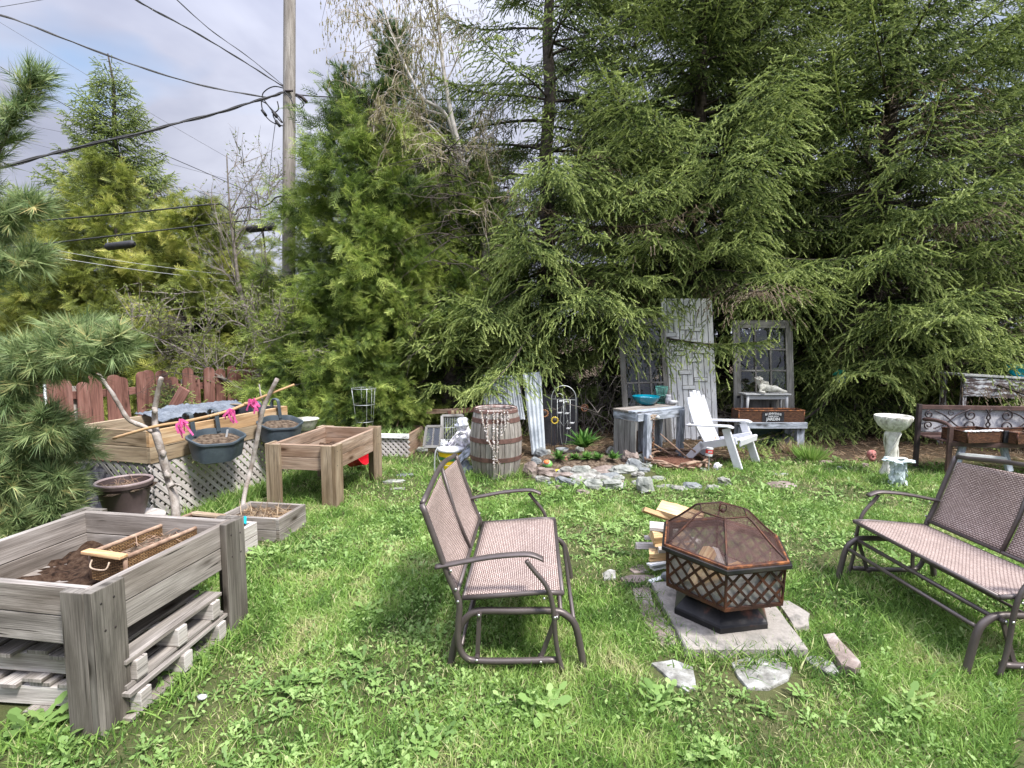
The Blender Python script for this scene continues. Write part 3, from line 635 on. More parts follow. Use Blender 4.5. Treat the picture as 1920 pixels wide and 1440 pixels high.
# dark pine behind the cedars
def far_pine(base, H, label, seed, nb=70, R0=1.2):
    r = np.random.RandomState(seed); o = thing('pine_tree', label, 'tree', base); mb = MB(); mb.tube([(0, 0, 0), (0, 0, H)], [.12, .02], 8); p = []; d = []
    for i in range(nb):
        z = H*(.3+.7*r.rand()); a = r.uniform(0, 6.28); L = R0*(1.15-z/H)*r.uniform(.6, 1.2); q = [Vector((math.cos(a)*L*t, math.sin(a)*L*t, z+L*.9*t*t)) for t in (0, .35, .7, 1)]; mb.tube(q, [.02, .014, .01, .006], 4, cap=False)
        for k in range(14):
            t = r.uniform(.4, 1); b = q[0].lerp(q[3], t)+Vector(r.normal(0, .12, 3)); p.append(tuple(b)); d.append((math.cos(a)*.5+r.normal(0, .4), math.sin(a)*.5+r.normal(0, .4), 1))
    for k in range(12): p.append((r.normal(0, .06), r.normal(0, .06), H-.1*k)); d.append((r.normal(0, .3), r.normal(0, .3), 1))
    p = np.array(p); d = np.array(d); r_ = np.random.RandomState(9); tv, tt = pine_tuft_template(34, 7); tv = tv.copy(); tv[:, 1] *= 1; 
    tv2 = tv.copy().reshape(-1, 3, 3); c = (tv2[:, 0]+tv2[:, 1])/2; tv2[:, 0] = c+(tv2[:, 0]-c)*3; tv2[:, 1] = c+(tv2[:, 1]-c)*3
    V, Tr, tn = inst(tv2.reshape(-1, 3), tt, p, d, r_.normal(0, 1, (len(p), 3)), r_.uniform(.14, .2, len(p)), r_.uniform(.0, .4, len(p)))
    np_obj('crown', V, Tr, tn, M_pine, o); mb.build('trunk', M_bark, o, smooth=True, local=True); return o
far_pine((-2.55, 11.8, 0), 7.9, 'dark pine poking up behind the cedars left of the birch', 5)
far_pine((-3.5, 12.0, 0), 7.2, 'dark pine with upright tips beside the utility pole', 6, 60, 1.0)
# ------------------------------------------------------------------ object materials
W_grey = m_wood('weathered_grey_wood', (.14, .125, .11), (.29, .262, .238), (.47, .435, .405), (.13, .09, .06), .5)
W_brown = m_wood('brown_planter_wood', (.2, .135, .095), (.34, .245, .18), (.47, .37, .3), (.22, .1, .045), .55)
W_post = m_wood('stained_post_wood', (.17, .125, .085), (.29, .22, .15), (.42, .34, .25), (.13, .075, .03), .75)
W_dark = m_wood('dark_post_wood', (.08, .072, .062), (.17, .155, .135), (.29, .265, .235), (.05, .036, .025), .7)
W_orange = m_wood('fresh_orange_wood', (.33, .2, .1), (.5, .32, .17), (.6, .46, .3), (.28, .14, .05), .4)
W_tan = m_wood('tan_board', (.23, .17, .11), (.36, .28, .19), (.48, .39, .28), (.18, .11, .05), .4)
W_lat = m_wood('lattice_wood', (.38, .345, .33), (.56, .52, .5), (.7, .66, .64), (.25, .2, .17), .3, knots=False)
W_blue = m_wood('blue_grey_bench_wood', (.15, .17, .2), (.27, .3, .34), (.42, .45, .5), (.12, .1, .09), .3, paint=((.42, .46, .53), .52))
W_door = m_wood('grey_door_wood', (.13, .125, .12), (.23, .225, .215), (.36, .355, .34), (.09, .075, .06), .5)
W_white = m_wood('peeling_white_paint', (.2, .18, .16), (.3, .27, .25), (.4, .37, .34), (.14, .1, .08), .2, paint=((.86, .87, .89), .39), knots=False)
W_peel = m_wood('badly_peeling_white_paint', (.06, .045, .045), (.11, .08, .08), (.2, .17, .17), (.1, .07, .07), .2, paint=((.66, .68, .74), .53), knots=False)
W_red = m_wood('red_stained_fence_wood', (.13, .06, .047), (.23, .108, .085), (.33, .185, .155), (.09, .04, .03), .4)
W_log = m_wood('split_log_wood', (.42, .24, .11), (.62, .42, .22), (.78, .6, .38), (.34, .17, .07), .3, knots=False)
W_loggrey = m_wood('weathered_log_wood', (.3, .27, .25), (.5, .46, .43), (.68, .65, .62), (.2, .15, .1), .25, knots=False)
W_stick = m_basic('driftwood_bark', (.22, .18, .15), (.46, .42, .39), 16, .85, bump=.6, bd=.006)
W_stick2 = m_basic('brown_branch_bark', (.2, .12, .08), (.4, .28, .2), 16, .85, bump=.5, bd=.005)
M_soil = m_basic('dark_soil', (.025, .014, .009), (.085, .048, .03), 38, .95, bump=1, bd=.02, c3=(.14, .09, .06), spec=.2)
M_soil2 = m_basic('dry_soil', (.05, .035, .025), (.14, .1, .07), 30, .95, bump=1, bd=.015, c3=(.24, .19, .14), spec=.2)
M_frame = m_basic('bronze_painted_steel', (.085, .07, .066), (.12, .1, .095), 5, .42, .35, bump=.08, bd=.001)
M_bolt = m_basic('zinc_bolt', (.5, .5, .5), (.62, .62, .6), 30, .3, .9)
M_plast = m_basic('white_plastic', (.68, .69, .72), (.6, .61, .65), 5, .38, bump=.05, bd=.001)
M_darkpl = m_basic('slate_blue_plastic', (.045, .06, .075), (.065, .085, .1), 9, .42, bump=.1, bd=.001)
M_brownpl = m_basic('brown_plastic', (.065, .045, .045), (.09, .065, .062), 9, .5, bump=.05)
M_brownrim = m_basic('pale_brown_plastic_rim', (.24, .18, .18), (.3, .24, .23), 9, .5, bump=.05)
M_liner = m_basic('black_liner', (.02, .022, .028), (.06, .065, .075), 14, .5, bump=.6, bd=.01)
M_fabric = m_basic('grey_landscape_fabric', (.1, .12, .15), (.2, .225, .26), 10, .75, bump=.8, bd=.02)
M_pink = m_basic('pink_ribbon', (.95, .2, .5), (.85, .13, .42), 20, .5, transl=.3)
M_rope = m_basic('jute_rope', (.36, .26, .19), (.5, .4, .3), 60, .9)
M_concrete = m_basic('pink_grey_concrete', (.17, .16, .145), (.34, .31, .28), 9, .9, bump=.8, bd=.006, c3=(.25, .235, .21))
M_white = m_basic('white_painted', (.55, .56, .57), (.44, .45, .46), 14, .6)
M_rustband = m_basic('rusty_band', (.1, .055, .045), (.17, .09, .075), 20, .8, .2, bump=.5)
M_rust = m_basic('rusty_steel', (.035, .02, .017), (.085, .035, .022), 13, .62, .45, bump=.5, bd=.003, c3=(.22, .08, .032), lo=.36, hi=.82)
M_rustlt = m_basic('orange_rust', (.07, .035, .025), (.15, .06, .03), 18, .7, .35, bump=.4, bd=.003, c3=(.38, .15, .05))
M_pitrim = m_basic('dark_bronze_rim', (.03, .03, .034), (.085, .075, .07), 7, .4, .6, bump=.2, bd=.002)
M_pitbase = m_basic('black_bronze_base', (.02, .02, .023), (.045, .042, .042), 5, .38, .5, bump=.15, bd=.002, c3=(.3, .12, .08), lo=.4, hi=.72)
M_mesh_in = m_basic('grey_steel_mesh', (.3, .3, .3), (.46, .45, .44), 30, .6, .4)
M_teal = m_basic('teal_glaze', (.0, .17, .25), (.0, .2, .29), 6, .15, coat=.6, bump=.02)
M_teal2 = m_basic('turquoise_plastic', (.0, .35, .5), (.0, .4, .55), 6, .35)
M_stone = m_basic('slate_stone', (.09, .1, .11), (.2, .215, .22), 6, .85, bump=.9, bd=.012, c3=(.32, .325, .31))
M_stone2 = m_basic('brown_stone', (.13, .1, .085), (.24, .19, .165), 7, .88, bump=.9, bd=.012, c3=(.36, .31, .28))
M_stone3 = m_basic('lichen_stone', (.13, .14, .125), (.28, .29, .26), 9, .88, bump=.9, bd=.01, c3=(.44, .44, .4))
M_flag = m_basic('blue_grey_flagstone', (.13, .125, .11), (.27, .265, .24), 11, .88, bump=.9, bd=.01, c3=(.45, .45, .43))
M_stonec = m_basic('cast_stone', (.34, .33, .28), (.6, .59, .53), 14, .85, bump=.6, bd=.006, c3=(.72, .71, .66))
M_verdi = m_basic('pale_blue_cast_stone', (.3, .38, .4), (.55, .63, .66), 14, .8, bump=.6, bd=.006, c3=(.68, .74, .76))
M_black = m_basic('black_cloth', (.008, .008, .012), (.022, .022, .03), 12, .55, bump=.6, bd=.01)
M_sheet = m_basic('white_flowered_sheet', (.85, .85, .87), (.82, .8, .86), 26, .8, bump=.2, bd=.004, c3=(.7, .68, .75))
M_tarp = m_basic('grey_tarp', (.2, .22, .26), (.33, .35, .4), 8, .55, bump=.6, bd=.01)
M_yel = m_basic('yellow_bucket', (.8, .55, .01), (.72, .48, .01), 8, .4)
M_grn = m_basic('green_band', (.02, .2, .06), (.03, .15, .05), 8, .4)
M_redpl = m_basic('red_plastic', (.6, .015, .03), (.5, .01, .02), 8, .4)
M_red = m_basic('red_paint', (.6, .04, .03), (.42, .03, .025), 12, .5)
M_orange = m_basic('orange_paint', (.75, .2, .06), (.55, .12, .04), 12, .6)
M_green = m_basic('green_paint', (.1, .32, .06), (.2, .4, .1), 14, .5)
M_yelp = m_basic('yellow_paint', (.75, .55, .04), (.6, .42, .03), 14, .5)
M_pinkc = m_basic('red_clay', (.35, .1, .09), (.5, .25, .22), 30, .7)
M_steel = m_basic('galvanised_wire', (.42, .45, .45), (.6, .62, .62), 30, .45, .6)
M_corr = m_basic('galvanised_sheet', (.34, .38, .42), (.5, .54, .58), 5, .5, .35, bump=.1, c3=(.6, .64, .68))
M_iron = m_basic('dark_iron', (.035, .03, .032), (.07, .05, .05), 12, .55, .4)
M_woodiron = m_basic('dark_brown_metal', (.06, .035, .032), (.13, .075, .065), 10, .6, .2, bump=.3)
M_grndrk = m_basic('green_wire', (.05, .2, .17), (.1, .3, .26), 20, .5, .2)
M_cable = m_basic('black_cable', (.012, .012, .014), (.03, .03, .034), 20, .6)
M_cable2 = m_basic('grey_cable', (.06, .06, .065), (.11, .11, .12), 20, .6)
W_pole = m_wood('grey_pole_wood', (.2, .175, .155), (.33, .3, .275), (.46, .43, .4), (.14, .1, .08), .3, knots=False)
M_leafg = m_leaf('broad_leaves', [(0, (.03, .1, .02)), (.5, (.08, .2, .04)), (1, (.2, .36, .08))], cs=.15)
M_dry = m_leaf('dry_stalks', [(0, (.16, .1, .06)), (.5, (.36, .25, .15)), (1, (.58, .46, .32))], cs=.15, transl=.1)
M_grass = m_leaf('grass_blades', [(0, (.05, .11, .022)), (.33, (.15, .28, .055)), (.66, (.31, .48, .11)), (1, (.58, .55, .3))], cs=.22, clump=2.2, transl=.35)
M_weed = m_leaf('weed_leaves', [(0, (.09, .17, .045)), (.5, (.21, .34, .09)), (1, (.42, .56, .21))], cs=.2, clump=2.0, transl=.3)
def m_wicker_fabric():
    m, n = new_mat('woven_sling_fabric'); uv = nd(n, 'ShaderNodeTexCoord').outputs['UV']
    b = nd(n, 'ShaderNodeTexBrick'); n.links.new(uv, b.inputs['Vector']); b.inputs['Scale'].default_value = 1
    b.offset = .5; b.inputs['Brick Width'].default_value = .022; b.inputs['Row Height'].default_value = .0105; b.inputs['Mortar Size'].default_value = .0022; b.inputs['Mortar Smooth'].default_value = .3
    b.inputs['Color1'].default_value = (.53, .43, .385, 1); b.inputs['Color2'].default_value = (.4, .315, .28, 1); b.inputs['Mortar'].default_value = (.09, .055, .047, 1)
    g = ramp(n, noise_n(n, mapping(n, uv, (60, 420, 1)), 1, 3, .6), [(.35, .3), (.65, .68)]); col = mixc(n, .5, b.outputs['Color'], g, 'OVERLAY')
    w_ = ramp(n, noise_n(n, uv, 5, 3), [(.3, .38), (.7, .62)]); col = mixc(n, .4, col, w_, 'OVERLAY')
    return finish(m, n, col, .65, 0, b.outputs['Fac'], .5, .002, .3)
M_sling = m_wicker_fabric()
def m_wicker(name, a, b_, row=.008, w_=.03):
    m, n = new_mat(name); uv = nd(n, 'ShaderNodeTexCoord').outputs['UV']
    b = nd(n, 'ShaderNodeTexBrick'); n.links.new(uv, b.inputs['Vector']); b.inputs['Scale'].default_value = 1
    b.inputs['Brick Width'].default_value = w_; b.inputs['Row Height'].default_value = row; b.inputs['Mortar Size'].default_value = row*.2
    b.inputs['Color1'].default_value = (*a, 1); b.inputs['Color2'].default_value = (*b_, 1); b.inputs['Mortar'].default_value = (.02, .01, .008, 1)
    g = ramp(n, noise_n(n, mapping(n, uv, (14, 60, 1)), 1, 4, .6), [(.3, .25), (.7, .7)])
    return finish(m, n, mixc(n, .6, b.outputs['Color'], g, 'OVERLAY'), .7, 0, b.outputs['Fac'], .8, .004, .3)
M_wick = m_wicker('brown_wicker', (.22, .1, .05), (.1, .045, .025))
M_wicktan = m_wicker('tan_wicker', (.4, .25, .12), (.22, .12, .05))
def m_pane():
    m, n = new_mat('old_window_glass'); o = nd(n, 'ShaderNodeOutputMaterial'); t = nd(n, 'ShaderNodeBsdfTransparent'); t.inputs[0].default_value = (.8, .85, .86, 1)
    g = nd(n, 'ShaderNodeBsdfGlossy'); g.inputs['Roughness'].default_value = .03; g.inputs[0].default_value = (.9, .92, .95, 1)
    x = nd(n, 'ShaderNodeMixShader'); x.inputs[0].default_value = .1; n.links.new(t.outputs[0], x.inputs[1]); n.links.new(g.outputs[0], x.inputs[2]); n.links.new(x.outputs[0], o.inputs[0]); return m
M_pane = m_pane()
def m_screen(name, col, a, scale=260):
    """fine woven metal screen: the wires are opaque, the gaps open"""
    m, n = new_mat(name); uv = nd(n, 'ShaderNodeTexCoord').outputs['UV']
    f = ramp(n, noise_n(n, uv, 9, 4, .6), [(.3, a-.13), (.7, a+.13)]); c = ramp(n, noise_n(n, uv, 14, 4), [(.35, tuple(x*.6 for x in col)), (.65, col)])
    return finish(m, n, c, .7, .4, alpha=f)
M_screen = m_screen('rusty_spark_screen', (.12, .062, .05), .52)
# ------------------------------------------------------------------ raised planters on legs (left)
def rect(NR, ang, w_, d, h):
    """corners of a bed whose near-right corner is NR: NR, FR, FL, NL ; plus unit vectors"""
    a = Vector((math.sin(ang), math.cos(ang), 0)); l = Vector((-math.cos(ang), math.sin(ang), 0)); NR = Vector((NR[0], NR[1], 0))
    return NR, NR+a*d, NR+a*d+l*w_, NR+l*w_, a, l
def raised_planter(name, label, NR, ang, w_, d, h, bh, wood, post, soilz, group=None, nb=2, pw=(.15, .11)):
    c0, c1, c2, c3, a, l = rect(NR, ang, w_, d, h); Z = Vector((0, 0, 1)); t = .036
    o = thing(name, label, 'raised planter', c0, -ang, group)
    for (p, q, inn, nm) in ((c0, c1, l, 'right_side'), (c1, c2, -a, 'far_side'), (c2, c3, -l, 'left_side'), (c3, c0, a, 'near_side')):
        e = (q-p).normalized()
        mb = MB()
        for k in range(nb):
            zc = h-bh*(k+.5); j = random.uniform(-.002, .002); trim = t if nm.startswith(('far', 'near')) else 0
            mb.board(p+e*trim+inn*(t/2+j)+Z*zc, q-e*trim+inn*(t/2+j)+Z*zc, bh-.004, t)
        mb.build(nm, wood, o, bevel=.003)
    for (p, e1, e2) in ((c0, l, a), (c1, l, -a), (c2, -l, -a), (c3, -l, a)):
        mb = MB()   # L-shaped post made of two boards standing proud of the panel
        q = p-e1*.001-e2*.001
        top = h+random.uniform(.004, .014)
        mb.board(q-e1*t/2+e2*(pw[0]/2-t)+Z*-.03, q-e1*t/2+e2*(pw[0]/2-t)+Z*top, pw[0], t, up=e2)
        mb.board(q-e2*t/2+e1*(pw[1]/2)+Z*-.03, q-e2*t/2+e1*(pw[1]/2)+Z*(top-.003), pw[1], t, up=e1)
        cp_ = mb.build('corner_post', post, o, bevel=.004)
        for k in range(nb):
            for dq in (random.uniform(.2, .35), random.uniform(.62, .8)):
                mb = MB(); sc_ = q-e1*(t+.0005)+e2*(pw[0]*dq-t)+Z*(h-.05-bh*k-random.uniform(0, .035)); mb.lathe([(0, .0015), (.0045, .0012), (.005, 0)], sc_, 8, M=(-e1).to_track_quat('Z', 'Y').to_matrix()); mb.build('screw', M_iron, cp_)
    # soil bed
    mb = MB(); n = 22; vs = []
    for j in range(n+1):
        for i in range(n+1):
            p = c0+a*(t+(d-2*t)*j/n)+l*(t+(w_-2*t)*i/n); z = soilz+.05*noise.noise(p*5)+.03*noise.noise(p*14)+.02*noise.noise(p*32); vs.append((p.x, p.y, z))
    fs = [(j*(n+1)+i, j*(n+1)+i+1, (j+1)*(n+1)+i+1, (j+1)*(n+1)+i) for j in range(n) for i in range(n)]
    mb.add(vs, [f[::-1] for f in fs]); mb.build('soil', M_soil, o, smooth=True)
    mb = MB(); mb.board(c0+l*w_/2+a*t+Z*(h-bh*nb+.02), c1+l*w_/2-a*t+Z*(h-bh*nb+.02), w_-2*t-.004, .015, up=l); mb.build('bottom_panel', wood, o)
    return o, a, l
A1 = R_(9.5)
raised_planter('raised_planter', 'nearest grey raised planter on legs, with soil and a wicker tray inside', (-1.665, 2.03), A1, .95, .83, .6, .122, W_grey, W_dark, .40)
# lower strip across its near side
raised_planter('raised_planter', 'brown raised planter on tall legs in the middle of the yard, red bucket beneath', (-1.655, 4.86), R_(9.0), .63, 1.0, .59, .122, W_brown, W_post, .42)
# pallets under the near planter
def pallet(p, ang, L, Wd, z, label):
    a = Vector((math.sin(ang), math.cos(ang), 0)); l = Vector((-math.cos(ang), math.sin(ang), 0)); p = Vector(p)
    o = thing('wooden_pallet', label, 'pallet', p+Vector((0, 0, z)), -ang, 'pallets stacked under the near planter'); Z = Vector((0, 0, 1)); n = 7
    for k in range(n):
        c = p+l*(.05+(Wd-.1)*k/(n-1)); j = random.uniform(-.02, .03); mb = MB(); mb.board(c-a*j+Z*(z+.115), c+a*(L+j)+Z*(z+.115), .095, .018, up=l); mb.build('deck_board', W_grey, o, bevel=.002)
    for k in range(3):
        c = p+a*(.05+(L-.1)*k/2); mb = MB(); mb.board(c-l*.012+Z*(z+.062), c+l*(Wd-.02)+Z*(z+.062), .085, .06); mb.build('stringer', W_loggrey, o, bevel=.004)
    for k in (0, 3, 6):
        c = p+l*(.05+(Wd-.1)*k/6); mb = MB(); mb.board(c-a*.02+Z*(z+.009), c+a*(L+.02)+Z*(z+.009), .095, .018, up=l); mb.build('base_board', W_grey, o, bevel=.002)
pallet((-1.575, 2.1, 0), R_(5), .62, .9, .0, 'lower wooden pallet, on the grass under the near planter')
pallet((-1.6, 2.12, 0), R_(6.5), .58, .9, .128, 'upper wooden pallet, on top of the other under the near planter')
# wicker tray in the planter
def wicker_tray(name, label, p, ang, L, Wd, h, z, mat, rim, handle=True, group=None, fill=M_soil2, open_=False, sign=None, rimw=.022, dried=40):
    a = Vector((math.sin(ang), math.cos(ang), 0)); l = Vector((-math.cos(ang), math.sin(ang), 0)); p = Vector((p[0], p[1], 0)); Z = Vector((0, 0, 1))
    o = thing(name, label, 'tray' if 'tray' in name else 'basket', p+Z*z, -ang, group); mb = MB(); t = .014
    c = [p, p+a*L, p+a*L+l*Wd, p+l*Wd]
    for i in range(4):
        q, r = c[i], c[(i+1) % 4]; mb.board(q+Z*(z+h/2), r+Z*(z+h/2), h, t)
    mb.board(p+l*Wd/2+Z*(z+.008), p+l*Wd/2+a*L+Z*(z+.008), Wd-.01, .014, up=l)
    mb.build('woven_sides', mat, o)
    mb = MB()
    for i in range(4): q, r = c[i], c[(i+1) % 4]; e = (r-q).normalized(); mb.tube([q-e*.01+Z*(z+h), r+e*.01+Z*(z+h)], rimw/2, 6); mb.tube([q+Z*(z+.01), r+Z*(z+.01)], rimw*.35, 6)
    for q in c: mb.tube([q+Z*(z), q+Z*(z+h+.006)], rimw*.5, 6)
    mb.build('rim', rim, o, smooth=True)
    if fill:
        mb = MB(); n = 10; vs = []
        for j in range(n+1):
            for i in range(n+1):
                q = p+a*(.01+(L-.02)*j/n)+l*(.01+(Wd-.02)*i/n); vs.append((q.x, q.y, z+h*.62+.03*noise.noise(q*16)))
        mb.add(vs, [(j*(n+1)+i, (j+1)*(n+1)+i, (j+1)*(n+1)+i+1, j*(n+1)+i+1) for j in range(n) for i in range(n)]); mb.build('soil', fill, o, smooth=True)
        mb = MB()
        for k in range(dried):
            q = p+a*random.uniform(.05, L-.05)+l*random.uniform(.03, Wd-.03)+Z*(z+h*.68); e = q+Vector((random.uniform(-.09, .09), random.uniform(-.09, .09), random.uniform(-.01, .03)))
            mb.tube([q, (q+e)/2+Z*random.uniform(.005, .03), e], [.0025, .002, .001], 4, cap=False)
        mb.build('dried_roots', W_stick2, o)
    return o, a, l, c
tp = G(236, 1068, .49); tray, ta, tl_, tcn = wicker_tray('wicker_tray', 'wicker tray with plank handle and dried roots lying in the near planter', (tp.x, tp.y), R_(15), .6, .215, .13, .42, M_wicktan, W_stick2)
mb = MB(); e = tcn[0]; f_ = tcn[3]; mb.board(e+Vector((.01, -.02, .561)), f_+Vector((-.01, -.02, .566)), .045, .016, up=ta); mb.build('handle_plank', W_log, tray, bevel=.003)
mb = MB(); mb.board(tcn[1]+Vector((0, 0, .551)), tcn[2]+Vector((0, 0, .551)), .04, .016, up=ta); mb.build('handle_plank', W_tan, tray, bevel=.003)
mb = MB(); m_ = (e+f_)/2; mb.tube(catmull([e.lerp(f_, .25)+Vector((0, -.045, .54)), e.lerp(f_, .3)+Vector((0, -.065, .51)), e.lerp(f_, .7)+Vector((0, -.065, .51)), e.lerp(f_, .75)+Vector((0, -.045, .54))]), .004, 6); mb.build('handle_loop', M_rope, tray, smooth=True)
# some white roots/paper in tray
mb = MB(); mb.blob(tcn[1].lerp(tcn[2], .5)-ta*.13+Vector((0, 0, .53)), (.05, .06, .03), .35, 3); tag_ = mb.build('root_clump', M_white, tray, smooth=True)

# ------------------------------------------------------------------ large lattice-sided bed
LA = R_(16); LH = .8; LN = Vector((-3.06, 4.44, 0)); Ld, Lw = 1.72, .92
c0, c1, c2, c3, La, Ll = rect(LN, LA, Lw, Ld, LH); Z = Vector((0, 0, 1))
bed = thing('lattice_planter', 'large orange and tan plank bed standing on a pale lattice skirt', 'raised bed', LN, -LA)
for p, q, inn, nm, wd, trim in ((c0, c1, Ll, 'right_side', W_orange, 0), (c1, c2, -La, 'far_side', W_tan, .036), (c2, c3, -Ll, 'left_side', W_tan, 0), (c3, c0, La, 'near_side', W_tan, .036)):
    e = (q-p).normalized()
    for k in range(2):
        mb = MB(); zc = LH-.142*(k+.5); mb.board(p+e*trim+inn*.018+Z*zc, q-e*trim+inn*.018+Z*zc, .139, .036)
        mb.build(nm+'_board', wd if k == 0 else W_tan, bed, bevel=.003, label='upper plank, fresher and more orange' if (nm == 'right_side' and k == 0) else None)
for p, e1, e2 in ((c0, Ll, La), (c1, Ll, -La), (c2, -Ll, -La), (c3, -Ll, La)):
    mb = MB(); q = p+e1*.075+e2*.075; mb.board(q+Z*-.03, q+Z*.516, .08, .08, up=e1); mb.build('post', W_blue, bed, bevel=.004)
def lattice(mb, o, u, v, L, H, pitch=.062, wd=.036, th=.007, nrm=None, off=0):
    """two layers of diagonal slats clipped to a rectangle"""
    nrm = nrm or u.cross(v)
    for s, lay in ((1, 0), (-1, 1)):
        k = -H-L
        while k < L+H:
            # line x = k + s*y ; clip to 0..L, 0..H
            ys = [0, H]; pts = []
            y0, y1 = 0.0, H
            xa, xb = (k, k+H) if s > 0 else (k+H, k)
            x = lambda y: (k+y) if s > 0 else (k+H-y)
            lo, hi = 0.0, H
            if s > 0: lo = max(lo, -k); hi = min(hi, L-k)
            else: lo = max(lo, k+H-L); hi = min(hi, k+H)
            if hi-lo > .02: mb.board(o+u*x(lo)+v*lo+nrm*(th*lay*1.15+off), o+u*x(hi)+v*hi+nrm*(th*lay*1.15+off), wd, th, up=nrm.cross((u*s+v).normalized()))
            k += pitch*1.414
    return mb
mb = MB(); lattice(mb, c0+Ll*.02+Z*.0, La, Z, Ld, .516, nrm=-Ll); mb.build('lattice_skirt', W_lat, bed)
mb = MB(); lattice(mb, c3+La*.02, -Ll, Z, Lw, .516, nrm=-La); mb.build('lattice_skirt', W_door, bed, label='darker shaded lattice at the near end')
mb = MB(); q = .04
for a_, b_ in ((c0, c1), (c1, c2), (c2, c3), (c3, c0)):
    cc = (c0+c2)/2; A = a_+(cc-a_).normalized()*.06; B = b_+(cc-b_).normalized()*.06; mb.board(A+Z*.70, B+Z*.70, .19, .004)
mb.board((c0+c3)/2+La*.05+Z*.62, (c1+c2)/2-La*.05+Z*.62, Lw-.1, .01, up=Ll); mb.build('liner', M_liner, bed)
def cloth(name, mat, f, nu, nv, label, cat, thick=.004, **kw):
    mb = MB(); vs = [f(i/nu, j/nv) for j in range(nv+1) for i in range(nu+1)]
    mb.add(vs, [(j*(nu+1)+i, j*(nu+1)+i+1, (j+1)*(nu+1)+i+1, (j+1)*(nu+1)+i) for j in range(nv) for i in range(nu)])
    o = mb.build(name, mat, smooth=True, label=label, cat=cat, **kw); s = o.modifiers.new('solid', 'SOLIDIFY'); s.thickness = thick; return o
def fab(u, v):
    p = c3.lerp(c2, .38+.68*u)+Ll*.05-Ll*(v*.34)
    h = LH+.012+.03*math.sin(u*9)*noise.noise(Vector((u*5, v*3, 1)))+.022*noise.noise(Vector((u*14, v*9, 4)))+.02*noise.noise(Vector((u*30, v*22, 4)))+.03*math.exp(-((u-.35)**2)*30)-.11*max(0, v-.45)
    return (p.x+.02*noise.noise(Vector((u*9, v*7, 9))), p.y, h)
cloth('landscape_fabric', M_fabric, fab, 60, 24, 'crumpled grey landscape fabric draped over the back edge of the lattice bed', 'fabric')
cloth('black_plastic_sheet', M_black, lambda u, v: tuple(P(118+95*u, 868+95*v, 4.62-.25*v+.06*noise.noise(Vector((u*5, v*4, 2)))+.05*noise.noise(Vector((u*13, v*11, 2))))), 24, 24,
      'crumpled black plastic hanging at the shaded near end of the lattice bed', 'plastic sheet')
# rail planters with hooks
def rail_planter(s, sc, label, first=[None]):
    n = -Ll; a = La; p = LN+a*s+Z*LH
    if first[0] is not None:
        o = copy_tree(first[0]); o.location = p; o['label'] = label; MW[o.name] = Matrix.Translation(p)@Matrix.Rotation(-LA, 4, 'Z'); return o
    o = thing('rail_planter', label, 'rail planter', p, -LA, 'slate blue planters hooked over the lattice bed'); first[0] = o
    # local frame: +x away from the bed, +y along it
    def plan(k, N, s_, z):
        u = k/N*2*PI; x = .125+.118*math.cos(u); y = .265*math.sin(u)
        y = math.copysign(abs(math.sin(u))**.72, math.sin(u))*.265; x = .165+math.copysign(abs(math.cos(u))**.6, math.cos(u))*(.145+.018*math.cos(3*y/.265*PI*.5))
        X_ = (x-.165)*s_+.165; return (X_, y*(s_*.5+.5 if s_ < 1 else s_), z-.34*X_+.03)
    N = 40; mb = MB(); dz = -.105; prof = [(s_, z+dz) for s_, z in [(.62, -.2), (.8, -.185), (.93, -.09), (1.0, -.012), (1.07, -.012), (1.07, .004), (1.0, .006), (.95, -.01), (.9, -.08)]]
    vs = [plan(k, N, s_, z) for s_, z in prof for k in range(N)]; fs = [(i*N+k, i*N+(k+1) % N, (i+1)*N+(k+1) % N, (i+1)*N+k) for i in range(len(prof)-1) for k in range(N)]
    fs.append(tuple(range(N-1, -1, -1))); mb.add(vs, fs, [[(vs[q][0]+vs[q][1], vs[q][2]) for q in f] for f in fs]); mb.build('trough', M_darkpl, o, smooth=True, local=True, auto=40)
    mb = MB(); vs = [plan(k, N, .94, -.15+.012*noise.noise(Vector((k*.7, 0, 0)))) for k in range(N)]+[(.165, 0, -.16)]; mb.add(vs, [(k, (k+1) % N, N) for k in range(N)]); mb.build('soil', M_soil2, o, local=True)
    for y in (-.14, .14):
        mb = MB(); q = catmull([(.05, y, -.12), (.04, y, -.04), (.03, y, .045), (.02, y, .085), (-.02, y, .1), (-.055, y, .075), (-.06, y, .0)], 6)
        for d in (-.014, 0, .014): mb.tube([Vector(k)+Vector((0, d, 0)) for k in q], .009, 6)
        mb.build('hook', M_darkpl, o, smooth=True, local=True)
    return o
rp = rail_planter(.54, 1, 'nearer slate blue rail planter with a pale plant tag, beside the forked stick')
rail_planter(1.4, 1, 'farther slate blue rail planter at the far corner of the lattice bed')
mb = MB(); mb.board((.15, .12, -.17), (.155, .14, -.09), .022, .002, up=(0, 1, 0)); mb.build('plant_tag', M_white, rp, local=True)
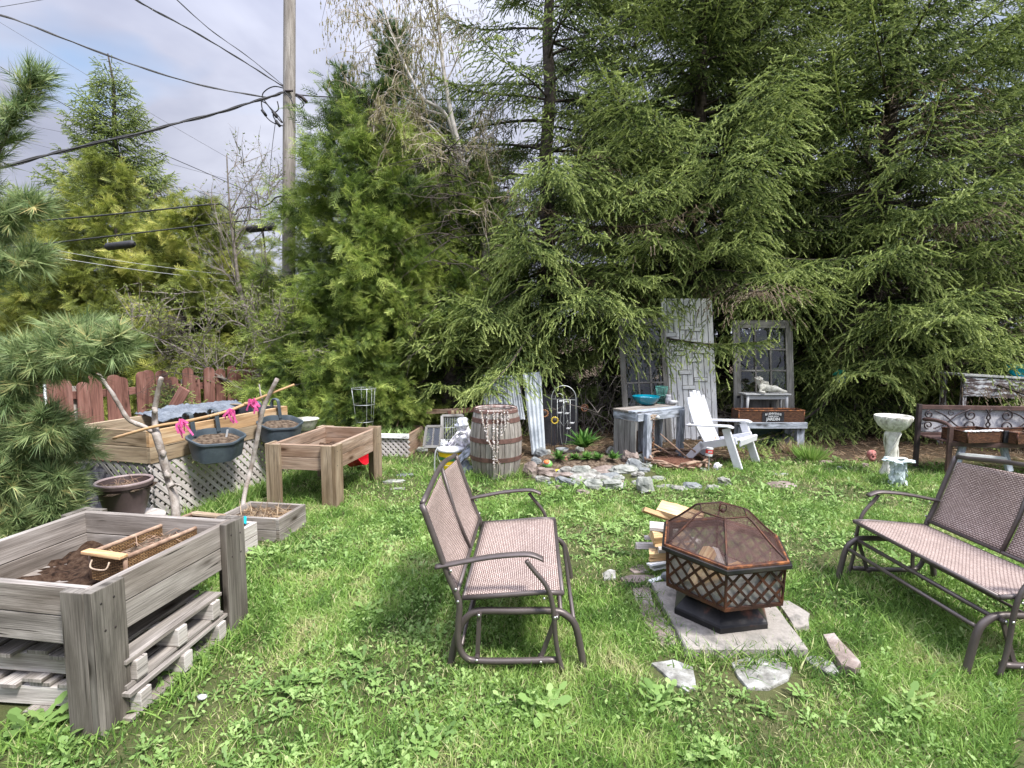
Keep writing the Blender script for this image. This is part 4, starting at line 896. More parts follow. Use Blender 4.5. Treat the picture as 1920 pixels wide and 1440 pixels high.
# driftwood frame: forked stick, second stick, rail
mb = MB(); YA = 4.12
mb.tube(catmull([P(332, 985, YA-.05), P(326, 930, YA), P(316, 900, YA+.02), P(303, 850, YA), P(292, 810, YA)], 5), [.031, .031, .03, .03, .031, .034, .031, .03, .029, .028, .028, .028, .029, .03, .028, .027, .027, .028, .029, .03, .027], 9)
mb.tube(catmull([P(294, 815, YA), P(290, 780, YA+.02), P(296, 735, YA), P(303, 708, YA-.02)], 5), [.024, .023, .022, .021, .023, .021, .02, .02, .019, .019, .02, .019, .018, .018, .019, .015], 8)
mb.tube(catmull([P(297, 818, YA), P(270, 800, YA+.02), P(240, 785, YA), P(212, 740, YA-.05), P(184, 700, YA-.08)], 5), [.018]*8+[.016]*8+[.014]*5, 8)
mb.tube([P(318, 915, YA), P(331, 908, YA-.05), P(340, 912, YA-.06)], [.012, .009, .006], 6)
for q in ((303, 850), (311, 890), (287, 770)): mb.blob(P(q[0]+3, q[1], YA-.02), (.022, .022, .03), .3, 2, 8, 6)
for i_ in range(len(mb.v)): p_ = Vector(mb.v[i_]); mb.v[i_] = tuple(p_+noise.noise_vector(p_*22)*.006+noise.noise_vector(p_*60)*.003)
mb.build('forked_branch', W_stick, smooth=True, label='thick grey forked branch stuck upright beside the near rail planter', cat='branch')
mb = MB(); YB = 4.55
mb.tube(catmull([P(452, 985, YB-.2), P(458, 930, YB-.1), P(470, 880, YB), P(481, 830, YB), P(488, 790, YB), P(498, 755, YB), P(520, 710, YB)], 5), .019, 8)
mb.tube(catmull([P(497, 760, YB), P(490, 745, YB), P(486, 720, YB)], 3), [.01, .01, .009, .008, .007, .006, .006], 6)
mb.build('grey_stick', W_stick, smooth=True, label='thin grey forked stick standing in the small planter box with dry stems', cat='stick')
mb = MB(); mb.tube(catmull([P(212, 822, 4.07), P(290, 800, 4.09), P(360, 788, 4.2), P(430, 770, 4.4), P(490, 745, 4.52), P(552, 721, 4.65)], 5), [.012]*10+[.013]*10+[.01]*6, 7)
for x, y in ((320, 797), (395, 780), (460, 757)): mb.blob(P(x, y, 4.15), (.012, .012, .012), .3, 2, 7, 5)
mb.build('branch_rail', W_orange, smooth=True, label='peeled branch laid across the two upright sticks and tied with pink ribbon', cat='branch')
for i, (x, y, Yq, lb) in enumerate(((345, 792, 4.16, 'pink ribbon tied beside the nearer rail planter'), (432, 770, 4.4, 'pink ribbon tied between the two rail planters'), (474, 753, 4.48, 'pink ribbon tied nearest the thin grey stick'))):
    mb = MB(); c = P(x, y, Yq)
    for k in range(11):
        d = Vector((random.uniform(-.045, .06), random.uniform(-.05, .02), random.uniform(-.12, .02))); q = catmull([c, c+d*.5+Vector((random.uniform(-.03, .03), -.02, .03)), c+d], 3)
        for u in range(len(q)-1): mb.board(q[u], q[u+1], .017, .0015, up=(random.uniform(-.4, .4), 0, 1))
    mb.tube([c+Vector((.014*math.cos(t), .004*math.sin(t*3), .018*math.sin(t)-.002)) for t in np.linspace(0, 6.28, 9)], .006, 6)
    mb.build('pink_ribbon', M_pink, label=lb, cat='ribbon', group='pink ribbons on the branch rail')
# brown pot on a stump
c = P(235, 935, 3.93); 
pot = thing('flower_pot', 'large brown ribbed pot of dead stalks on a log stump', 'flower pot', (c.x, c.y, .245)); pot.scale = (.82, .82, 1.06); mb = MB()
prof = [(.0, .0), (.135, .0), (.142, .01)]
for k in range(16): z = .02+.19*k/15; prof += [(.145+.06*(k/15)**.8, z), (.148+.06*(k/15)**.8, z+.006)]
prof += [(.212, .222), (.224, .226), (.226, .25), (.218, .256), (.206, .25), (.19, .18)]
mb.lathe(prof, (0, 0, 0), 40); mb.build('pot_body', M_brownpl, pot, smooth=True, local=True, auto=30)
mb = MB(); mb.lathe([(.226, .246), (.229, .252), (.224, .262), (.208, .262), (.203, .252)], (0, 0, 0), 40); mb.build('rim', M_brownrim, pot, smooth=True, local=True)
mb = MB(); mb.blob((0, 0, .205), (.2, .2, .018), .5, 5, 20, 8); mb.build('soil', M_soil2, pot, smooth=True, local=True)
mb = MB()
for k in range(26):
    a = random.uniform(0, 6.28); r = random.uniform(0, .15); p = Vector((r*math.cos(a), r*math.sin(a), .21)); d = Vector((random.uniform(-.12, .12), random.uniform(-.12, .12), random.uniform(.0, .07))); mb.tube([p, p+d*.5+Vector((0, 0, .02)), p+d], [.003, .002, .001], 4, cap=False)
mb.build('dead_stalks', W_stick2, pot, local=True)
mb = MB(); mb.lathe([(0, .0), (.22, 0), (.215, .08), (.21, .24), (.2, .245), (0, .245)], (c.x+.06, c.y-.01, 0), 22, wob=.03); mb.build('log_stump', [W_loggrey], smooth=True, auto=40, label='grey log stump carrying the brown pot', cat='stump')
# dry stalk tufts
def stalks(name, label, c, r, n, h, mat, cat, spread=.5, w_=.004, up0=.0, kind=None, tint=(0, 1)):
    c = Vector(c); a = rs.uniform(0, 2*PI, n); q = r*np.sqrt(rs.rand(n)); pos = np.stack([q*np.cos(a), q*np.sin(a), np.zeros(n)], 1)
    D = np.stack([np.cos(a)*spread*q/r, np.sin(a)*spread*q/r, np.ones(n)], 1)+rs.normal(0, .18, (n, 3)); tv, tt = blade_template(3, .35)
    V, Tr, tn = inst(tv, tt, pos, D, rs.normal(0, 1, (n, 3)), rs.uniform(.5, 1.1, n)*h, rs.uniform(tint[0], tint[1], n), np.full(n, w_)*rs.uniform(.7, 1.3, n))
    return np_obj(name, V+np.array(tuple(c)), Tr, tn, mat, off=np.array(tuple(c)), label=label, cat=cat, kind=kind)
def blade_template(seg=3, bend=.5, wd=1.0, fold=0):
    v = []; t = []
    for i in range(seg+1):
        s = i/seg; ww = wd*(1-s**1.6)*(.75+.5*math.sin(PI*min(s*1.2, 1))); x = s*(1-.25*bend*s); z = bend*.8*s*s
        if i < seg: v += [(x, -ww/2, z*1.0), (x, ww/2, z*1.0)]
        else: v += [(x, 0, z)]
    for i in range(seg-1): k = 2*i; t += [(k, k+1, k+3), (k, k+3, k+2)]
    k = 2*(seg-1); t.append((k, k+1, k+2)); return np.array(v, float), np.array(t)
# in blade templates z is scaled with the width, so bend is applied separately
def blades(pos, D, L, Wd, tint, bend=.45, seg=3, side=None):
    """curved blades: built as a quadratic bow from pos along D, drooping; returns V,Tr,tint"""
    n = len(pos); D = D/np.linalg.norm(D, axis=1, keepdims=True); a = rs.uniform(0, 2*PI, n)
    S = np.cross(D, np.stack([np.cos(a), np.sin(a), np.full(n, .2)], 1)) if side is None else side; S /= np.linalg.norm(S, axis=1, keepdims=True)
    B = D.copy(); B[:, 2] = 0; B += rs.normal(0, .25, B.shape)*np.array([1, 1, 0]); B[:, 2] -= .35; L = L[:, None]; Wd = Wd[:, None]; bd = bend*rs.uniform(.3, 1.4, (n, 1)); V = []
    for i in range(seg+1):
        s = i/seg; c = pos+D*L*s+B*L*bd*s*s
        w_ = Wd*(.8+.45*math.sin(PI*min(1, s*1.3)))*(1-s**2.2)
        if i < seg: V += [c-S*w_/2, c+S*w_/2]
        else: V += [c]
    V = np.stack(V, 1); m = V.shape[1]; t = []
    for i in range(seg-1): k = 2*i; t += [(k, k+1, k+3), (k, k+3, k+2)]
    k = 2*(seg-1); t.append((k, k+1, k+2)); t = np.array(t)
    return V.reshape(-1, 3), (t[None]+(np.arange(n)*m)[:, None, None]).reshape(-1, 3), np.repeat(tint, m)
# small ground boxes
def ground_box(name, label, NR, ang, w_, d, h, wood, soil=M_soil2, sz=.75, group=None):
    c0, c1, c2, c3, a, l = rect(NR, ang, w_, d, h); o = thing(name, label, 'planter box', c0, -ang, group); t = .03
    for p, q, inn, nm, trim in ((c0, c1, l, 'right_side', 0), (c1, c2, -a, 'far_side', t), (c2, c3, -l, 'left_side', 0), (c3, c0, a, 'near_side', t)):
        mb = MB(); e = (q-p).normalized()
        for k in range(2): mb.board(p+e*trim+inn*t/2+Z*(h*(.75-.5*k)-.002), q-e*trim+inn*t/2+Z*(h*(.75-.5*k)-.002), h/2-.004, t)
        mb.build(nm, wood, o, bevel=.003)
    mb = MB(); n = 12; vs = []
    for j in range(n+1):
        for i in range(n+1): p = c0+a*(t+(d-2*t)*j/n)+l*(t+(w_-2*t)*i/n); vs.append((p.x, p.y, h*sz+.03*noise.noise(p*12)))
    mb.add(vs, [(j*(n+1)+i, (j+1)*(n+1)+i, (j+1)*(n+1)+i+1, j*(n+1)+i+1) for j in range(n) for i in range(n)]); mb.build('soil', soil, o, smooth=True)
    return o, (c0+c2)/2
b1, cb = ground_box('planter_box', 'small grey ground box holding cut dry stems', (-1.805, 4.02), R_(9.5), .52, .38, .19, W_grey)
n = 260; pos = np.stack([cb.x+rs.uniform(-.2, .2, n), cb.y+rs.uniform(-.17, .17, n), np.full(n, .14)], 1); D = rs.normal(0, 1, (n, 3)); D[:, 2] = np.abs(D[:, 2])*.35
V, Tr, tn = blades(pos, D, rs.uniform(.03, .1, n), rs.uniform(.004, .012, n), rs.uniform(.2, 1, n), .2)
n = 40; pos = np.stack([cb.x+rs.uniform(-.2, .2, n), cb.y+rs.uniform(-.17, .17, n), np.full(n, .14)], 1); D = rs.normal(0, .35, (n, 3)); D[:, 2] = 1
V2, T2, t2 = blades(pos, D, rs.uniform(.06, .16, n), np.full(n, .005), rs.uniform(.3, 1, n), .2); V, Tr, tn = merge([(V, Tr, tn), (V2, T2, t2)])
np_obj('cut_stalks', V-np.array(tuple(MW[b1.name].translation)) if False else V, Tr, tn, M_dry, off=np.array([cb.x, cb.y, .14]), label='cut dry stems and leaf scraps filling the small grey ground box', cat='dry stalks')
b2, cb2 = ground_box('planter_box', 'long low grey box between the near planter and the box of dry stems', (-2.08, 3.07), R_(9.5), .42, .88, .2, W_loggrey)
cloth('garden_glove', M_teal2, lambda u, v: tuple(G(440+22*u, 985-14*v, .2)+Vector((0, 0, .03*noise.noise(Vector((u*4, v*4, 3)))+.01))), 8, 8, 'crumpled turquoise glove lying in the long low box', 'glove')
# lattice bed behind and tomato cage
c0, c1, c2, c3, a_, l_ = rect((-1.36, 6.98), R_(6), 1.0, .7, .3); bd2 = thing('lattice_planter', 'low lattice-faced bed with pale trim, behind the brown planter', 'raised bed', c0, -R_(6))
for p, q, inn, nm, tr_ in ((c0, c1, l_, 'right_side', 0), (c1, c2, -a_, 'far_side', .03), (c2, c3, -l_, 'left_side', 0)):
    mb = MB(); e = (q-p).normalized()
    for k in range(2): mb.board(p+e*tr_+inn*.015+Z*(.23-.15*k), q-e*tr_+inn*.015+Z*(.23-.15*k), .146, .03)
    mb.build(nm, W_brown, bd2, bevel=.003)
mb = MB(); lattice(mb, c3+Z*.0, -l_, Z, 1.0, .26, nrm=-a_, pitch=.05, wd=.028); mb.build('lattice_skirt', W_lat, bd2)
mb = MB(); mb.board(c0-a_*.022+Z*.28, c3-a_*.022+Z*.28, .06, .025); mb.build('trim', W_white, bd2, bevel=.003)
mb = MB(); mb.board((c0+c3)/2+Z*.25+a_*.02, (c1+c2)/2+Z*.25-a_*.02, .94, .02, up=l_); mb.build('soil', M_soil, bd2)
n = 300; pos = np.stack([rs.uniform(c3.x+.1, c0.x-.05, n), rs.uniform(7.05, 7.6, n), np.full(n, .26)], 1); D = rs.normal(0, .5, (n, 3)); D[:, 2] = 1
V, Tr, tn = blades(pos, D, rs.uniform(.05, .16, n), rs.uniform(.006, .02, n), rs.uniform(.2, 1, n), .5); np_obj('bed_weeds', V, Tr, tn, M_weed, off=pos[0], label='grassy weeds growing in the low lattice-faced bed', cat='weeds', kind='stuff')
cg = P(684, 800, 7.3); mb = MB(); cg.z = .2
rings = [(P(684, 728, 7.3).z, .165), (P(684, 758, 7.3).z, .14), (P(684, 790, 7.3).z, .115)]
for z, r in rings: mb.tube([(cg.x+r*math.cos(t), cg.y+r*math.sin(t), z) for t in np.linspace(0, 6.283, 25)[:-1]], .0045, 5, closed=True); 
for k in range(4): a = k*PI/2+.5; mb.tube([(cg.x+r*math.cos(a), cg.y+r*math.sin(a), z) for z, r in [(rings[0][0]+.01, .166)]+rings[1:]+[(.2, .07)]], .004, 5)
for dx_ in (.01, .03): a = .5; mb.tube([(cg.x+.09+dx_*2, cg.y, rings[0][0]), (cg.x+.07+dx_, cg.y, .2)], .003, 4)
mb.build('tomato_cage', M_steel, smooth=True, label='wire tomato cage with three rings behind the brown planter', cat='plant cage')
# white urn
cu = P(573, 815, 6.9); urn = thing('garden_urn', 'white cast stone urn between the lattice bed and the brown planter', 'urn', (cu.x, cu.y, 0)); z1 = P(573, 787, 6.9).z; mb = MB()
mb.lathe([(0, 0), (.11, 0), (.11, .05), (.07, .09), (.06, z1-.22), (.08, z1-.18), (.1, z1-.15)], (0, 0, 0), 22); mb.build('pedestal', M_stonec, urn, smooth=True, local=True)
mb = MB(); mb.lathe([(.06, z1-.15), (.11, z1-.12), (.14, z1-.06), (.17, z1), (.18, z1+.01), (.17, z1+.015), (.14, z1-.02), (0, z1-.05)], (0, 0, 0), 26); mb.build('bowl', M_stonec, urn, smooth=True, local=True)
# red bucket on its side
cbk = G(655, 893, 0); M3 = Matrix.Rotation(R_(65), 3, 'Y') @ Matrix.Rotation(.3, 3, 'X'); rb = thing('red_bucket', 'red plastic bucket tipped over under the brown planter', 'bucket', cbk+Vector((0, .3, 0)))
mb = MB(); mb.lathe([(0, 0), (.07, 0), (.1, .19), (.112, .19), (.112, .21), (.098, .21), (.068, .02)], (-.08, 0, .1), 24, M=M3); mb.build('bucket_body', M_redpl, rb, smooth=True, local=True, auto=40)
mb = MB(); mb.tube([Vector((-.08, 0, .1))+M3 @ Vector((.11*math.cos(t), .11*math.sin(t)*.6, .2+.1*math.sin(t))) for t in np.linspace(0, PI, 12)], .003, 5); mb.build('handle', M_steel, rb, smooth=True, local=True)

# ------------------------------------------------------------------ red picket fence
fA = Vector((-5.9, 5.2, 0)); fB = Vector((-3.75, 8.5, 0)); fe = (fB-fA).normalized(); fn = Vector((fe.y, -fe.x, 0)); FL_ = (fB-fA).length
fence = thing('picket_fence', 'weathered red picket fence with round-topped boards along the left side', 'fence', fA)
def picket(p, h, w_, lean=0, tilt=0):
    mb = MB(); poly = [(-w_/2, 0), (w_/2, 0), (w_/2, h-w_*.42)]+[(w_/2*math.cos(t), h-w_*.42+w_*.42*math.sin(t)) for t in np.linspace(.3, PI-.3, 7)]+[(-w_/2, h-w_*.42)]
    up = (Z+fe*lean+fn*tilt).normalized(); t = .02
    vs = [p+fe*x+up*y+fn*t/2 for x, y in poly]+[p+fe*x+up*y-fn*t/2 for x, y in poly]; m = len(poly); o_ = random.uniform(0, 30)
    fs = [tuple(range(m)), tuple(range(2*m-1, m-1, -1))]+[(k, m+k, m+(k+1) % m, (k+1) % m) for k in range(m)]; pl = poly+poly
    mb.add(vs, fs, [[(o_+pl[q][1], o_+pl[q][0]) for q in f] for f in fs]); return mb.build('picket', W_red, fence)
s = 0; k = 0
while s < FL_:
    w_ = random.choice((.13, .14, .15)); h = 1.12+random.uniform(-.07, .05); picket(fA+fe*s+fn*(.0 if k % 2 else .045), h, w_, random.uniform(-.03, .03)); s += w_+random.uniform(-.02, .035); k += 1
mb = MB(); mb.board(fA-fn*.03+Z*.9, fB-fn*.03+Z*.9, .09, .04); mb.board(fA-fn*.03+Z*.3, fB-fn*.03+Z*.3, .09, .04); mb.build('rail', W_red, fence)
for s in (0, 1.3, 2.6, FL_): mb = MB(); mb.board(fA+fe*s-fn*.1+Z*-.02, fA+fe*s-fn*.1+Z*1.0, .09, .09, up=fe); mb.build('post', W_grey, fence)
# second stretch nearer the camera, behind the pine
mb = MB(); mb.board(P(318, 778, 6.35), P(347, 728, 6.35), .14, .02, up=(1, 0, .4)); mb.build('loose_board', W_red, bevel=.02, label='loose dark red board leaning across the fence behind the forked branch', cat='board')
mb = MB(); mb.tube([P(83, 720, 5.5), P(81, 617, 5.5)], .014, 8); mb.tube([P(83, 720, 5.5), (P(83, 720, 5.5).x, 5.5, -.02)], .014, 8); mb.build('metal_post', M_steel, smooth=True, label='thin galvanised post standing by the pine boughs at the left', cat='post')
# ------------------------------------------------------------------ gliders
def glider(label):
    o = thing('glider_bench', label, 'glider bench', (0, 0, 0), 0, 'sling glider benches facing the fire pit'); W = .512; L = dict(local=True)
    bk = [(-.243, .352), (-.30, .47), (-.345, .60), (-.42, .815)]
    def bkp(v):
        for (a, b), (c, d) in zip(bk, bk[1:]):
            if v <= d: t = (v-b)/(d-b); return a+(c-a)*t
        return bk[-1][0]
    # seat sling
    def sheet(f, nu, nv, nm, us, vs_):
        mb = MB(); g = [[f(i/nu, j/nv) for i in range(nu+1)] for j in range(nv+1)]; n = nu+1
        V = [p for r in g for p in r]; fs = [(j*n+i, j*n+i+1, (j+1)*n+i+1, (j+1)*n+i) for j in range(nv) for i in range(nu)]
        mb.add(V, fs, [[((q % n)/nu*us, (q//n)/nv*vs_) for q in f_] for f_ in fs]); q = mb.build(nm, M_sling, o, smooth=True, **L); m = q.modifiers.new('solid', 'SOLIDIFY'); m.thickness = .004; return q
    def seat(u, v):
        x = -.222+.462*v; z = .362+.036*v+.012*math.sin(v*PI)*0-.03*math.sin(u*PI)*math.sin(v*PI)**.8-.03*max(0, v-.9)/.1*.5; return (x, -W+.012+2*(W-.012)*u, z)
    sheet(seat, 24, 12, 'seat', .98, .47)
    for s in (-1, 1):
        def bp(u, v, s=s):
            z = .385+(.40+(.035*(u if s < 0 else 1-u)))*v; y = (-W+.012+(W-.026)*u) if s < 0 else (.014+(W-.026)*u); return (bkp(z)-.02*math.sin(u*PI)*math.sin(v*PI), y, z)
        sheet(bp, 12, 12, 'backrest', .49, .44)
    mb = MB(); r = .0125
    # seat frame and centre bars
    for s in (-1, 1): mb.tube([(-.235, s*W, .355), (-.05, s*W, .372), (.15, s*W, .392), (.245, s*W, .39)], r, 8)
    mb.tube([(-.228, -W, .356), (-.228, W, .356)], r*.9, 8); mb.tube([(.24, -W, .386), (.24, W, .386)], r*.9, 8)
    mb.tube([(-.23, 0, .35), (-.12, 0, .325), (.1, 0, .33), (.236, 0, .38)], r*.9, 8)
    mb.build('seat_frame', M_frame, o, smooth=True, **L)
    # back frame: top rail arches up to the middle
    mb = MB()
    top = [(bk[-1][0], y, .815+.055*max(0, math.cos(y/W*PI/2))**1.4) for y in np.linspace(-W, W, 13)]; mb.tube(top, .0145, 8)
    mb.tube([(bkp(.385), -W, .385), (bkp(.385), W, .385)], .011, 8); mb.tube([(bkp(.38), 0, .38), (bkp(.6), 0, .6), (bkp(.815), 0, .865)], .011, 8)
    mb.build('back_frame', M_frame, o, smooth=True, **L)
    for s in (-1, 1):
        y = s*(W+.012); mb = MB()   # swinging side loop
        loop = [(-.42, .815), (-.345, .6), (-.30, .47), (-.25, .344), (-.253, .24), (-.255, .17), (-.246, .105), (-.215, .062), (-.165, .05), (0, .052), (.223, .065)]
        mb.tube(catmull([(u, y, v) for u, v in loop], 4), .0155, 10); mb.build('side_loop', M_frame, o, smooth=True, **L)
        mb = MB(); st = [(.07, .556), (.105, .51), (.155, .45), (.183, .39), (.2, .3), (.207, .2), (.222, .1), (.243, .02)]
        mb.tube(catmull([(u, s*(W+.026), v) for u, v in st], 4), .0115, 8); mb.build('arm_strut', M_frame, o, smooth=True, **L)
        ar = catmull([(-.36, y, .512), (-.25, y, .535), (-.117, y, .562), (0, y, .577), (.09, y, .58), (.15, y, .558)], 5); mb = MB()
        n = 10; V = []; 
        for q in ar:
            for k in range(n): a = 2*PI*k/n; V.append(q+Vector((0, math.cos(a)*.024, math.sin(a)*.011)))
        N = len(ar); fs = [(i*n+k, i*n+(k+1) % n, (i+1)*n+(k+1) % n, (i+1)*n+k) for i in range(N-1) for k in range(n)]+[tuple(range(n-1, -1, -1)), tuple((N-1)*n+k for k in range(n))]
        mb.add(V, fs); mb.build('armrest', M_frame, o, smooth=True, **L)
        yb = s*(W-.03); mb = MB()   # base hoop standing on the grass
        hp = [(-.3, -.015), (-.285, .08), (-.26, .17), (-.225, .235), (-.163, .275), (0, .28), (.2, .285), (.265, .262), (.305, .215), (.33, .11), (.352, -.015)]
        mb.tube(catmull([(u, yb, v) for u, v in hp], 4), .0175, 10); mb.build('base_hoop', M_frame, o, smooth=True, **L)
        for u0, u1 in ((-.155, -.165), (.215, .14)):
            mb = MB(); mb.board((u0, yb+s*.022, .275), (u1, yb+s*.022, .058), .022, .012, up=(1, 0, 0)); mb.tube([(u0, yb, .272), (u0, yb+s*.04, .272)], .013, 8); mb.tube([(u1, yb, .062), (u1, yb+s*.05, .062)], .013, 8)
            mb.build('glide_link', M_frame, o, bevel=.002, **L)
        for u, v, yy in ((-.285, .5, y+s*.017), (-.262, .41, y+s*.017), (-.252, .35, y+s*.017), (.155, .37, y+s*.01), (.205, .285, y+s*.024), (-.155, .275, yb+s*.042), (.215, .275, yb+s*.042), (-.165, .06, y+s*.017), (.14, .06, y+s*.017)):
            mb = MB(); mb.blob((u, yy, v), (.0075, .005, .0075), 0, 1, 8, 5); mb.build('bolt', M_bolt, o, smooth=True, **L)
    mb = MB()
    for x, z in ((-.2, .255), (.235, .275)): mb.tube([(x, -W+.035, z), (x, W-.035, z)], .012, 8)
    mb.tube([(.3, -W+.035, .22), (.3, W-.035, .22)], .011, 8); mb.tube([(-.24, -W, .12), (-.24, W, .12)], .009, 8); mb.build('cross_bars', M_frame, o, smooth=True, **L)
    return o
gl1 = glider('glider bench left of the fire pit, its far corner in front of the barrel')
gl2 = copy_tree(gl1); gl2['label'] = 'glider bench cut off by the right edge of the photo, in front of the birdbath'
gl1.location = (.02, 2.945, 0); gl1.rotation_euler = (0, 0, R_(-2.5)); gl2.location = (2.5, 2.9, 0); gl2.rotation_euler = (0, 0, R_(181.5))
# ------------------------------------------------------------------ fire pit
FC = Vector((1.18, 2.91, 0)); FA = R_(10)
def hexp(R, z, n=6, a0=FA, c=FC): return [Vector((c.x+R*math.cos(a0+k*PI/3), c.y+R*math.sin(a0+k*PI/3)*(1.14 if z > .2 else 1), z)) for k in range(6)]
fp = thing('fire_pit', 'rusty hexagonal fire pit with lattice sides and a mesh spark cover', 'fire pit', FC+Vector((0, 0, .05)), 0); fp.scale = (.945, .945, 1)
def hexring(mb, prof, mi=0):
    V = []; 
    for R, z in prof: V += hexp(R, z)
    m = len(prof); mb.add(V, [(i*6+k, i*6+(k+1) % 6, (i+1)*6+(k+1) % 6, (i+1)*6+k) for i in range(m-1) for k in range(6)])
mb = MB(); hexring(mb, [(.0, .055), (.29, .05), (.29, .08), (.283, .09), (.225, .145), (.215, .15), (.215, .18), (.235, .195), (.235, .2), (.0, .2)]); mb.build('base', M_pitbase, fp, bevel=.004)
mb = MB(); hexring(mb, [(.32, .452), (.385, .452), (.385, .43), (.32, .426), (.32, .452)]); mb.build('rim', M_pitrim, fp, bevel=.003)
mb = MB(); hexring(mb, [(.37, .453), (.37, .464), (.345, .464), (.345, .453)]); mb.build('inner_rim_edge', M_rustlt, fp, bevel=.002)
top_, bot_ = hexp(.35, .43), hexp(.34, .222)
for k in range(6):
    a, b, c, d = bot_[k], bot_[(k+1) % 6], top_[(k+1) % 6], top_[k]; mb = MB(); u = (b-a); L_ = u.length; u.normalize(); v = (d+c-a-b)/2; H_ = v.length; v.normalize(); nr = u.cross(v)
    o_ = a+u*.0
    lattice(mb, a, u, v, L_, H_, pitch=.062, wd=.0145, th=.004, nrm=nr)
    mb.board(a+v*.008, b+v*.008, .018, .012, up=v); mb.board(d-v*.008, c-v*.008, .018, .012, up=v); mb.tube([a-u*.001, d], .008, 6)
    mb.build('lattice_side', M_rust, fp)
    mb = MB(); q = -nr*.012; vs = [a+q+u*.01, b+q-u*.01, c+q-u*.012, d+q+u*.012]; mb.add(vs, [(0, 1, 2, 3)], [[(0, 0), (L_, 0), (L_, H_), (0, H_)]]); mb.build('side_screen', M_sscreen if 'M_sscreen' in globals() else m_screen('grey_side_screen', (.42, .42, .4), .72), fp)
mb = MB(); hexring(mb, [(.0, .228), (.31, .226), (.325, .25)]); mb.build('fire_bowl', M_rust, fp)
mb = MB(); hexring(mb, [(.32, .245), (.28, .25), (.0, .262)]); mb.build('ash_bed', m_basic('ash', (.2, .17, .14), (.4, .36, .32), 20, .95, bump=1, bd=.02), fp)
# spark cover: mesh dome on a rusty frame
dm = [(.352, .462), (.33, .48), (.275, .522), (.22, .57), (.17, .615), (.14, .63), (.001, .622)]
mb = MB(); V = []
for R, z in dm:
    hp = hexp(R, z); 
    for k in range(6):
        for j in range(4):
            p = hp[k].lerp(hp[(k+1) % 6], j/4); V.append(p+Vector((0, 0, .006*noise.noise(p*18))))
n = 24; m = len(dm); fs = [(i*n+k, i*n+(k+1) % n, (i+1)*n+(k+1) % n, (i+1)*n+k) for i in range(m-1) for k in range(n)]
mb.add(V, fs, [[(V[q].x*1.0, V[q].y+V[q].z) for q in f] for f in fs]); dome = mb.build('spark_cover', M_screen, fp)
mb = MB()
hs = [hexp(R, z) for R, z in dm]
for k in range(6): mb.tube([h[k] for h in hs[:6]], .0065, 6)
mb.tube(hs[0], .007, 6, closed=True); mb.tube(hs[5], .005, 6, closed=True)
mb.build('cover_frame', M_rust, dome, smooth=True)
mb = MB(); c = FC+Vector((0, 0, .636)); mb.tube([c+Vector((.022*math.cos(t), 0, .022*math.sin(t)+.008)) for t in np.linspace(0, 6.283, 13)[:-1]], .004, 5, closed=True); mb.tube([c+Vector((0, 0, -.02)), c], .012, 8); mb.build('lifting_ring', M_rust, dome, smooth=True)
def log(name, a, b, w_, t, mat, label, group=None, wedge=True, cat='firewood'):
    a = Vector(a); b = Vector(b); d = (b-a).normalized(); up = Vector((0, 0, 1)); sd_ = d.cross(up).normalized(); up = sd_.cross(d); ph = random.uniform(-.5, .5)
    s2 = sd_*math.cos(ph)+up*math.sin(ph); u2 = up*math.cos(ph)-sd_*math.sin(ph); N = 6; mb = MB(); V = []
    poly = [(-.5, -.5), (.5, -.45), (.42, .2), (.05, .5), (-.45, .3)] if wedge else [(-.5, -.5), (.5, -.5), (.5, .5), (-.5, .5)]
    for i in range(N+1):
        p = a.lerp(b, i/N)
        for x, y in poly: V.append(p+s2*(x*w_*(1+.12*noise.noise(Vector((i*.8, x*3, a.x*9)))))+u2*(y*t*(1+.15*noise.noise(Vector((i*.7, y*3, a.y*9))))))
    m = len(poly); fs = [(i*m+k, i*m+(k+1) % m, (i+1)*m+(k+1) % m, (i+1)*m+k) for i in range(N) for k in range(m)]+[tuple(range(m-1, -1, -1)), tuple(N*m+k for k in range(m))]; o_ = random.uniform(0, 20); Ln = (b-a).length
    uv = [[(o_+Ln*(q//m)/N, o_+(q % m)*w_*.7) for q in f] for f in fs[:-2]]+[[(o_+.02*poly[q % m][1], o_+poly[q % m][0]*w_) for q in f] for f in fs[-2:]]
    mb.add(V, fs, uv); return mb.build(name, mat, label=label, cat=cat, group=group, bevel=.002)
for i, (dx, dy, a, L_, z, m_, lb) in enumerate(((-.12, .0, 50, .3, .30, W_log, 'pale split log standing slanted inside the fire pit, at the left'), (-.02, -.06, 20, .28, .285, W_log, 'split log lying across the middle of the fire pit'),
    (.1, .02, -30, .26, .28, W_tan, 'charred brown log inside the fire pit, at the right'), (.02, .1, 80, .24, .29, W_loggrey, 'grey log at the back inside the fire pit'), (.06, -.1, 5, .2, .27, W_loggrey, 'short ashy log near the front of the fire pit'))):
    c = FC+Vector((dx, dy, z)); d = Vector((math.cos(R_(a)), math.sin(R_(a)), .35 if i == 0 else .12))*L_/2; log('split_log', c-d, c+d, .075, .06, m_, lb, 'logs in the fire pit')
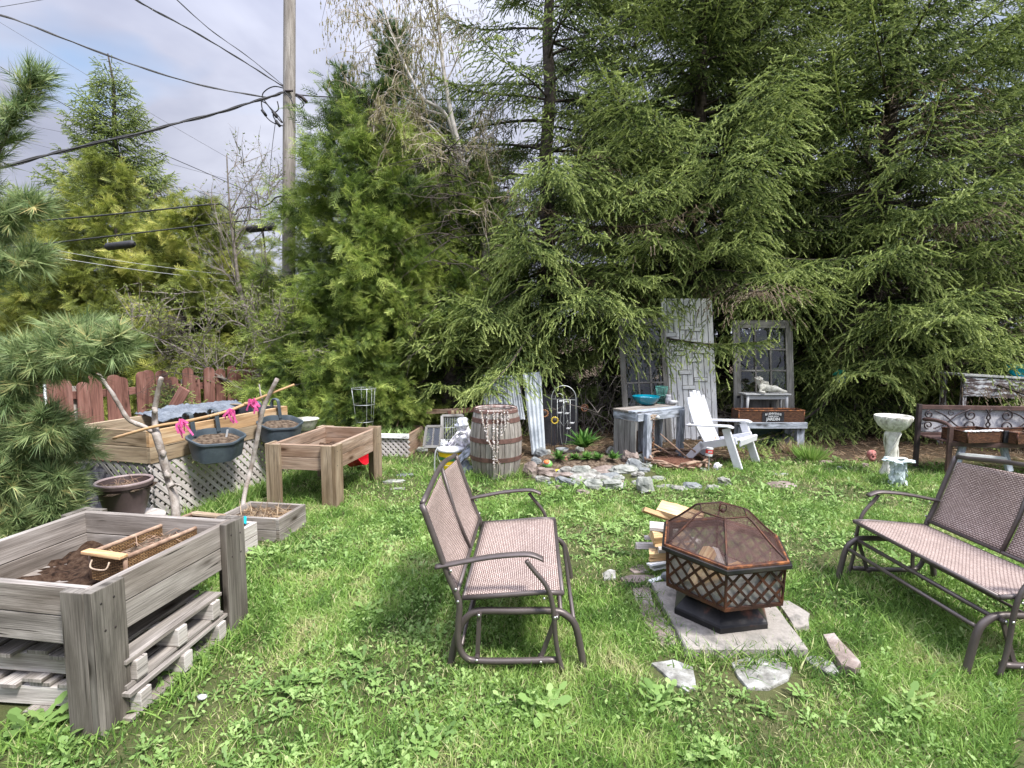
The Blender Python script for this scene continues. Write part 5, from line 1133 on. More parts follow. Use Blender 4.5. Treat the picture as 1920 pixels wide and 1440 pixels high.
# woodpile behind and left of the pit
pile = [((1206, 955), (1300, 988), .40, .30, .13, .03, W_log, 'orange plank end on top of the firewood pile, leftmost'), ((1236, 950), (1315, 975), .42, .38, .14, .045, W_log, 'thick pale yellow beam on top of the firewood pile'),
 ((1218, 985), (1275, 990), .34, .34, .09, .03, W_loggrey, 'whitish split log under the yellow beam'), ((1222, 1005), (1290, 1000), .28, .28, .09, .07, W_log, 'rough split log end in the middle of the woodpile'),
 ((1208, 1007), (1270, 1010), .25, .25, .05, .025, W_loggrey, 'grey slat sticking out left of the rough log end'), ((1192, 1023), (1275, 1025), .17, .17, .08, .05, W_loggrey, 'thick grey log low in the pile, reaching farthest left'),
 ((1226, 1020), (1300, 1022), .22, .22, .08, .03, W_log, 'orange split log above the grey log'), ((1217, 1036), (1285, 1036), .16, .18, .07, .05, W_log, 'square orange log end above the white splinters'),
 ((1234, 1030), (1300, 1030), .2, .2, .05, .03, W_loggrey, 'grey square stick above the white splinters'), ((1217, 1049), (1290, 1042), .11, .15, .05, .02, W_log, 'thin orange splinter in the woodpile'),
 ((1216, 1059), (1290, 1045), .09, .12, .08, .015, W_white, 'flat white painted splinter pointing left'), ((1222, 1066), (1290, 1052), .06, .07, .06, .015, W_white, 'lower white painted splinter pointing left'),
 ((1246, 1060), (1290, 1068), .05, .05, .04, .05, W_white, 'upright white stake beneath the fire pit rim'), ((1218, 1091), (1262, 1076), .03, .035, .04, .01, W_white, 'thin white slat lying on the concrete slab')]
for (p0, p1, h0, h1, w_, t, m_, lb) in pile: log('firewood', G(p0[0], p0[1], h0), G(p1[0], p1[1], h1), w_*.85, t, m_, lb, 'firewood piled behind the fire pit', wedge='log' in lb)
for (p0, p1, h) in (((1235, 1010), (1300, 1040), .1), ((1240, 1000), (1310, 1020), .03), ((1250, 1020), (1300, 1050), .04)): log('firewood', G(*p0, h), G(*p1, h), .1, .08, W_loggrey, {.1: 'upper', .03: 'lowest', .04: 'middle'}[h]+' grey log buried inside the firewood pile', 'firewood piled behind the fire pit')
mb = MB(); q = G(1255, 1090, .04); mb.blob((q.x, q.y, q.z+.03), (.05, .04, .035), .2, 2); mb.build('dark_stone', M_stone, smooth=True, label='dark rounded stone on the slab by the fire pit base', cat='stone')
# slab and stepping stones
def slab(name, pts, z, t, mat, label, cat, h0=0, group=None, rough=.012, sub=4):
    c = [G(x, y, z) for x, y in pts]; poly = []
    for i in range(len(c)):
        a, b = c[i], c[(i+1) % len(c)]
        for k in range(sub): q = a.lerp(b, k/sub); poly.append(q+Vector((rough*noise.noise(q*9), rough*noise.noise(q*9+Vector((5, 5, 5))), 0)))
    n = len(poly); ce = sum(poly, Vector())/n; V = []; 
    for s, zz in ((1, z-t), (1, z-.006), (.985, z), (.55, z+.003)): V += [Vector((ce.x+(p.x-ce.x)*s, ce.y+(p.y-ce.y)*s, zz+(.006*noise.noise(p*7*s) if zz >= z and rough else 0))) for p in poly]
    V.append(Vector((ce.x, ce.y, z+.003))); mb = MB(); fs = [(i*n+k, i*n+(k+1) % n, (i+1)*n+(k+1) % n, (i+1)*n+k) for i in range(3) for k in range(n)]+[(3*n+k, 3*n+(k+1) % n, 4*n) for k in range(n)]
    mb.add(V, fs); return mb.build(name, mat, label=label, cat=cat, group=group, smooth=False)
slab('concrete_slab', [(1222, 1090), (1286, 1216), (1516, 1216), (1449, 1128), (1395, 1080)], .05, .07, M_concrete, 'square pinkish concrete slab under the fire pit', 'slab', rough=.006)
EG = 'flat stones set in the grass round the fire pit'
slab('edging_stone', [(1184, 1096), (1215, 1094), (1226, 1130), (1262, 1180), (1273, 1210), (1240, 1208), (1204, 1160)], .02, .07, M_stone2, 'long grey stone strip along the left side of the slab', 'stone', group=EG)
slab('edging_stone', [(1460, 1127), (1480, 1126), (1519, 1150), (1517, 1172), (1490, 1176)], .045, .07, M_concrete, 'pale stone block behind the right side of the slab', 'stone', group=EG)
slab('edging_stone', [(1540, 1187), (1562, 1186), (1613, 1240), (1600, 1254), (1575, 1245)], .045, .07, M_stone2, 'brown grey stone strip nearest the right glider', 'stone', group=EG)
slab('stepping_stone', [(1370, 1243), (1400, 1232), (1460, 1236), (1487, 1252), (1478, 1272), (1440, 1289), (1400, 1288)], .014, .06, M_flag, 'large pale flagstone in front of the slab', 'stone', group=EG)
slab('stepping_stone', [(1222, 1244), (1262, 1235), (1300, 1250), (1308, 1290), (1290, 1297), (1262, 1280)], .014, .06, M_flag, 'blue grey flagstone front left of the slab, half in the grass', 'stone', group=EG)
slab('stepping_stone', [(1508, 1236), (1530, 1228), (1560, 1240), (1575, 1262), (1548, 1260)], .014, .06, M_flag, 'small bluish flagstone at the right front corner', 'stone', group=EG)
slab('stepping_stone', [(1164, 1082), (1185, 1076), (1228, 1078), (1228, 1088), (1175, 1092)], .02, .07, M_stone2, 'narrow stone behind the left corner of the slab', 'stone', group=EG)
slab('stepping_stone', [(1127, 1074), (1145, 1067), (1156, 1070), (1155, 1082), (1132, 1084)], .02, .04, M_flag, 'small stone nearest the left glider seat', 'stone', group=EG)
slab('stepping_stone', [(1178, 1066), (1200, 1058), (1222, 1062), (1215, 1072), (1190, 1073)], .015, .04, M_stone2, 'little stone left of the woodpile foot', 'stone', group=EG)
# ------------------------------------------------------------------ barrel
bc = P(930, 880, 6.08); bar = thing('wooden_barrel', 'grey oak barrel with rusty hoops, a dried white garland hanging over its rim', 'barrel', (bc.x, bc.y, 0)); BH = .775
def brr(z): q = (z/BH-.48)*2; return .30-.052*q*q
mb = MB(); ns = 26; V = []; fs = []; uvs = []
for k in range(ns):
    a0 = 2*PI*k/ns+.008; a1 = 2*PI*(k+1)/ns-.008; jr = random.uniform(-.002, .002); b = len(V); zz = [BH*i/12 for i in range(13)]
    for z in zz:
        for a, dr in ((a0, -.004), (a0+.02, 0), (a1-.02, 0), (a1, -.004)): r = brr(z)+jr+dr; V.append((r*math.cos(a), r*math.sin(a), z))
    o_ = random.uniform(0, 30)
    for i in range(12):
        for j in range(3): fs.append((b+i*4+j, b+i*4+j+1, b+(i+1)*4+j+1, b+(i+1)*4+j)); uvs.append([(o_+zz[i], o_+j*.03), (o_+zz[i], o_+(j+1)*.03), (o_+zz[i+1], o_+(j+1)*.03), (o_+zz[i+1], o_+j*.03)])
mb.add(V, fs, uvs); mb.lathe([(brr(BH)-.002, BH), (brr(BH)-.028, BH), (brr(BH)-.03, BH-.2), (.0, BH-.2)], (0, 0, 0), 40)
mb.lathe([(.27, .01), (.262, 0), (0, 0)], (0, 0, 0), 30); mb.build('staves', W_door2 if 'W_door2' in globals() else m_wood('barrel_oak', (.17, .15, .135), (.3, .275, .25), (.42, .39, .36), (.12, .08, .06), .4, knots=False), bar, local=True)
for z, h in ((.74, .05), (.635, .05), (.415, .05), (.2, .05)):
    mb = MB(); r0, r1 = brr(z)+.004, brr(z+h)+.004; mb.lathe([(r0-.004, z), (r0, z), (r1, z+h), (r1-.004, z+h)], (0, 0, 0), 44); mb.build('iron_hoop', M_rustband, bar, smooth=True, local=True, auto=40)
mb = MB(); mb.lathe([(brr(BH)+.004, BH-.012), (brr(BH)+.006, BH), (brr(BH)-.0, BH+.008), (brr(BH)-.026, BH+.005), (brr(BH)-.03, BH-.02)], (0, 0, 0), 40, wob=.004); mb.build('chipped_rim', m_basic('chipped_red_white_paint', (.17, .075, .06), (.55, .48, .45), 26, .8, bump=.5), bar, smooth=True, local=True)
# dried garland over the near rim
n = 620; rsb = np.random.RandomState(8); st = rsb.choice(7, n, p=[.2, .14, .18, .14, .12, .12, .1]); st_a = np.array([-.62, -.3, -.05, .1, .25, .38, .52]); st_l = np.array([.6, .35, .66, .46, .3, .22, .15])
q = rsb.rand(n)**1.15*st_l[st]; ang = -PI/2+st_a[st]*(1-q*.5)+np.where(st == 0, q*.95, 0)+rsb.normal(0, .016, n); z = BH+.015-q; r = .30-.052*((z/BH-.48)*2)**2+.022+rsb.rand(n)*.025
pos = np.stack([bc.x+r*np.cos(ang), bc.y+r*np.sin(ang), z], 1); D = rsb.normal(0, 1, (n, 3)); tv, tt = tri_template([((-.5, 0, 0), (.6, 0, 0), (0, .5, 0)), ((-.3, 0, 0), (.3, .3, .4), (0, .4, .2)), ((-.4, 0, .1), (.2, -.4, -.3), (.3, .1, 0))])
M_garl = m_leaf('dried_garland', [(0, (.3, .22, .2)), (.4, (.62, .56, .53)), (1, (.85, .82, .8))], cs=.2, transl=.1)
V, Tr, tn = inst(tv, tt, pos, D, rsb.normal(0, 1, (n, 3)), rsb.uniform(.01, .02, n), rsb.uniform(.1, 1, n)); gar = thing('dried_garland', 'white dried flower garland draped over the front of the barrel', 'garland', (bc.x, bc.y-.3, BH))
np_obj('dried_florets', V-np.array([bc.x, bc.y-.3, BH]), Tr, tn, M_garl, gar)
mb = MB()
for s in range(7):
    pts = []
    for qq in np.linspace(0, st_l[s], 7): a = -PI/2+st_a[s]*(1-qq*.5)+(qq*.95 if s == 0 else 0); r = brr(BH-qq)+.02; pts.append((bc.x+r*math.cos(a), bc.y+r*math.sin(a), BH+.012-qq))
    mb.tube(pts, .004, 4)
mb.build('stems', M_rope, gar)
# ------------------------------------------------------------------ beside the barrel
kb = P(846, 870, 6.35); yb_ = thing('paint_bucket', 'yellow and green bucket with a white lid, beside the barrel', 'bucket', (kb.x, kb.y, 0))
mb = MB(); mb.lathe([(0, 0), (.125, 0), (.15, .22), (.15, .23)], (0, 0, 0), 28); mb.build('bucket_body', M_yel, yb_, smooth=True, local=True, auto=40)
mb = MB(); mb.lathe([(.142, .12), (.1465, .165)], (0, 0, 0), 28); mb.build('green_band', M_grn, yb_, smooth=True, local=True)
mb = MB(); mb.lathe([(.15, .22), (.162, .225), (.165, .25), (.15, .262), (.0, .27)], (0, 0, 0), 28); mb.build('lid', M_plast, yb_, smooth=True, local=True)
mb = MB(); mb.tube([(.165*math.cos(t), -.165*abs(math.sin(t)), .2-.13*math.sin(t)) for t in np.linspace(0, PI, 14)], .003, 5); mb.build('handle', M_steel, yb_, smooth=True, local=True)
def lump(name, mat, c, r, label, cat, amp=.3, fr=1.6, sd=1, M=None): mb = MB(); mb.blob(c, r, amp, fr, 36, 24, M=M, seed=sd); return mb.build(name, mat, smooth=True, label=label, cat=cat)
p = P(866, 792, 6.5); lump('folded_sheet', M_plast, p-Vector((0, 0, .03)), (.075, .1, .075), 'smooth white bundle at the top of the pile against the barrel', 'bundle', .35, 1.5, 6)
p = P(868, 822, 6.5)
def shf(u, v):
    q = P(826+50*u, 838-4*u-28*v*(u**.8)+6*math.sin(u*7), 6.42-.06*v+.04*noise.noise(Vector((u*4, v*3, 2)))); return tuple(q+Vector((0, .05*noise.noise(Vector((u*7, v*5, 1))), .02*noise.noise(Vector((u*11, v*8, 4))))))
cloth('flowered_sheet', M_sheet, shf, 30, 22, 'rumpled white flowered sheet over the bucket beside the barrel', 'sheet', thick=.008)
lump('sheet_bundle', M_sheet, P(872, 826, 6.5), (.095, .1, .17), 'crumpled flowered bundle pressed against the barrel', 'bundle', .28, 2.4, 5)
lump('glass_jar_heap', M_white, P(832, 833, 6.4), (.045, .05, .05), 'small white and dark object under the edge of the sheet', 'object', .35, 2.5, 8)
def tpf(u, v): q = P(842+44*u+4*math.sin(v*5), 880+22*v-50*u**.8, 6.17-.05*v); return tuple(q+Vector((.0, .06*noise.noise(Vector((u*5, v*4, 7))), .02*noise.noise(Vector((u*9, v*9, 3))))))
cloth('grey_tarp', M_tarp, tpf, 24, 18, 'folded grey tarp with a dark edge leaning on the barrel', 'tarp', thick=.006)
lump('tarp_bundle', M_tarp, P(868, 884, 6.2), (.1, .12, .13), 'crumpled pale grey bundle at the foot of the barrel', 'bundle', .25, 2.2, 11)
mb = MB(); mb.tube(catmull([P(819, 905, 6.1), P(815, 880, 6.1), P(816, 850, 6.12), P(822, 838, 6.15)], 4), .009, 6); mb.build('bent_rod', M_steel, smooth=True, label='bent thin grey rod standing left of the yellow bucket', cat='rod')
# white grille panel and odds behind
wg = thing('window_grille', 'old white framed window grille leaning behind the yellow bucket', 'window frame', P(845, 840, 7.2)); 
def fr(mb, a, b, c, d, w_, t):
    for p, q in ((a, b), (b, c), (c, d), (d, a)): mb.board(p, q, w_, t, up=(c-a).cross(b-a).cross(q-p))
A, B, C_, D_ = P(829, 848, 7.0), P(868, 846, 7.0), P(868, 779, 7.25), P(829, 780, 7.25); mb = MB(); fr(mb, A, B, C_, D_, .035, .03); mb.build('frame', W_door, wg)
mb = MB()
for k in range(1, 12): mb.tube([A.lerp(B, k/12), D_.lerp(C_, k/12)], .003, 4)
for k in (1, 2): mb.tube([A.lerp(D_, k/3), B.lerp(C_, k/3)], .003, 4)
mb.build('bars', M_steel, wg)
sg = thing('small_window', 'pale small wooden window frame on the ground behind the bucket', 'window frame', P(812, 840, 7.1)); A, B, C_, D_ = P(795, 838, 6.95), P(825, 838, 6.95), P(828, 800, 7.1), P(800, 800, 7.1); mb = MB(); fr(mb, A, B, C_, D_, .035, .03); mb.board((A+B)/2, (C_+D_)/2, .02, .02, up=(1, 0, 0)); mb.build('frame', W_door, sg)
mb = MB(); mb.add([A, B, C_, D_], [(0, 1, 2, 3)]); mb.build('pane', M_pane, sg)
for i, (x0, y0, x1, y1, m_, lb) in enumerate(((800, 772, 900, 768, W_brown, 'dark plank lying behind the grille, left of the barrel'), (840, 775, 905, 765, W_red, 'reddish plank lying behind the barrel'))): mb = MB(); mb.board(P(x0, y0, 7.6), P(x1, y1, 7.7), .06, .05); mb.build('plank', m_, label=lb, cat='plank')
for i, x in enumerate((849, 857, 863)): mb = MB(); q = P(x, 773, 7.5); mb.box((q.x, q.y, q.z), (.045, .06, .045), .3*i); mb.build('wood_block', W_tan, bevel=.006, label=('left', 'middle', 'right')[i]+' of three wood offcuts on top of the grille', cat='wood block')
# corrugated sheets
def corr(pA, pB, pC, pD, n, label, mat=M_corr):
    A, B, C_, D_ = [Vector(q) for q in (pA, pB, pC, pD)]; u = (B-A).normalized(); nr = u.cross((D_-A).normalized()); mb = MB(); V = []
    for j in range(2):
        for i in range(n*4+1):
            t = i/(n*4); p = (A.lerp(B, t) if j == 0 else D_.lerp(C_, t)); V.append(p+nr*(.012 if (i % 4) in (1, 2) else -.012))
    m = n*4+1; mb.add(V, [(i, i+1, m+i+1, m+i) for i in range(m-1)]); o = mb.build('corrugated_sheet', mat, label=label, cat='metal sheet'); s = o.modifiers.new('solid', 'SOLIDIFY'); s.thickness = .003; return o
corr(P(998, 852, 6.95), P(1024, 850, 7.05), P(1015, 697, 7.3), P(981, 700, 7.2), 4, 'upright corrugated metal sheet leaning right of the barrel')
corr(P(905, 790, 7.8), P(985, 786, 7.9), P(972, 706, 8.2), P(905, 702, 8.1), 8, 'corrugated metal sheet behind the barrel, half hidden by spruce boughs')
mb = MB(); mb.board(P(1015, 858, 7.1), P(998, 770, 7.25), .13, .03, up=(1, 0, 0)); mb.build('grey_board', W_grey, label='weathered board leaning beside the corrugated sheet', cat='board')
mb = MB(); mb.board(P(1030, 850, 7.7), P(1030, 740, 7.8), .2, .02, up=(1, 0, 0)); mb.board(P(1062, 850, 7.75), P(1062, 745, 7.8), .34, .02, up=(1, 0, 0)); mb.build('plywood_sheet', M_black, label='black painted plywood behind the arched trellis', cat='plywood')
# trellis
tr_ = thing('garden_trellis', 'arched iron trellis with scrolls and little birds, behind the rock garden', 'trellis', P(1057, 835, 7.4)); Yt = 7.4; tq = lambda x, y: P(x, y, Yt)
mb = MB(); r = .0065; mb.tube([tq(1034, 838)]+[tq(1057+23*math.cos(t), 747-24*math.sin(t)) for t in np.linspace(PI, 0, 13)]+[tq(1080, 838)], r, 6)
mb.tube([tq(1041, 748)]+[tq(1049+8*math.cos(t), 747-9*math.sin(t)) for t in np.linspace(PI, 0, 9)]+[tq(1058, 750)], r*.6, 5); mb.tube([tq(1034, 748), tq(1080, 750)], r*.6, 5)
for x in (1045, 1057, 1069): mb.tube([tq(x, 749), tq(x, 835)], r*.6, 5)
for s in (-1, 1): mb.tube([tq(1057+s*7*math.sin(t), 752+30*t) for t in np.linspace(0, PI*.92, 12)], r*.5, 5); mb.tube([tq(1057, 800), tq(1057+s*8, 788), tq(1057+s*10, 800)], r*.5, 5)
mb.build('frame', M_steel, tr_, smooth=True)
for x, y in ((1051, 752), (1062, 753), (1049, 774), (1062, 775), (1065, 803), (1072, 793)): mb = MB(); mb.blob(tq(x, y)+Vector((0, -.02, 0)), (.032, .006, .014), .2, 2, 10, 6); mb.tube([tq(x, y)+Vector((.02, -.02, 0)), tq(x+6, y-2)], [.008, .001], 5); mb.build('bird', M_white, tr_, smooth=True)
def sunflower(x, y, Y, r, label, tilt=0, zb=0, mats=(M_yelp, M_iron)):
    c = P(x, y, Y); o = thing('sunflower_stake', label, 'garden ornament', (c.x, c.y, 0)); mb = MB()
    for k in range(14):
        a = 2*PI*k/14; d = Vector((math.cos(a), 0, math.sin(a))); s = Vector((-math.sin(a), 0, math.cos(a))); mb.add([c+d*r*.45, c+d*r*.75+s*r*.16+Vector((0, -.01, 0)), c+d*r, c+d*r*.75-s*r*.16+Vector((0, -.01, 0))], [(0, 1, 2, 3)])
    pt = mb.build('petals', mats[0], o); s = pt.modifiers.new('solid', 'SOLIDIFY'); s.thickness = .003
    mb = MB(); mb.lathe([(0, .012), (r*.35, .012), (r*.56, .004), (r*.56, 0)], c+Vector((0, -.004, 0)), 16, M=Matrix.Rotation(PI/2, 3, 'X')); mb.build('disc', mats[1], o, smooth=True)
    mb = MB(); mb.tube([c+Vector((0, .006, 0)), Vector((c.x, c.y+.006, -.02))], .005, 5); mb.build('stem', M_iron, o)
sunflower(1040, 788, 7.25, .058, 'yellow metal sunflower in front of the trellis')
sunflower(1021, 775, 7.3, .062, 'orange brown metal sunflower left of the trellis', mats=(m_basic('faded_orange', (.42, .2, .08), (.3, .13, .06), 20), M_iron))
sunflower(1096, 765, 7.5, .06, 'dull rusty metal sunflower right of the trellis, in the shade', mats=(M_rustlt, M_rust))
# ------------------------------------------------------------------ rock garden
def stone(x, y, wpx, hpx, mat, label, Y=None, dz=0, lean=0, group='stones of the low rock garden', depth=1.0, name='garden_stone', box=.55, rz=None):
    q = G(x, y+hpx/2); Yq = q.y+.06 if Y is None else Y; c = P(x, y, Yq); k = Yq/1000; mb = MB(); w_ = wpx*k/2*1.3; h = hpx*k/2*1.35
    M = Matrix.Rotation(lean, 3, 'Y') @ Matrix.Rotation(random.uniform(-.25, .25), 3, 'X')
    mb.blob(c+Vector((0, w_*depth*.35, 0)), (w_, max(h, w_*.6)*depth, h), .17, 1.9, 14, 9, box=box, M=M); return mb.build(name, mat, label=label, cat='stone', group=group)
S1, S2, S3 = M_stone, M_stone2, M_stone3
for a in [(994, 884, 22, 26, S2, 'upright pink triangular stone at the left tip of the rock garden'), (1005, 868, 18, 16, S1, 'dark round stone behind the pink triangular stone'), (1014, 853, 22, 20, S1, 'dark stone at the back left by the barrel'),
 (1024, 852, 16, 14, M_flag, 'bluish stone next to the shallow dish'), (1024, 888, 33, 16, S2, 'flat brown slab below the painted melon stone'), (1018, 903, 26, 14, M_flag, 'grey blue stone low in the grass at the left of the rock wall'),
 (1056, 893, 36, 9, S2, 'thin reddish slab under the yellow ornament'), (1065, 885, 22, 14, M_flag, 'blue grey block right of the yellow ornament'), (1090, 886, 32, 18, S3, 'large pale block in the middle of the rock wall'), (1068, 908, 46, 12, S1, 'long leaning slab with an orange painted patch'),
 (1104, 897, 60, 8, M_flag, 'long thin slab across the rock wall'), (1112, 912, 30, 20, S3, 'mottled round rock under the long thin slab'), (1150, 912, 40, 16, S3, 'layered green grey rock at the right front of the wall'), (1135, 883, 44, 8, S2, 'flat pink slab near the orange ornament'),
 (1172, 884, 44, 13, S3, 'broad pale slab pointing right'), (1146, 897, 40, 9, S1, 'thin dark slab above the layered rock'), (1168, 878, 16, 10, M_flag, 'small bluish stone behind the broad pale slab'), (1190, 874, 26, 20, S1, 'leaning dark slate stone left of the bench leg'),
 (1183, 862, 26, 22, S2, 'pointed brown stone at the foot of the blue grey bench'), (1208, 862, 30, 16, S3, 'pale flat stone stacked at the foot of the bench'), (1210, 876, 24, 10, S3, 'lower pale stone in the stack by the bench foot'), (1197, 893, 20, 12, M_flag, 'grey stone between the slab and the stick ring'),
 (1211, 912, 26, 28, S3, 'large rough pale boulder at the right end of the rock wall'), (1108, 860, 30, 14, M_flag, 'pale blue stone in the back row of the rock garden'), (1125, 862, 22, 12, S3, 'pale stone in the middle of the back row'), (1148, 848, 18, 16, M_flag, 'blue grey stone at the back beneath the spruce'),
 (1070, 853, 34, 12, S2, 'pinkish flat stone beneath the shallow dish'), (1087, 844, 14, 10, S3, 'small light stone left of the big leafy plant'), (1094, 925, 24, 8, S2, 'small stone lying in the grass before the wall'), (1045, 916, 16, 8, S2, 'little pinkish stone in the grass before the wall'),
 (1246, 914, 30, 6, M_flag, 'flat blue grey stone in the grass right of the boulder'), (1276, 918, 26, 7, M_flag, 'flat mossy stone in the grass, second right of the boulder'), (1300, 914, 30, 10, S1, 'dark flat stone in the grass in front of the white chair'), (1340, 917, 24, 9, M_flag, 'blue grey stone in the grass below the white chair leg'),
 (1320, 882, 14, 6, S3, 'small pale stone by the stick ring'), (1236, 899, 22, 8, S3, 'narrow white stone standing on edge beside the boulder'), (1360, 905, 22, 14, M_flag, 'bluish stone half sunk in grass by the white chair'), (1462, 892, 30, 5, S3, 'flat pale stone in the lawn right of the white chair'),
 (1470, 912, 44, 7, S2, 'wide flat stone in the lawn right of the white chair'), (1440, 886, 20, 4, S3, 'thin flat stone just behind the white chair leg'), (1580, 880, 16, 7, S3, 'pale stone among weeds left of the birdbath'), (1624, 874, 12, 8, S2, 'small stone beside the red face'), (1552, 868, 22, 6, S2, 'flat stone in the litter right of the green tuft'),
 (735, 905, 40, 5, S3, 'flat pale stone in worn grass right of the brown planter'), (758, 893, 30, 5, S1, 'small grey stone in worn grass right of the brown planter'), (745, 918, 26, 4, M_flag, 'sunken stone in the grass left of the left glider'), (790, 845, 18, 8, S3, 'pale stone on the dark ground by the low lattice bed'), (705, 888, 14, 5, S3, 'small stone next to the red bucket')]:
    ln = .35 if 'leaning' in a[5] else random.uniform(-.12, .12); stone(*a[:6], lean=ln)
for k_ in range(24):
    b_ = k_//4; m_ = (S1, S2, S3, M_flag)[k_ % 4]
    stone(1004+39*b_+random.uniform(-12, 12), random.uniform(878, 910), random.uniform(12, 26), random.uniform(5, 10), m_, 'small '+('dark slate', 'brown', 'pale mottled', 'blue grey')[k_ % 4]+' chip wedged '+('at the left tip of the rock wall', 'below the painted melon stone', 'below the yellow ornament', 'in the middle of the rock wall', 'below the orange ornament on the rock wall', 'at the right end of the rock wall')[b_], lean=random.uniform(-.3, .3))
mb = MB(); V = []  # soil mound inside the ring of stones
N_ = 14; c = G(1090, 880); 
for j in range(N_+1):
    for i in range(N_+1): u, v = i/N_*2-1, j/N_*2-1; V.append((c.x+.72*u, c.y+.32+.42*v, .13*max(0, 1-u*u)*max(0, 1-v*v)**.7-.02+.02*noise.noise(Vector((u*5, v*5, 1)))))
mb.add(V, [(j*(N_+1)+i, j*(N_+1)+i+1, (j+1)*(N_+1)+i+1, (j+1)*(N_+1)+i) for j in range(N_) for i in range(N_)]); mb.build('soil_mound', M_soil2, smooth=True, kind='structure', label='mound of soil inside the rock garden', keep=True)
dsh = P(1054, 845, 6.75); mb = MB(); mb.lathe([(0, .02), (.05, .02), (.075, .045), (.08, .05), (.084, .048), (.06, .01), (.05, 0), (0, 0)], (dsh.x, dsh.y, dsh.z-.02), 24); mb.build('stone_dish', M_stone, smooth=True, label='shallow dark stone dish on the rock garden', cat='dish')
ml = thing('painted_stone', 'round stone painted like a cut watermelon, on the left of the rock garden', 'painted stone', P(1026, 880, 6.35)); c = P(1027, 871, 6.35); mb = MB(); mb.blob(c, (.062, .05, .052), .06, 1.5, 18, 12, seed=4); mb.build('green_rind', M_green, ml, smooth=True)
mb = MB(); mb.blob(c+Vector((-.012, -.012, .024)), (.05, .042, .034), .03, 1.5, 16, 10, seed=4); mb.build('white_edge', M_stonec, ml, smooth=True); mb = MB(); mb.blob(c+Vector((-.014, -.018, .03)), (.042, .038, .032), .03, 1.5, 16, 10, seed=4); mb.build('red_flesh', M_orange, ml, smooth=True)
c = P(1046, 884, 6.2); yo = thing('yellow_ornament', 'small yellow painted ornament on the rock wall', 'ornament', c); mb = MB(); mb.blob(c, (.04, .03, .03), .1, 2, 14, 9, box=.5); mb.build('body', M_yelp, yo, smooth=True); mb = MB(); mb.blob(c+Vector((-.012, -.026, .004)), (.008, .006, .008), 0); mb.blob(c+Vector((.014, -.026, .004)), (.008, .006, .008), 0); mb.build('spots', M_pitrim, yo, smooth=True)
for i, (x, y, lb) in enumerate(((1061, 862, 'orange ornament behind the painted melon stone'), (1150, 878, 'small orange ornament on the flat pink slab'))): c = P(x, y, 6.45); mb = MB(); mb.blob(c, (.028, .02, .04 if i == 0 else .022), .2, 2, 12, 9); mb.blob(c+Vector((-.01, -.01, -.04 if i == 0 else .015)), (.018, .014, .03), .2, 2, 8, 6); mb.build('orange_ornament', M_orange if i else M_pinkc, smooth=True, label=lb, cat='ornament')
mb = MB(); c = P(1070, 909, 6.05); mb.blob(c+Vector((.01, -.035, -.005)), (.05, .02, .018), .2, 3, 12, 8); mb.build('orange_stone', M_orange, label='orange painted patch of stone on the leaning slab', cat='painted stone')
def rosette(name, label, c, nl, L, W_, mat, el=(35, 75), cat='plant', tint=(.3, 1), seg=4, bend=.4):
    c = np.array(tuple(c)); a = rs.uniform(0, 2*PI, nl); e = np.radians(rs.uniform(el[0], el[1], nl)); D = np.stack([np.cos(a)*np.cos(e), np.sin(a)*np.cos(e), np.sin(e)], 1); S = np.stack([-np.sin(a), np.cos(a), np.zeros(nl)], 1)
    V, Tr, tn = blades(rs.normal(0, L*.06, (nl, 3))*np.array([1, 1, 0]), D, L*rs.uniform(.6, 1.1, nl), W_*rs.uniform(.7, 1.2, nl), rs.uniform(tint[0], tint[1], nl), bend, seg, S+rs.normal(0, .2, (nl, 3)))
    return np_obj(name, V+c, Tr, tn, mat, off=c, label=label, cat=cat)
rosette('leafy_plant', 'large leafy green rosette at the top of the rock garden', P(1094, 838, 6.9), 90, .3, .05, M_leafg, (25, 80))
for x, y, L, lb in ((1048, 868, .14, 'small green tuft behind the painted melon stone'), (1100, 872, .12, 'low leafy clump in the middle of the rock garden'), (1120, 878, .11, 'low leafy clump right of the middle of the rock garden'), (1078, 876, .1, 'low leafy clump above the pale block'), (1150, 858, .12, 'pale green clump at the back right of the rock garden')): c = P(x, y, 6.45); c.z = .1; rosette('leafy_clump', lb, c, 60, L, .028, M_leafg, (15, 80))
# ring of sticks round mulch
rg = thing('stick_ring', 'ring of bare sticks laid round brown mulch, left of the white chair', 'sticks', G(1270, 870)); C0 = G(1268, 868); mb = MB(); mb.blob((C0.x, C0.y, .0), (.32, .36, .05), .3, 3, 24, 10); mb.build('mulch', m_basic('red_mulch', (.12, .04, .025), (.26, .12, .07), 40, .95, bump=1, bd=.02), rg, smooth=True)
mb = MB()
for k in range(18):
    a = 2*PI*k/18+random.uniform(-.1, .1); p = C0+Vector((.36*math.cos(a), .38*math.sin(a), random.uniform(.03, .09))); d = Vector((-math.sin(a), math.cos(a), random.uniform(-.1, .1)))*random.uniform(.15, .27); m2 = p+Vector((random.uniform(-.02, .02), random.uniform(-.02, .02), .02)); mb.tube([p-d, m2, p+d], [.016, .014, .009], 6)
for k in range(5): p = C0+Vector((random.uniform(-.3, .4), random.uniform(-.1, .4), .1)); d = Vector((random.uniform(-.4, .4), random.uniform(-.1, .1), random.uniform(-.06, .25))); mb.tube([p-d, p, p+d], [.015, .012, .006], 6)
mb.build('sticks', W_stick2, rg, smooth=True)
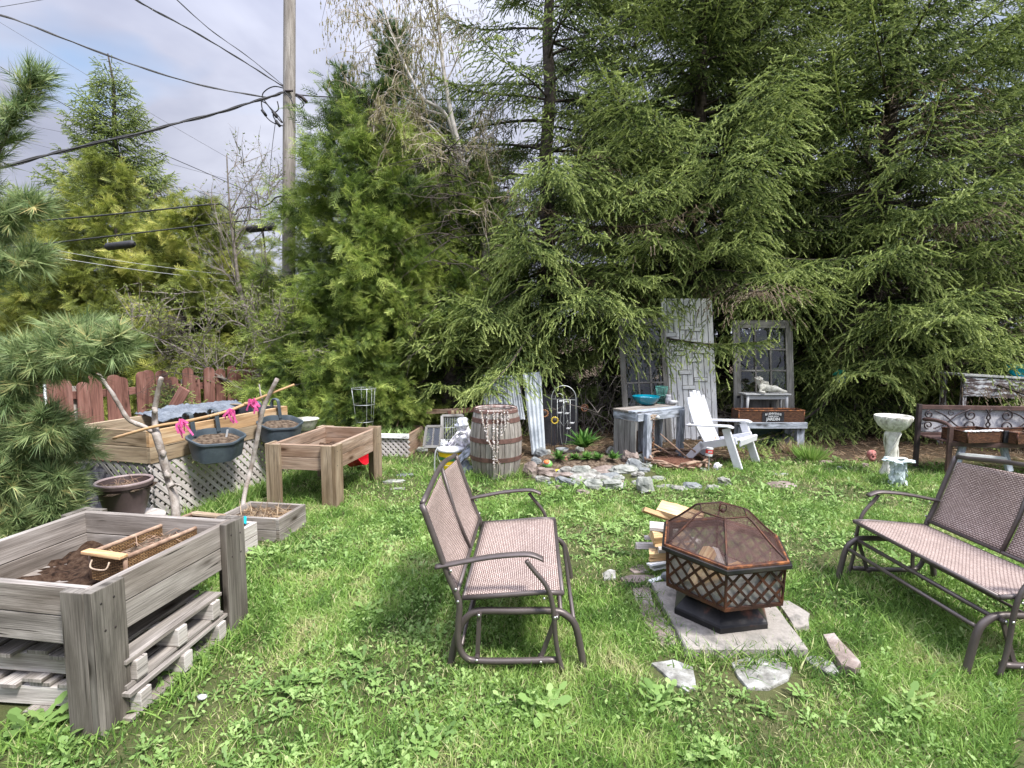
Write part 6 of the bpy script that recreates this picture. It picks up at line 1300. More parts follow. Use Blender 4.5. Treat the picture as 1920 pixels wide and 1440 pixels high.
# ------------------------------------------------------------------ blue grey bench on the left of the doors
def ps(x, y, Y): return P(x, y, Y)
pb = thing('potting_bench', 'tall blue grey weathered bench carrying the teal bowl', 'bench', G(1225, 858)); hb = .66
A = G(1197, 772, hb); B = G(1293, 762, hb); D_ = G(1166, 758, hb); A.y = A.y; ux = (B-A).normalized(); uy = Vector((-ux.y, ux.x, 0)); A = Vector((A.x, A.y, 0))-ux*.02; Lb = .86; Db = .42
q = lambda x, y, z: A+ux*x+uy*y+Z*z
for k in range(3): mb = MB(); mb.board(q(-.02, Db*(k+.5)/3, hb-.012), q(Lb+.02, Db*(k+.5)/3, hb-.012), Db/3-.006, .024, up=uy); mb.build('top_board', W_grey if k else W_blue, pb, bevel=.003)
mb = MB(); mb.board(q(.0, -.005, hb-.075), q(Lb, -.005, hb-.075), .095, .03); mb.build('front_rail', W_blue, pb, bevel=.003)
mb = MB(); mb.board(q(.005, .01, hb-.075), q(.005, Db, hb-.075), .095, .03); mb.board(q(Lb-.005, .01, hb-.075), q(Lb-.005, Db, hb-.075), .095, .03); mb.build('end_rail', W_blue, pb, bevel=.003)
for x, y in ((.14, -.045), (Lb-.06, .0), (.04, Db-.04), (Lb-.05, Db-.04)):
    mb = MB(); mb.board(q(x, y, -.03), q(x, y, hb-.03), .085, .07, up=ux); mb.build('leg', W_blue, pb, bevel=.004)
for k in range(4): mb = MB(); mb.board(q(.0-.01, .05+.1*k, .02), q(.0-.01, .05+.1*k, hb-.13), .09, .016, up=uy); mb.build('side_slat', W_door, pb)
for k in range(2): mb = MB(); mb.board(q(.5+.1*k, Db+.0, .02), q(.5+.1*k, Db, hb-.14), .09, .016, up=ux); mb.build('back_slat', W_blue, pb)
mb = MB(); mb.board(q(.3, Db+.02, .16), q(.52, Db+.02, .16), .3, .01); mb.build('brown_panel', W_brown, pb)
# chain hanging at the corner + knob
ch = thing('hanging_chain', 'rusty chain hanging from a knot at the corner of the tall bench', 'chain', q(.2, -.1, hb-.1)); mb = MB(); c = q(.2, -.085, hb-.07)
for k in range(15):
    z = -.03-.027*k; o_ = c+Vector((.008*math.sin(k*.8), 0, z)); M_ = Matrix.Rotation(k*PI/2, 3, 'Z'); mb.tube([o_+M_ @ Vector((.011*math.cos(t), 0, .018*math.sin(t))) for t in np.linspace(0, 6.283, 9)[:-1]], .0035, 4, closed=True)
mb.build('links', M_rustlt, ch, smooth=True)
mb = MB()
for k in range(26): t = k*.9; mb.tube([c+Vector((.05*math.cos(t)-.01, -.01-.01*math.sin(t*2), .035*math.sin(t*1.3))), c+Vector((.05*math.cos(t+1.5)-.01, -.02, .035*math.sin((t+1.5)*1.3)))], .005, 4)
mb.build('knot', M_rope, ch); mb = MB(); mb.blob(c+Vector((.045, -.03, .0)), (.024, .02, .024), .1); mb.build('white_bead', M_white, ch, smooth=True)
# teal bowl, wire basket, jar, cup on the bench
tbw = thing('teal_bowl', 'glossy teal bowl on the tall blue grey bench', 'bowl', P(1210, 768, 7.25)); cb = P(1211, 755, 7.25); z0 = hb+.002; mb = MB(); mb.lathe([(0, 0), (.085, 0), (.13, .03), (.17, .075), (.188, .115), (.19, .122), (.182, .122), (.16, .08), (.12, .035), (0, .015)], (cb.x, cb.y, z0), 36); mb.build('bowl_body', M_teal, tbw, smooth=True)
def vessel(name, x, Y, prof, mat, label, cat, n=24, smooth=True, dx=0): c = P(x, 755, Y); mb = MB(); mb.lathe(prof, (c.x, c.y, hb+.003), n); return mb.build(name, mat, smooth=smooth, label=label, cat=cat)
c = P(1240, 750, 7.4); mb = MB()
for k in range(18): a = 2*PI*k/18; mb.tube([(c.x+.06*math.cos(a), c.y+.06*math.sin(a), hb), (c.x+.066*math.cos(a), c.y+.066*math.sin(a), hb+.14), (c.x+.085*math.cos(a), c.y+.085*math.sin(a), hb+.235)], .003, 4)
for r, z in ((.06, .005), (.065, .12), (.085, .235)): mb.tube([(c.x+r*math.cos(t), c.y+r*math.sin(t), hb+z) for t in np.linspace(0, 6.283, 20)[:-1]], .005, 4, closed=True)
mb.build('wire_basket', M_grndrk, smooth=True, label='green wire basket behind the teal bowl', cat='basket')
vessel('glass_jar', 1253, 7.3, [(0, 0), (.035, 0), (.045, .03), (.04, .08), (.03, .105), (.042, .13), (.038, .13), (.026, .105), (.034, .06), (0, .012)], m_basic('cloudy_glass', (.3, .3, .33), (.5, .5, .53), 20, .15, spec=.8), 'cloudy glass vase between the wire basket and the white cup', 'vase')
wc = P(1262, 757, 7.25); wcu = thing('white_cup', 'small white cup at the right end of the tall bench', 'cup', (wc.x, wc.y, hb)); mb = MB(); mb.lathe([(0, 0), (.03, 0), (.05, .03), (.058, .06), (.054, .06), (.045, .03), (0, .012)], (0, 0, 0), 24); mb.build('cup_body', M_white, wcu, smooth=True, local=True); mb = MB(); mb.tube([(.05+.018*math.sin(t), 0, .035+.018*math.cos(t)) for t in np.linspace(0, PI, 8)], .004, 5); mb.build('handle', M_white, wcu, smooth=True, local=True)
# ------------------------------------------------------------------ doors leaning among the spruces
def lean_door(name, label, BL, BR, TR, TL, wood, panes=None, t=.035, fw=(.11, .12, .2), pane=True, cat='door'):
    """frame from its four corners (bottom-left, bottom-right, top-right, top-left)"""
    BL, BR, TR, TL = map(Vector, (BL, BR, TR, TL)); u = (BR-BL).normalized(); v = (TL-BL); H = v.length; v.normalize(); W_ = (BR-BL).length; nr = u.cross(v)
    o = thing(name, label, cat, (BL+BR)/2); q = lambda x, y, d=0: BL+u*x+v*y+nr*d; s, tp_, bt = fw
    for x in (s/2, W_-s/2): mb = MB(); mb.board(q(x, 0), q(x, H), s, t, up=u); mb.build('stile', wood, o, bevel=.003)
    mb = MB(); mb.board(q(s, H-tp_/2), q(W_-s, H-tp_/2), tp_, t-.004, up=v); mb.build('top_rail', wood, o, bevel=.003)
    return o, q, W_, H
# right grey door
Yd = 8.0; o, q_, W_, H_ = lean_door('old_door', 'grey weathered door with nine panes behind the low bench', P(1378, 850, Yd), P(1491, 850, Yd), P(1486, 601, Yd+.28), P(1373, 601, Yd+.28), W_door)
def glazed(o, q, W_, H, s, y0, y1, nc, nr_, wood, panel=True):
    iw = W_-2*s
    mb = MB(); mb.board(q(s, y0-.05), q(W_-s, y0-.05), .1, .03, up=q(0, 1)-q(0, 0)); mb.build('middle_rail', wood, o, bevel=.002)
    mb = MB()
    for k in range(1, nc): mb.board(q(s+iw*k/nc, y0), q(s+iw*k/nc, y1), .024, .024, up=q(1, 0)-q(0, 0))
    for k in range(1, nr_): mb.board(q(s, y0+(y1-y0)*k/nr_, .002), q(W_-s, y0+(y1-y0)*k/nr_, .002), .024, .02, up=q(0, 1)-q(0, 0))
    mb.build('glazing_bars', wood, o)
    for i in range(nc):
        for j in range(nr_):
            x0, x1 = s+iw*i/nc+.013, s+iw*(i+1)/nc-.013; a, b = y0+(y1-y0)*j/nr_+.013, y0+(y1-y0)*(j+1)/nr_-.013; d = random.uniform(-.004, .004)
            mb = MB(); mb.add([q(x0, a, -.012), q(x1, a, -.012+d), q(x1, b, -.012-d), q(x0, b, -.012)], [(0, 1, 2, 3)]); mb.build('pane', M_pane, o)
    if panel:
        mb = MB(); mb.board(q(W_/2, .0, -.008), q(W_/2, y0-.09, -.008), iw, .015, up=q(1, 0)-q(0, 0)); mb.build('lower_panel', wood, o)
glazed(o, q_, W_, H_, .11, H_*.46, H_-.125, 3, 3, W_door)
mb = MB(); c = q_(.06, H_*.47-.1, .02); mb.lathe([(0, .002), (.022, .002), (.022, 0)], c, 16, M=Matrix.Rotation(PI/2, 3, 'X')); mb.build('knob_hole', M_black, o)
# left grey glazed door
Yd = 7.95; o, q_, W_, H_ = lean_door('old_door', 'grey door with narrow panes half hidden by spruce, left of the white door', P(1172, 858, Yd), P(1262, 856, Yd), P(1240, 598, Yd+.3), P(1158, 598, Yd+.3), W_door, fw=(.085, .12, .2))
glazed(o, q_, W_, H_, .085, H_*.33, H_-.125, 3, 3, W_door)
# white door with little planks nailed on
Yw = 8.15; BL, BR, TR, TL = P(1256, 858, Yw), P(1349, 858, Yw), P(1335, 560, Yw+.3), P(1238, 560, Yw+.3); u = (BR-BL).normalized(); v = (TL-BL); Hh = v.length; v.normalize(); Ww = (BR-BL).length; nr = u.cross(v)
wdo = thing('white_door', 'tall peeling white board door with short planks nailed across it', 'door', (BL+BR)/2); n = 9
TRw = (TR-TL).length
for k in range(n):
    mb = MB(); a = BL.lerp(BR, (k+.5)/n); b = TL.lerp(TR, (k+.5)/n); mb.board(a, b, Ww/n-.011, .02+.002*(k % 2), up=u); mb.build('plank', W_white, wdo)
mb = MB(); mb.board(BL.lerp(BR, .5)-nr*.014+v*.01, TL.lerp(TR, .5)-nr*.014-v*.01, Ww-.01, .004, up=u); mb.build('backing_panel', W_door, wdo)
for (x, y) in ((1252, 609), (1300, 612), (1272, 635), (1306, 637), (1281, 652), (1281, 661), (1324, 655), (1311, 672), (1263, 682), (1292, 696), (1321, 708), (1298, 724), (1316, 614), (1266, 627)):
    c = P(x+2, y, Yw+.1); t = ((c-BL).dot(v)); c = BL+u*((P(x, y, Yw+.3*(t/Hh)))-BL).dot(u)+v*((P(x, y, Yw+.3*(t/Hh)))-BL).dot(v); mb = MB(); c = c+nr*.019; sh_ = MB(); sh_.board(c-u*.108-nr*.008, c+u*.108+v*.004-nr*.008, .074, .002, up=v); sh_.build('plank_shadow', W_door, wdo); mb.board(c-u*.1, c+u*.1+v*.004, .056, .016, up=v); mb.build('nailed_plank', W_white, wdo, bevel=.002)  # dark, slightly larger board added behind each plank to draw its shadow outline
# ------------------------------------------------------------------ adirondack chair
ac = thing('adirondack_chair', 'white plastic slatted chair with wide arms in front of the doors', 'chair', (2.63, 6.72, 0), R_(-44)); ac.scale = (1.04, 1.04, 1.03)
L = dict(local=True)   # +x is where the sitter looks
hw = .27
def slab2(mb, a, b, w_, t, up): mb.board(a, b, w_, t, up=up)
for s in (-1, 1):
    mb = MB(); mb.board((.37, s*hw, 0), (.20, s*hw, .47), .095, .03, up=(1, 0, 0)); mb.build('front_leg', M_plast, ac, bevel=.008, **L)
    mb = MB(); mb.board((.32, s*(hw-.035), .34), (-.12, s*(hw-.035), .21), .09, .025, up=(0, 0, 1)); mb.board((-.08, s*(hw-.035), .25), (-.3, s*(hw-.035), 0), .085, .025, up=(1, 0, .6)); mb.build('rear_leg', M_plast, ac, bevel=.008, **L)
    arm = MB(); N = 10; V = []
    for i in range(N+1):
        x = -.27+.56*i/N; w2 = .045+.03*math.sin(PI*min(1, i/N*1.0)**1.4) if i < N else .035
        yc = s*(hw+.01); z = .455+.045*i/N-(.02 if i == N else 0)*1; V += [(x, yc-w2, z), (x, yc+w2, z), (x, yc+w2, z+.018), (x, yc-w2, z+.018)]
    fs = [(i*4+k, i*4+(k+1) % 4, (i+1)*4+(k+1) % 4, (i+1)*4+k) for i in range(N) for k in range(4)]+[(3, 2, 1, 0), (N*4, N*4+1, N*4+2, N*4+3)]; arm.add(V, fs); arm.build('armrest', M_plast, ac, bevel=.006, **L)
mb = MB()
for k in range(6): t = k/5; x = .34-.36*t; z = .345-.11*t-.015*math.sin(t*PI); mb.board((x, -hw+.03, z), (x, hw-.03, z), .064, .014, up=(1, 0, .28))
mb.board((.365, -hw+.01, .315), (.365, hw-.01, .315), .07, .016, up=(.1, 0, 1)); mb.build('seat', M_plast, ac, bevel=.004, **L)
mb = MB(); nb_ = 5
for k in range(nb_):
    t = (k-(nb_-1)/2)/((nb_-1)/2); wb, wt = .085, .112; y0 = t*.155; y1 = t*.2; top = .87-.075*t*t; N = 8; V = []
    for i in range(N+1):
        f = i/N; z = .2+(top-.2)*f; x = -.06-.26*f-.03*math.sin(f*PI)+.025*t*t; hwid = (wb+(wt-wb)*math.sin(f*PI*.75))/2*(1 if i < N-1 else (.92 if i == N-1 else .72)); yc = y0+(y1-y0)*math.sin(f*PI*.6)
        V += [(x, yc-hwid+.002, z), (x, yc+hwid-.002, z), (x-.016, yc+hwid-.002, z-.004), (x-.016, yc-hwid+.002, z-.004)]
    mb.add(V, [(i*4+q, i*4+(q+1) % 4, (i+1)*4+(q+1) % 4, (i+1)*4+q) for i in range(N) for q in range(4)]+[(3, 2, 1, 0), (N*4, N*4+1, N*4+2, N*4+3)])
mb.board((-.25, -.27, .46), (-.25, .27, .46), .05, .02, up=(0, 0, 1)); mb.board((-.16, -.22, .3), (-.16, .22, .3), .04, .012, up=(0, 0, 1)); mb.build('backrest', M_plast, ac, bevel=.005, **L)
# tin can on a stake
cn = P(1330, 847, 6.25); can = thing('tin_can', 'red and white tin can upside down on a stake in front of the white chair', 'tin can', (cn.x, cn.y, 0)); Mc = Matrix.Rotation(.1, 3, 'Y'); mb = MB(); mb.lathe([(0, .05), (.038, .05), (.041, .048), (.041, -.048), (.037, -.05), (.036, .04)], cn, 24, M=Mc); mb.build('can_body', M_white, can, smooth=True, auto=40)
mb = MB(); mb.lathe([(.0418, .03), (.0418, -.018)], cn, 24, M=Mc); mb.build('red_label', M_red, can, smooth=True); mb = MB()
for i in range(5): a = -PI/2-.5+i*.2; d = Vector((math.cos(a), math.sin(a), 0)); mb.board(cn+d*.042+Vector((-.008, 0, .012-.001*i)), cn+d*.042+Vector((.008, 0, .016-.001*i)), .006, .001, up=(0, 0, 1)); mb.board(cn+d*.042+Vector((-.008, 0, -.004)), cn+d*.042+Vector((.008, 0, 0)), .005, .001, up=(0, 0, 1))
mb.build('label_marks', M_white, can); mb = MB(); mb.tube([Vector((cn.x, cn.y, -.02)), cn], .006, 6); mb.build('stake', M_steel, can)
mb = MB(); c = G(1345, 880); mb.blob((c.x, c.y, .03), (.05, .04, .05), .35, 2.2, 12, 9); mb.build('pink_fragment', M_sheet, smooth=True, label='crumpled pinkish scrap in the grass under the tin can', cat='scrap')
# ------------------------------------------------------------------ low bench with tray, stool and cherub
lb_ = thing('low_bench', 'low thick grey blue bench under the wicker tray, right of the white chair', 'bench', G(1447, 838)); hl = .37; A = G(1388, 793, hl); B = G(1513, 793, hl); dp = .3
mb = MB(); mb.board(A+Vector((0, -.005, -.035)), B+Vector((0, -.005, -.035)), .085, .035); mb.build('front_rail', W_blue, lb_, bevel=.003)
for k in range(2): mb = MB(); mb.board(A+Vector((0, .015+dp*(k+.5)/2, -.012)), B+Vector((0, .015+dp*(k+.5)/2, -.012)), dp/2-.006, .035, up=(0, 1, 0)); mb.build('top_board', W_blue, lb_, bevel=.003)
for x, y in ((.07, .06), (.93, .06), (.1, dp-.04), (.85, dp-.04)): c = A.lerp(B, x); mb = MB(); mb.board(Vector((c.x, c.y+y, -.03)), Vector((c.x, c.y+y, hl-.078)), .11, .08, up=(1, 0, 0)); mb.build('leg', W_blue, lb_, bevel=.004)
mb = MB(); mb.board(Vector((A.x+.15, A.y+dp+.02, .16)), Vector((B.x-.15, A.y+dp+.02, .16)), .3, .01); mb.build('glass_sheet', m_basic('dirty_green_glass', (.03, .07, .065), (.09, .14, .13), 4, .15, spec=.8), label='dirty green glass pane leaning under the low bench', cat='glass pane')
wt, wa, wl, wcn = wicker_tray('wicker_tray', 'long brown wicker tray with a dark garden sign on the low bench', (B.x-.03, A.y+.03), R_(0), .22, .93, .165, hl+.006, M_wick, M_rustlt, fill=None)
# sign on its front: BIENVENUE DANS MON JARDIN
f0 = wcn[0]; yf = f0.y-.012; xc = (wcn[0].x+wcn[3].x)/2+.02; zc = hl+.085; mb = MB(); mb.board((xc-.155, yf, zc), (xc+.155, yf, zc), .135, .006); mb.build('sign_board', M_black, wt, label='small dark sign with pale lettering')
sgn = [k for k in COL.objects if k.parent == wt and k.name.startswith('sign_board')][0]
def text_part(txt, size, c, parent, mat, name='lettering', rot=0, sx=1, bold=0):
    cu = bpy.data.curves.new(name, 'FONT'); cu.body = txt; cu.size = size; cu.align_x = 'CENTER'; cu.align_y = 'CENTER'; cu.extrude = .001; cu.offset = bold; to = bpy.data.objects.new(name, cu); COL.objects.link(to)
    bpy.context.view_layer.update(); me = bpy.data.meshes.new_from_object(to.evaluated_get(bpy.context.evaluated_depsgraph_get())); bpy.data.objects.remove(to)
    me.transform(Matrix.Translation(Vector(c)) @ Matrix.Rotation(rot, 4, 'Y') @ Matrix.Rotation(PI/2, 4, 'X') @ Matrix.Scale(sx, 4, Vector((1, 0, 0)))); me.transform(MW[parent.name].inverted()); me.materials.clear(); me.materials.append(mat); o = bpy.data.objects.new(name, me); COL.objects.link(o); o.parent = parent; return o
for i, chh in enumerate('BIENVENUE'):
    t = (i-4)/4; text_part(chh, .04, (xc+t*.105, yf-.005, zc+.046-.014*t*t), sgn, M_white, 'letter', t*.16, 1.0, .0012)
text_part('DANS MON', .028, (xc, yf-.005, zc+.006), sgn, M_white, bold=.001); text_part('JARDIN', .058, (xc, yf-.005, zc-.034), sgn, M_white, bold=.002)
# white stool + cherub
stl = thing('white_stool', 'small white painted stool standing behind the wicker tray', 'stool', P(1436, 790, 7.95)); zt = P(1436, 738, 7.95).z; xa, xb = P(1394, 740, 7.9).x, P(1486, 740, 7.9).x; xb = P(1479, 740, 7.9).x
mb = MB(); mb.box(((xa+xb)/2, 7.95, zt), (xb-xa, .26, .02)); mb.build('seat', M_white, stl, bevel=.006)
mb = MB(); mb.box(((xa+xb)/2, 7.86, zt-.045), (xb-xa-.12, .016, .06)); mb.box(((xa+xb)/2, 8.04, zt-.045), (xb-xa-.12, .016, .06)); mb.build('apron', M_white, stl, bevel=.002)
for x in (xa+.05, xb-.05):
    for y in (7.86, 8.04): mb = MB(); mb.tube([(x, y, zt-.01), (x+(.01 if x > (xa+xb)/2 else -.01), y, hl+.01)], [.024, .017], 8); mb.build('leg', M_white, stl, smooth=True)
chz = zt+.01; cx = P(1440, 730, 7.93).x; Yc = 7.93
# reclining child figure grown as one skin
def skin_fig(name, joints, edges, mat, label, cat, sub=2):
    me = bpy.data.meshes.new(name); b = Vector(joints[0][0]); me.from_pydata([Vector(j[0])-b for j in joints], edges, []); o = bpy.data.objects.new(name, me); COL.objects.link(o); o.location = b
    m = o.modifiers.new('skin', 'SKIN'); me.skin_vertices.new() if not me.skin_vertices else None
    sv = me.skin_vertices[0].data
    for i, j in enumerate(joints): sv[i].radius = (j[1], j[1])
    sv[0].use_root = True; s = o.modifiers.new('sub', 'SUBSURF'); s.levels = sub; s.render_levels = sub; me.materials.append(mat); MW[o.name] = Matrix.Translation(b)
    bpy.context.view_layer.update(); em = bpy.data.meshes.new_from_object(o.evaluated_get(bpy.context.evaluated_depsgraph_get())); o.modifiers.clear(); o.data = em; em.materials.clear(); em.materials.append(mat); em.polygons.foreach_set('use_smooth', [True]*len(em.polygons)); return T(o, label, cat)
J = [((cx+.04, Yc, chz+.055), .05), ((cx-.04, Yc, chz+.075), .055), ((cx-.11, Yc, chz+.1), .05), ((cx-.135, Yc-.01, chz+.135), .028), ((cx-.145, Yc-.02, chz+.165), .052), ((cx-.145, Yc-.02, chz+.21), .045),
     ((cx-.13, Yc-.07, chz+.08), .026), ((cx-.17, Yc-.1, chz+.03), .022), ((cx-.09, Yc-.12, chz+.022), .018), ((cx-.1, Yc+.06, chz+.08), .026), ((cx-.02, Yc+.02, chz+.12), .02), ((cx+.02, Yc-.02, chz+.1), .017),
     ((cx+.11, Yc-.05, chz+.07), .04), ((cx+.18, Yc-.07, chz+.035), .028), ((cx+.25, Yc-.08, chz+.025), .02), ((cx+.12, Yc+.03, chz+.085), .038), ((cx+.17, Yc+.0, chz+.05), .028), ((cx+.22, Yc-.01, chz+.03), .02)]
E = [(0, 1), (1, 2), (2, 3), (3, 4), (4, 5), (2, 6), (6, 7), (7, 8), (2, 9), (9, 10), (10, 11), (0, 12), (12, 13), (13, 14), (0, 15), (15, 16), (16, 17)]
cher = skin_fig('cherub_figurine', J, E, M_stonec, 'cream stone cherub lying on the white stool', 'figurine')
mb = MB(); mb.blob((cx-.147, Yc-.005, chz+.2), (.06, .055, .045), .35, 6, 20, 14); mb.build('curly_hair', M_stonec, cher, smooth=True)
mb = MB(); mb.blob((cx-.02, Yc+.06, chz+.12), (.07, .02, .05), .2, 2, 14, 9); mb.build('wing', M_stonec, cher, smooth=True)
mb = MB(); fx, fy, fz = cx-.148, Yc-.068, chz+.18; mb.blob((fx, fy-.004, fz), (.008, .012, .01), .0, 1, 8, 6); mb.blob((fx-.018, fy+.002, fz+.012), (.007, .005, .005), 0, 1, 8, 6); mb.blob((fx+.018, fy+.002, fz+.012), (.007, .005, .005), 0, 1, 8, 6); mb.blob((fx, fy+.002, fz-.02), (.012, .005, .004), 0, 1, 8, 6); mb.build('face', M_stone2, cher, smooth=True)
# ------------------------------------------------------------------ birdbath, ornaments
bq = G(1680, 898); bth = thing('birdbath', 'cream cast stone birdbath with a twisted trunk pedestal', 'birdbath', (bq.x, bq.y+.1, 0)); bth.scale = (.86, .86, .96); hB = .735
mb = MB(); prof = [(0, 0), (.11, 0), (.12, .05), (.09, .1), (.068, .2), (.062, .35), (.07, .46), (.09, .53), (.075, .55)]; V = []; n = 26
for r, z in prof:
    for k in range(n): a = 2*PI*k/n; q = r*(1+.1*math.sin(a*5+z*9)+.05*math.sin(a*9-z*14)); V.append((q*math.cos(a), q*math.sin(a), z))
mb.add(V, [(i*n+k, i*n+(k+1) % n, (i+1)*n+(k+1) % n, (i+1)*n+k) for i in range(len(prof)-1) for k in range(n)]); 
for s in (0, 2.1, 4.2): mb.tube([((.072+.02*(z/.5)**3)*math.cos(s+z*6), (.072+.02*(z/.5)**3)*math.sin(s+z*6), z) for z in np.linspace(.05, .53, 14)], .011, 6)
mb.build('pedestal', M_stonec, bth, smooth=True, local=True)
mb = MB(); mb.lathe([(.06, .545), (.1, .56), (.16, .61), (.2, .67), (.214, .715), (.216, .73), (.206, hB), (.2, .722), (.17, .69), (.1, .67), (0, .665)], (0, 0, 0), 40, wob=.012)
for k in range(22): a = 2*PI*k/22; mb.tube([(.11*math.cos(a), .11*math.sin(a), .567), (.168*math.cos(a+.18), .168*math.sin(a+.18), .617), (.207*math.cos(a-.05), .207*math.sin(a-.05), .68), (.217*math.cos(a+.05), .217*math.sin(a+.05), .72)], .0035, 4)
mb.build('bowl', M_stonec, bth, smooth=True, local=True)
pf = G(1682, 912); pfl = thing('leafy_figurine', 'pale blue cast stone figure wrapped in leaves at the foot of the birdbath', 'statue', (pf.x, pf.y, 0)); mb = MB(); mb.blob((0, 0, .13), (.07, .06, .15), .12, 1.5, 18, 14); mb.build('body', M_verdi, pfl, smooth=True, local=True)
mb = MB()
for k in range(64):
    a = random.uniform(0, 6.28); z = random.uniform(.0, .27); r = .085*(1-.15*z/.3)+.006; c = Vector((r*math.cos(a), r*.85*math.sin(a), z)); d = Vector((math.cos(a), math.sin(a), random.uniform(-.7, .5))).normalized(); s = d.cross(Vector((0, 0, 1))).normalized(); L_ = random.uniform(.03, .05); t = (d*.3+Vector((0, 0, -.95)))*L_
    n_ = d.cross(s); mb.add([c-t*.5, c+s*L_*.55+n_*.006, c+t*.8, c-s*L_*.55+n_*.006, c-t*.5+n_*.008, c+t*.8+n_*.008], [(0, 1, 2), (0, 2, 3), (4, 2, 1), (4, 3, 2)])
for k in range(9): a = 2*PI*k/9; c = Vector((.07*math.cos(a), .06*math.sin(a), .285)); mb.blob(c+Vector((math.cos(a)*.04, math.sin(a)*.03, -.005+.01*(k % 2))), (.05, .045, .012), .2, 2, 10, 6)
o = mb.build('leaves', M_verdi, pfl, local=True); s = o.modifiers.new('solid', 'SOLIDIFY'); s.thickness = .004
rf = P(1634, 852, 6.3); rfc = thing('gnome_face', 'little red clay face peeping from the weeds left of the birdbath', 'ornament', rf); mb = MB(); mb.blob(rf, (.055, .04, .055), .1, 2, 16, 12, seed=3); mb.blob(rf+Vector((0, -.04, -.005)), (.014, .014, .016), 0, 1, 8, 6); mb.blob(rf+Vector((0, -.02, -.045)), (.035, .03, .035), .3, 3, 12, 8); mb.build('face', M_pinkc, rfc, smooth=True)
mb = MB(); 
for s in (-1, 1): mb.blob(rf+Vector((s*.02, -.038, .014)), (.008, .006, .006), 0, 1, 8, 5)
mb.blob(rf+Vector((0, -.04, -.024)), (.016, .006, .004), 0, 1, 8, 5); mb.build('eyes_and_mouth', M_iron, rfc, smooth=True)
for i, (x, y, c_, lb) in enumerate(((1576, 705, M_grn, 'green and blue birdhouse hidden in the spruce boughs'), )):
    c = P(x, y, 8.0); bh = thing('birdhouse', lb, 'birdhouse', c); mb = MB(); mb.box(c+Vector((0, 0, -.04)), (.1, .1, .12)); mb.build('box', m_basic('blue_paint', (.02, .08, .2), (.03, .12, .28), 10), bh, bevel=.004); mb = MB(); mb.board(c+Vector((-.04, -.07, .05)), c+Vector((-.04, .07, .05)), .11, .012, up=(.7, 0, .7)); mb.board(c+Vector((.04, -.07, .05)), c+Vector((.04, .07, .05)), .11, .012, up=(-.7, 0, .7)); mb.build('roof', m_basic('green_roof_paint', (.02, .2, .12), (.03, .28, .17), 10), bh)
    mb = MB(); mb.tube([c+Vector((0, 0, .05)), c+Vector((0, .05, .9))], .003, 4); mb.build('wire', M_iron, bh)
# ------------------------------------------------------------------ scroll-back bench
sb = thing('scroll_bench', 'dark metal bench with a scrollwork back, two wicker baskets on its seat', 'bench', P(1830, 870, 6.5)); Yb = 6.4; LT = P(1724, 759, Yb); zt = LT.z; x0 = LT.x; x1 = x0+1.5; dY = -.12
bq_ = lambda x, z, d=0: Vector((x0+x, Yb-.2*x/1.5+d, z))
for x in (0, 1.5): mb = MB(); mb.board(bq_(x, -.02), bq_(x, zt+.01), .045, .045, up=(1, 0, 0)); mb.build('rear_post', M_iron, sb, bevel=.003)
mb = MB(); mb.board(bq_(.02, zt-.025, -.002), bq_(1.48, zt-.025, -.002), .05, .035); mb.board(bq_(.02, .42), bq_(1.48, .42), .04, .03); mb.build('back_rail', M_woodiron, sb, bevel=.003)
for x in (.045, 1.47): 
    mb = MB(); mb.board(bq_(x, -.02, -.42), bq_(x, .57, -.42), .05, .035, up=(1, 0, 0)); mb.build('front_leg', M_woodiron, sb, bevel=.004)
    mb = MB(); mb.tube(catmull([bq_(x, .6, -.02), bq_(x, .615, -.2), bq_(x, .6, -.36), bq_(x, .56, -.43)], 4), .022, 6); mb.build('armrest', M_woodiron, sb, smooth=True)
mb = MB()
for k in range(5): mb.board(bq_(.02, .40, -.06-.085*k), bq_(1.48, .40, -.06-.085*k), .07, .018, up=(0, 1, 0))
mb.board(bq_(.02, .38, -.43), bq_(1.48, .38, -.43), .05, .02); mb.build('seat', M_woodiron, sb)
mb = MB(); mid = zt*.5+.21; 
def spiral(cx_, cz, r, a0, turns, s=1, n=22): return [bq_(cx_+r*(1-.72*t)*math.cos(a0+s*turns*2*PI*t), cz+r*(1-.72*t)*math.sin(a0+s*turns*2*PI*t), -.02) for t in np.linspace(0, 1, n)]
w0 = 1.46
for cx_ in (.1, .55, .93, 1.38):
    for s2 in (1, -1):
        cz = mid+s2*.065; mb.tube(spiral(cx_, cz, .07 if .3 < cx_ < 1.2 else .05, PI/2*s2, 1.3, s2 if cx_ < .7 else -s2), .0085, 5)
for cx_ in (.33, 1.15):
    for s2 in (1, -1): mb.tube(catmull([bq_(cx_-.17, mid+s2*.11, -.02), bq_(cx_-.07, mid+s2*.06, -.02), bq_(cx_, mid, -.02), bq_(cx_+.08, mid-s2*.07, -.02), bq_(cx_+.2, mid-s2*.13, -.02)], 4), .0085, 5)
    mb.tube(spiral(cx_+.01, mid+.085, .04, PI/2, 1.1, 1), .005, 5)
for s2 in (1, -1): mb.tube(catmull([bq_(.74+s2*.03, mid+.14, -.02), bq_(.74-s2*.02, mid+.04, -.02), bq_(.74+s2*.005, mid, -.02), bq_(.74-s2*.02, mid-.06, -.02), bq_(.74+s2*.1, mid-.14, -.02)], 4), .0085, 5)
mb.build('scrollwork', M_iron, sb, smooth=True)
mb = MB(); mb.board(bq_(.03, mid, .015), bq_(1.47, mid, .015), .3, .006); mb.build('back_cloth', M_fabric2 if 'M_fabric2' in globals() else m_basic('pale_patterned_cloth', (.36, .37, .4), (.5, .5, .52), 45, .8, c3=(.3, .3, .34)), sb)
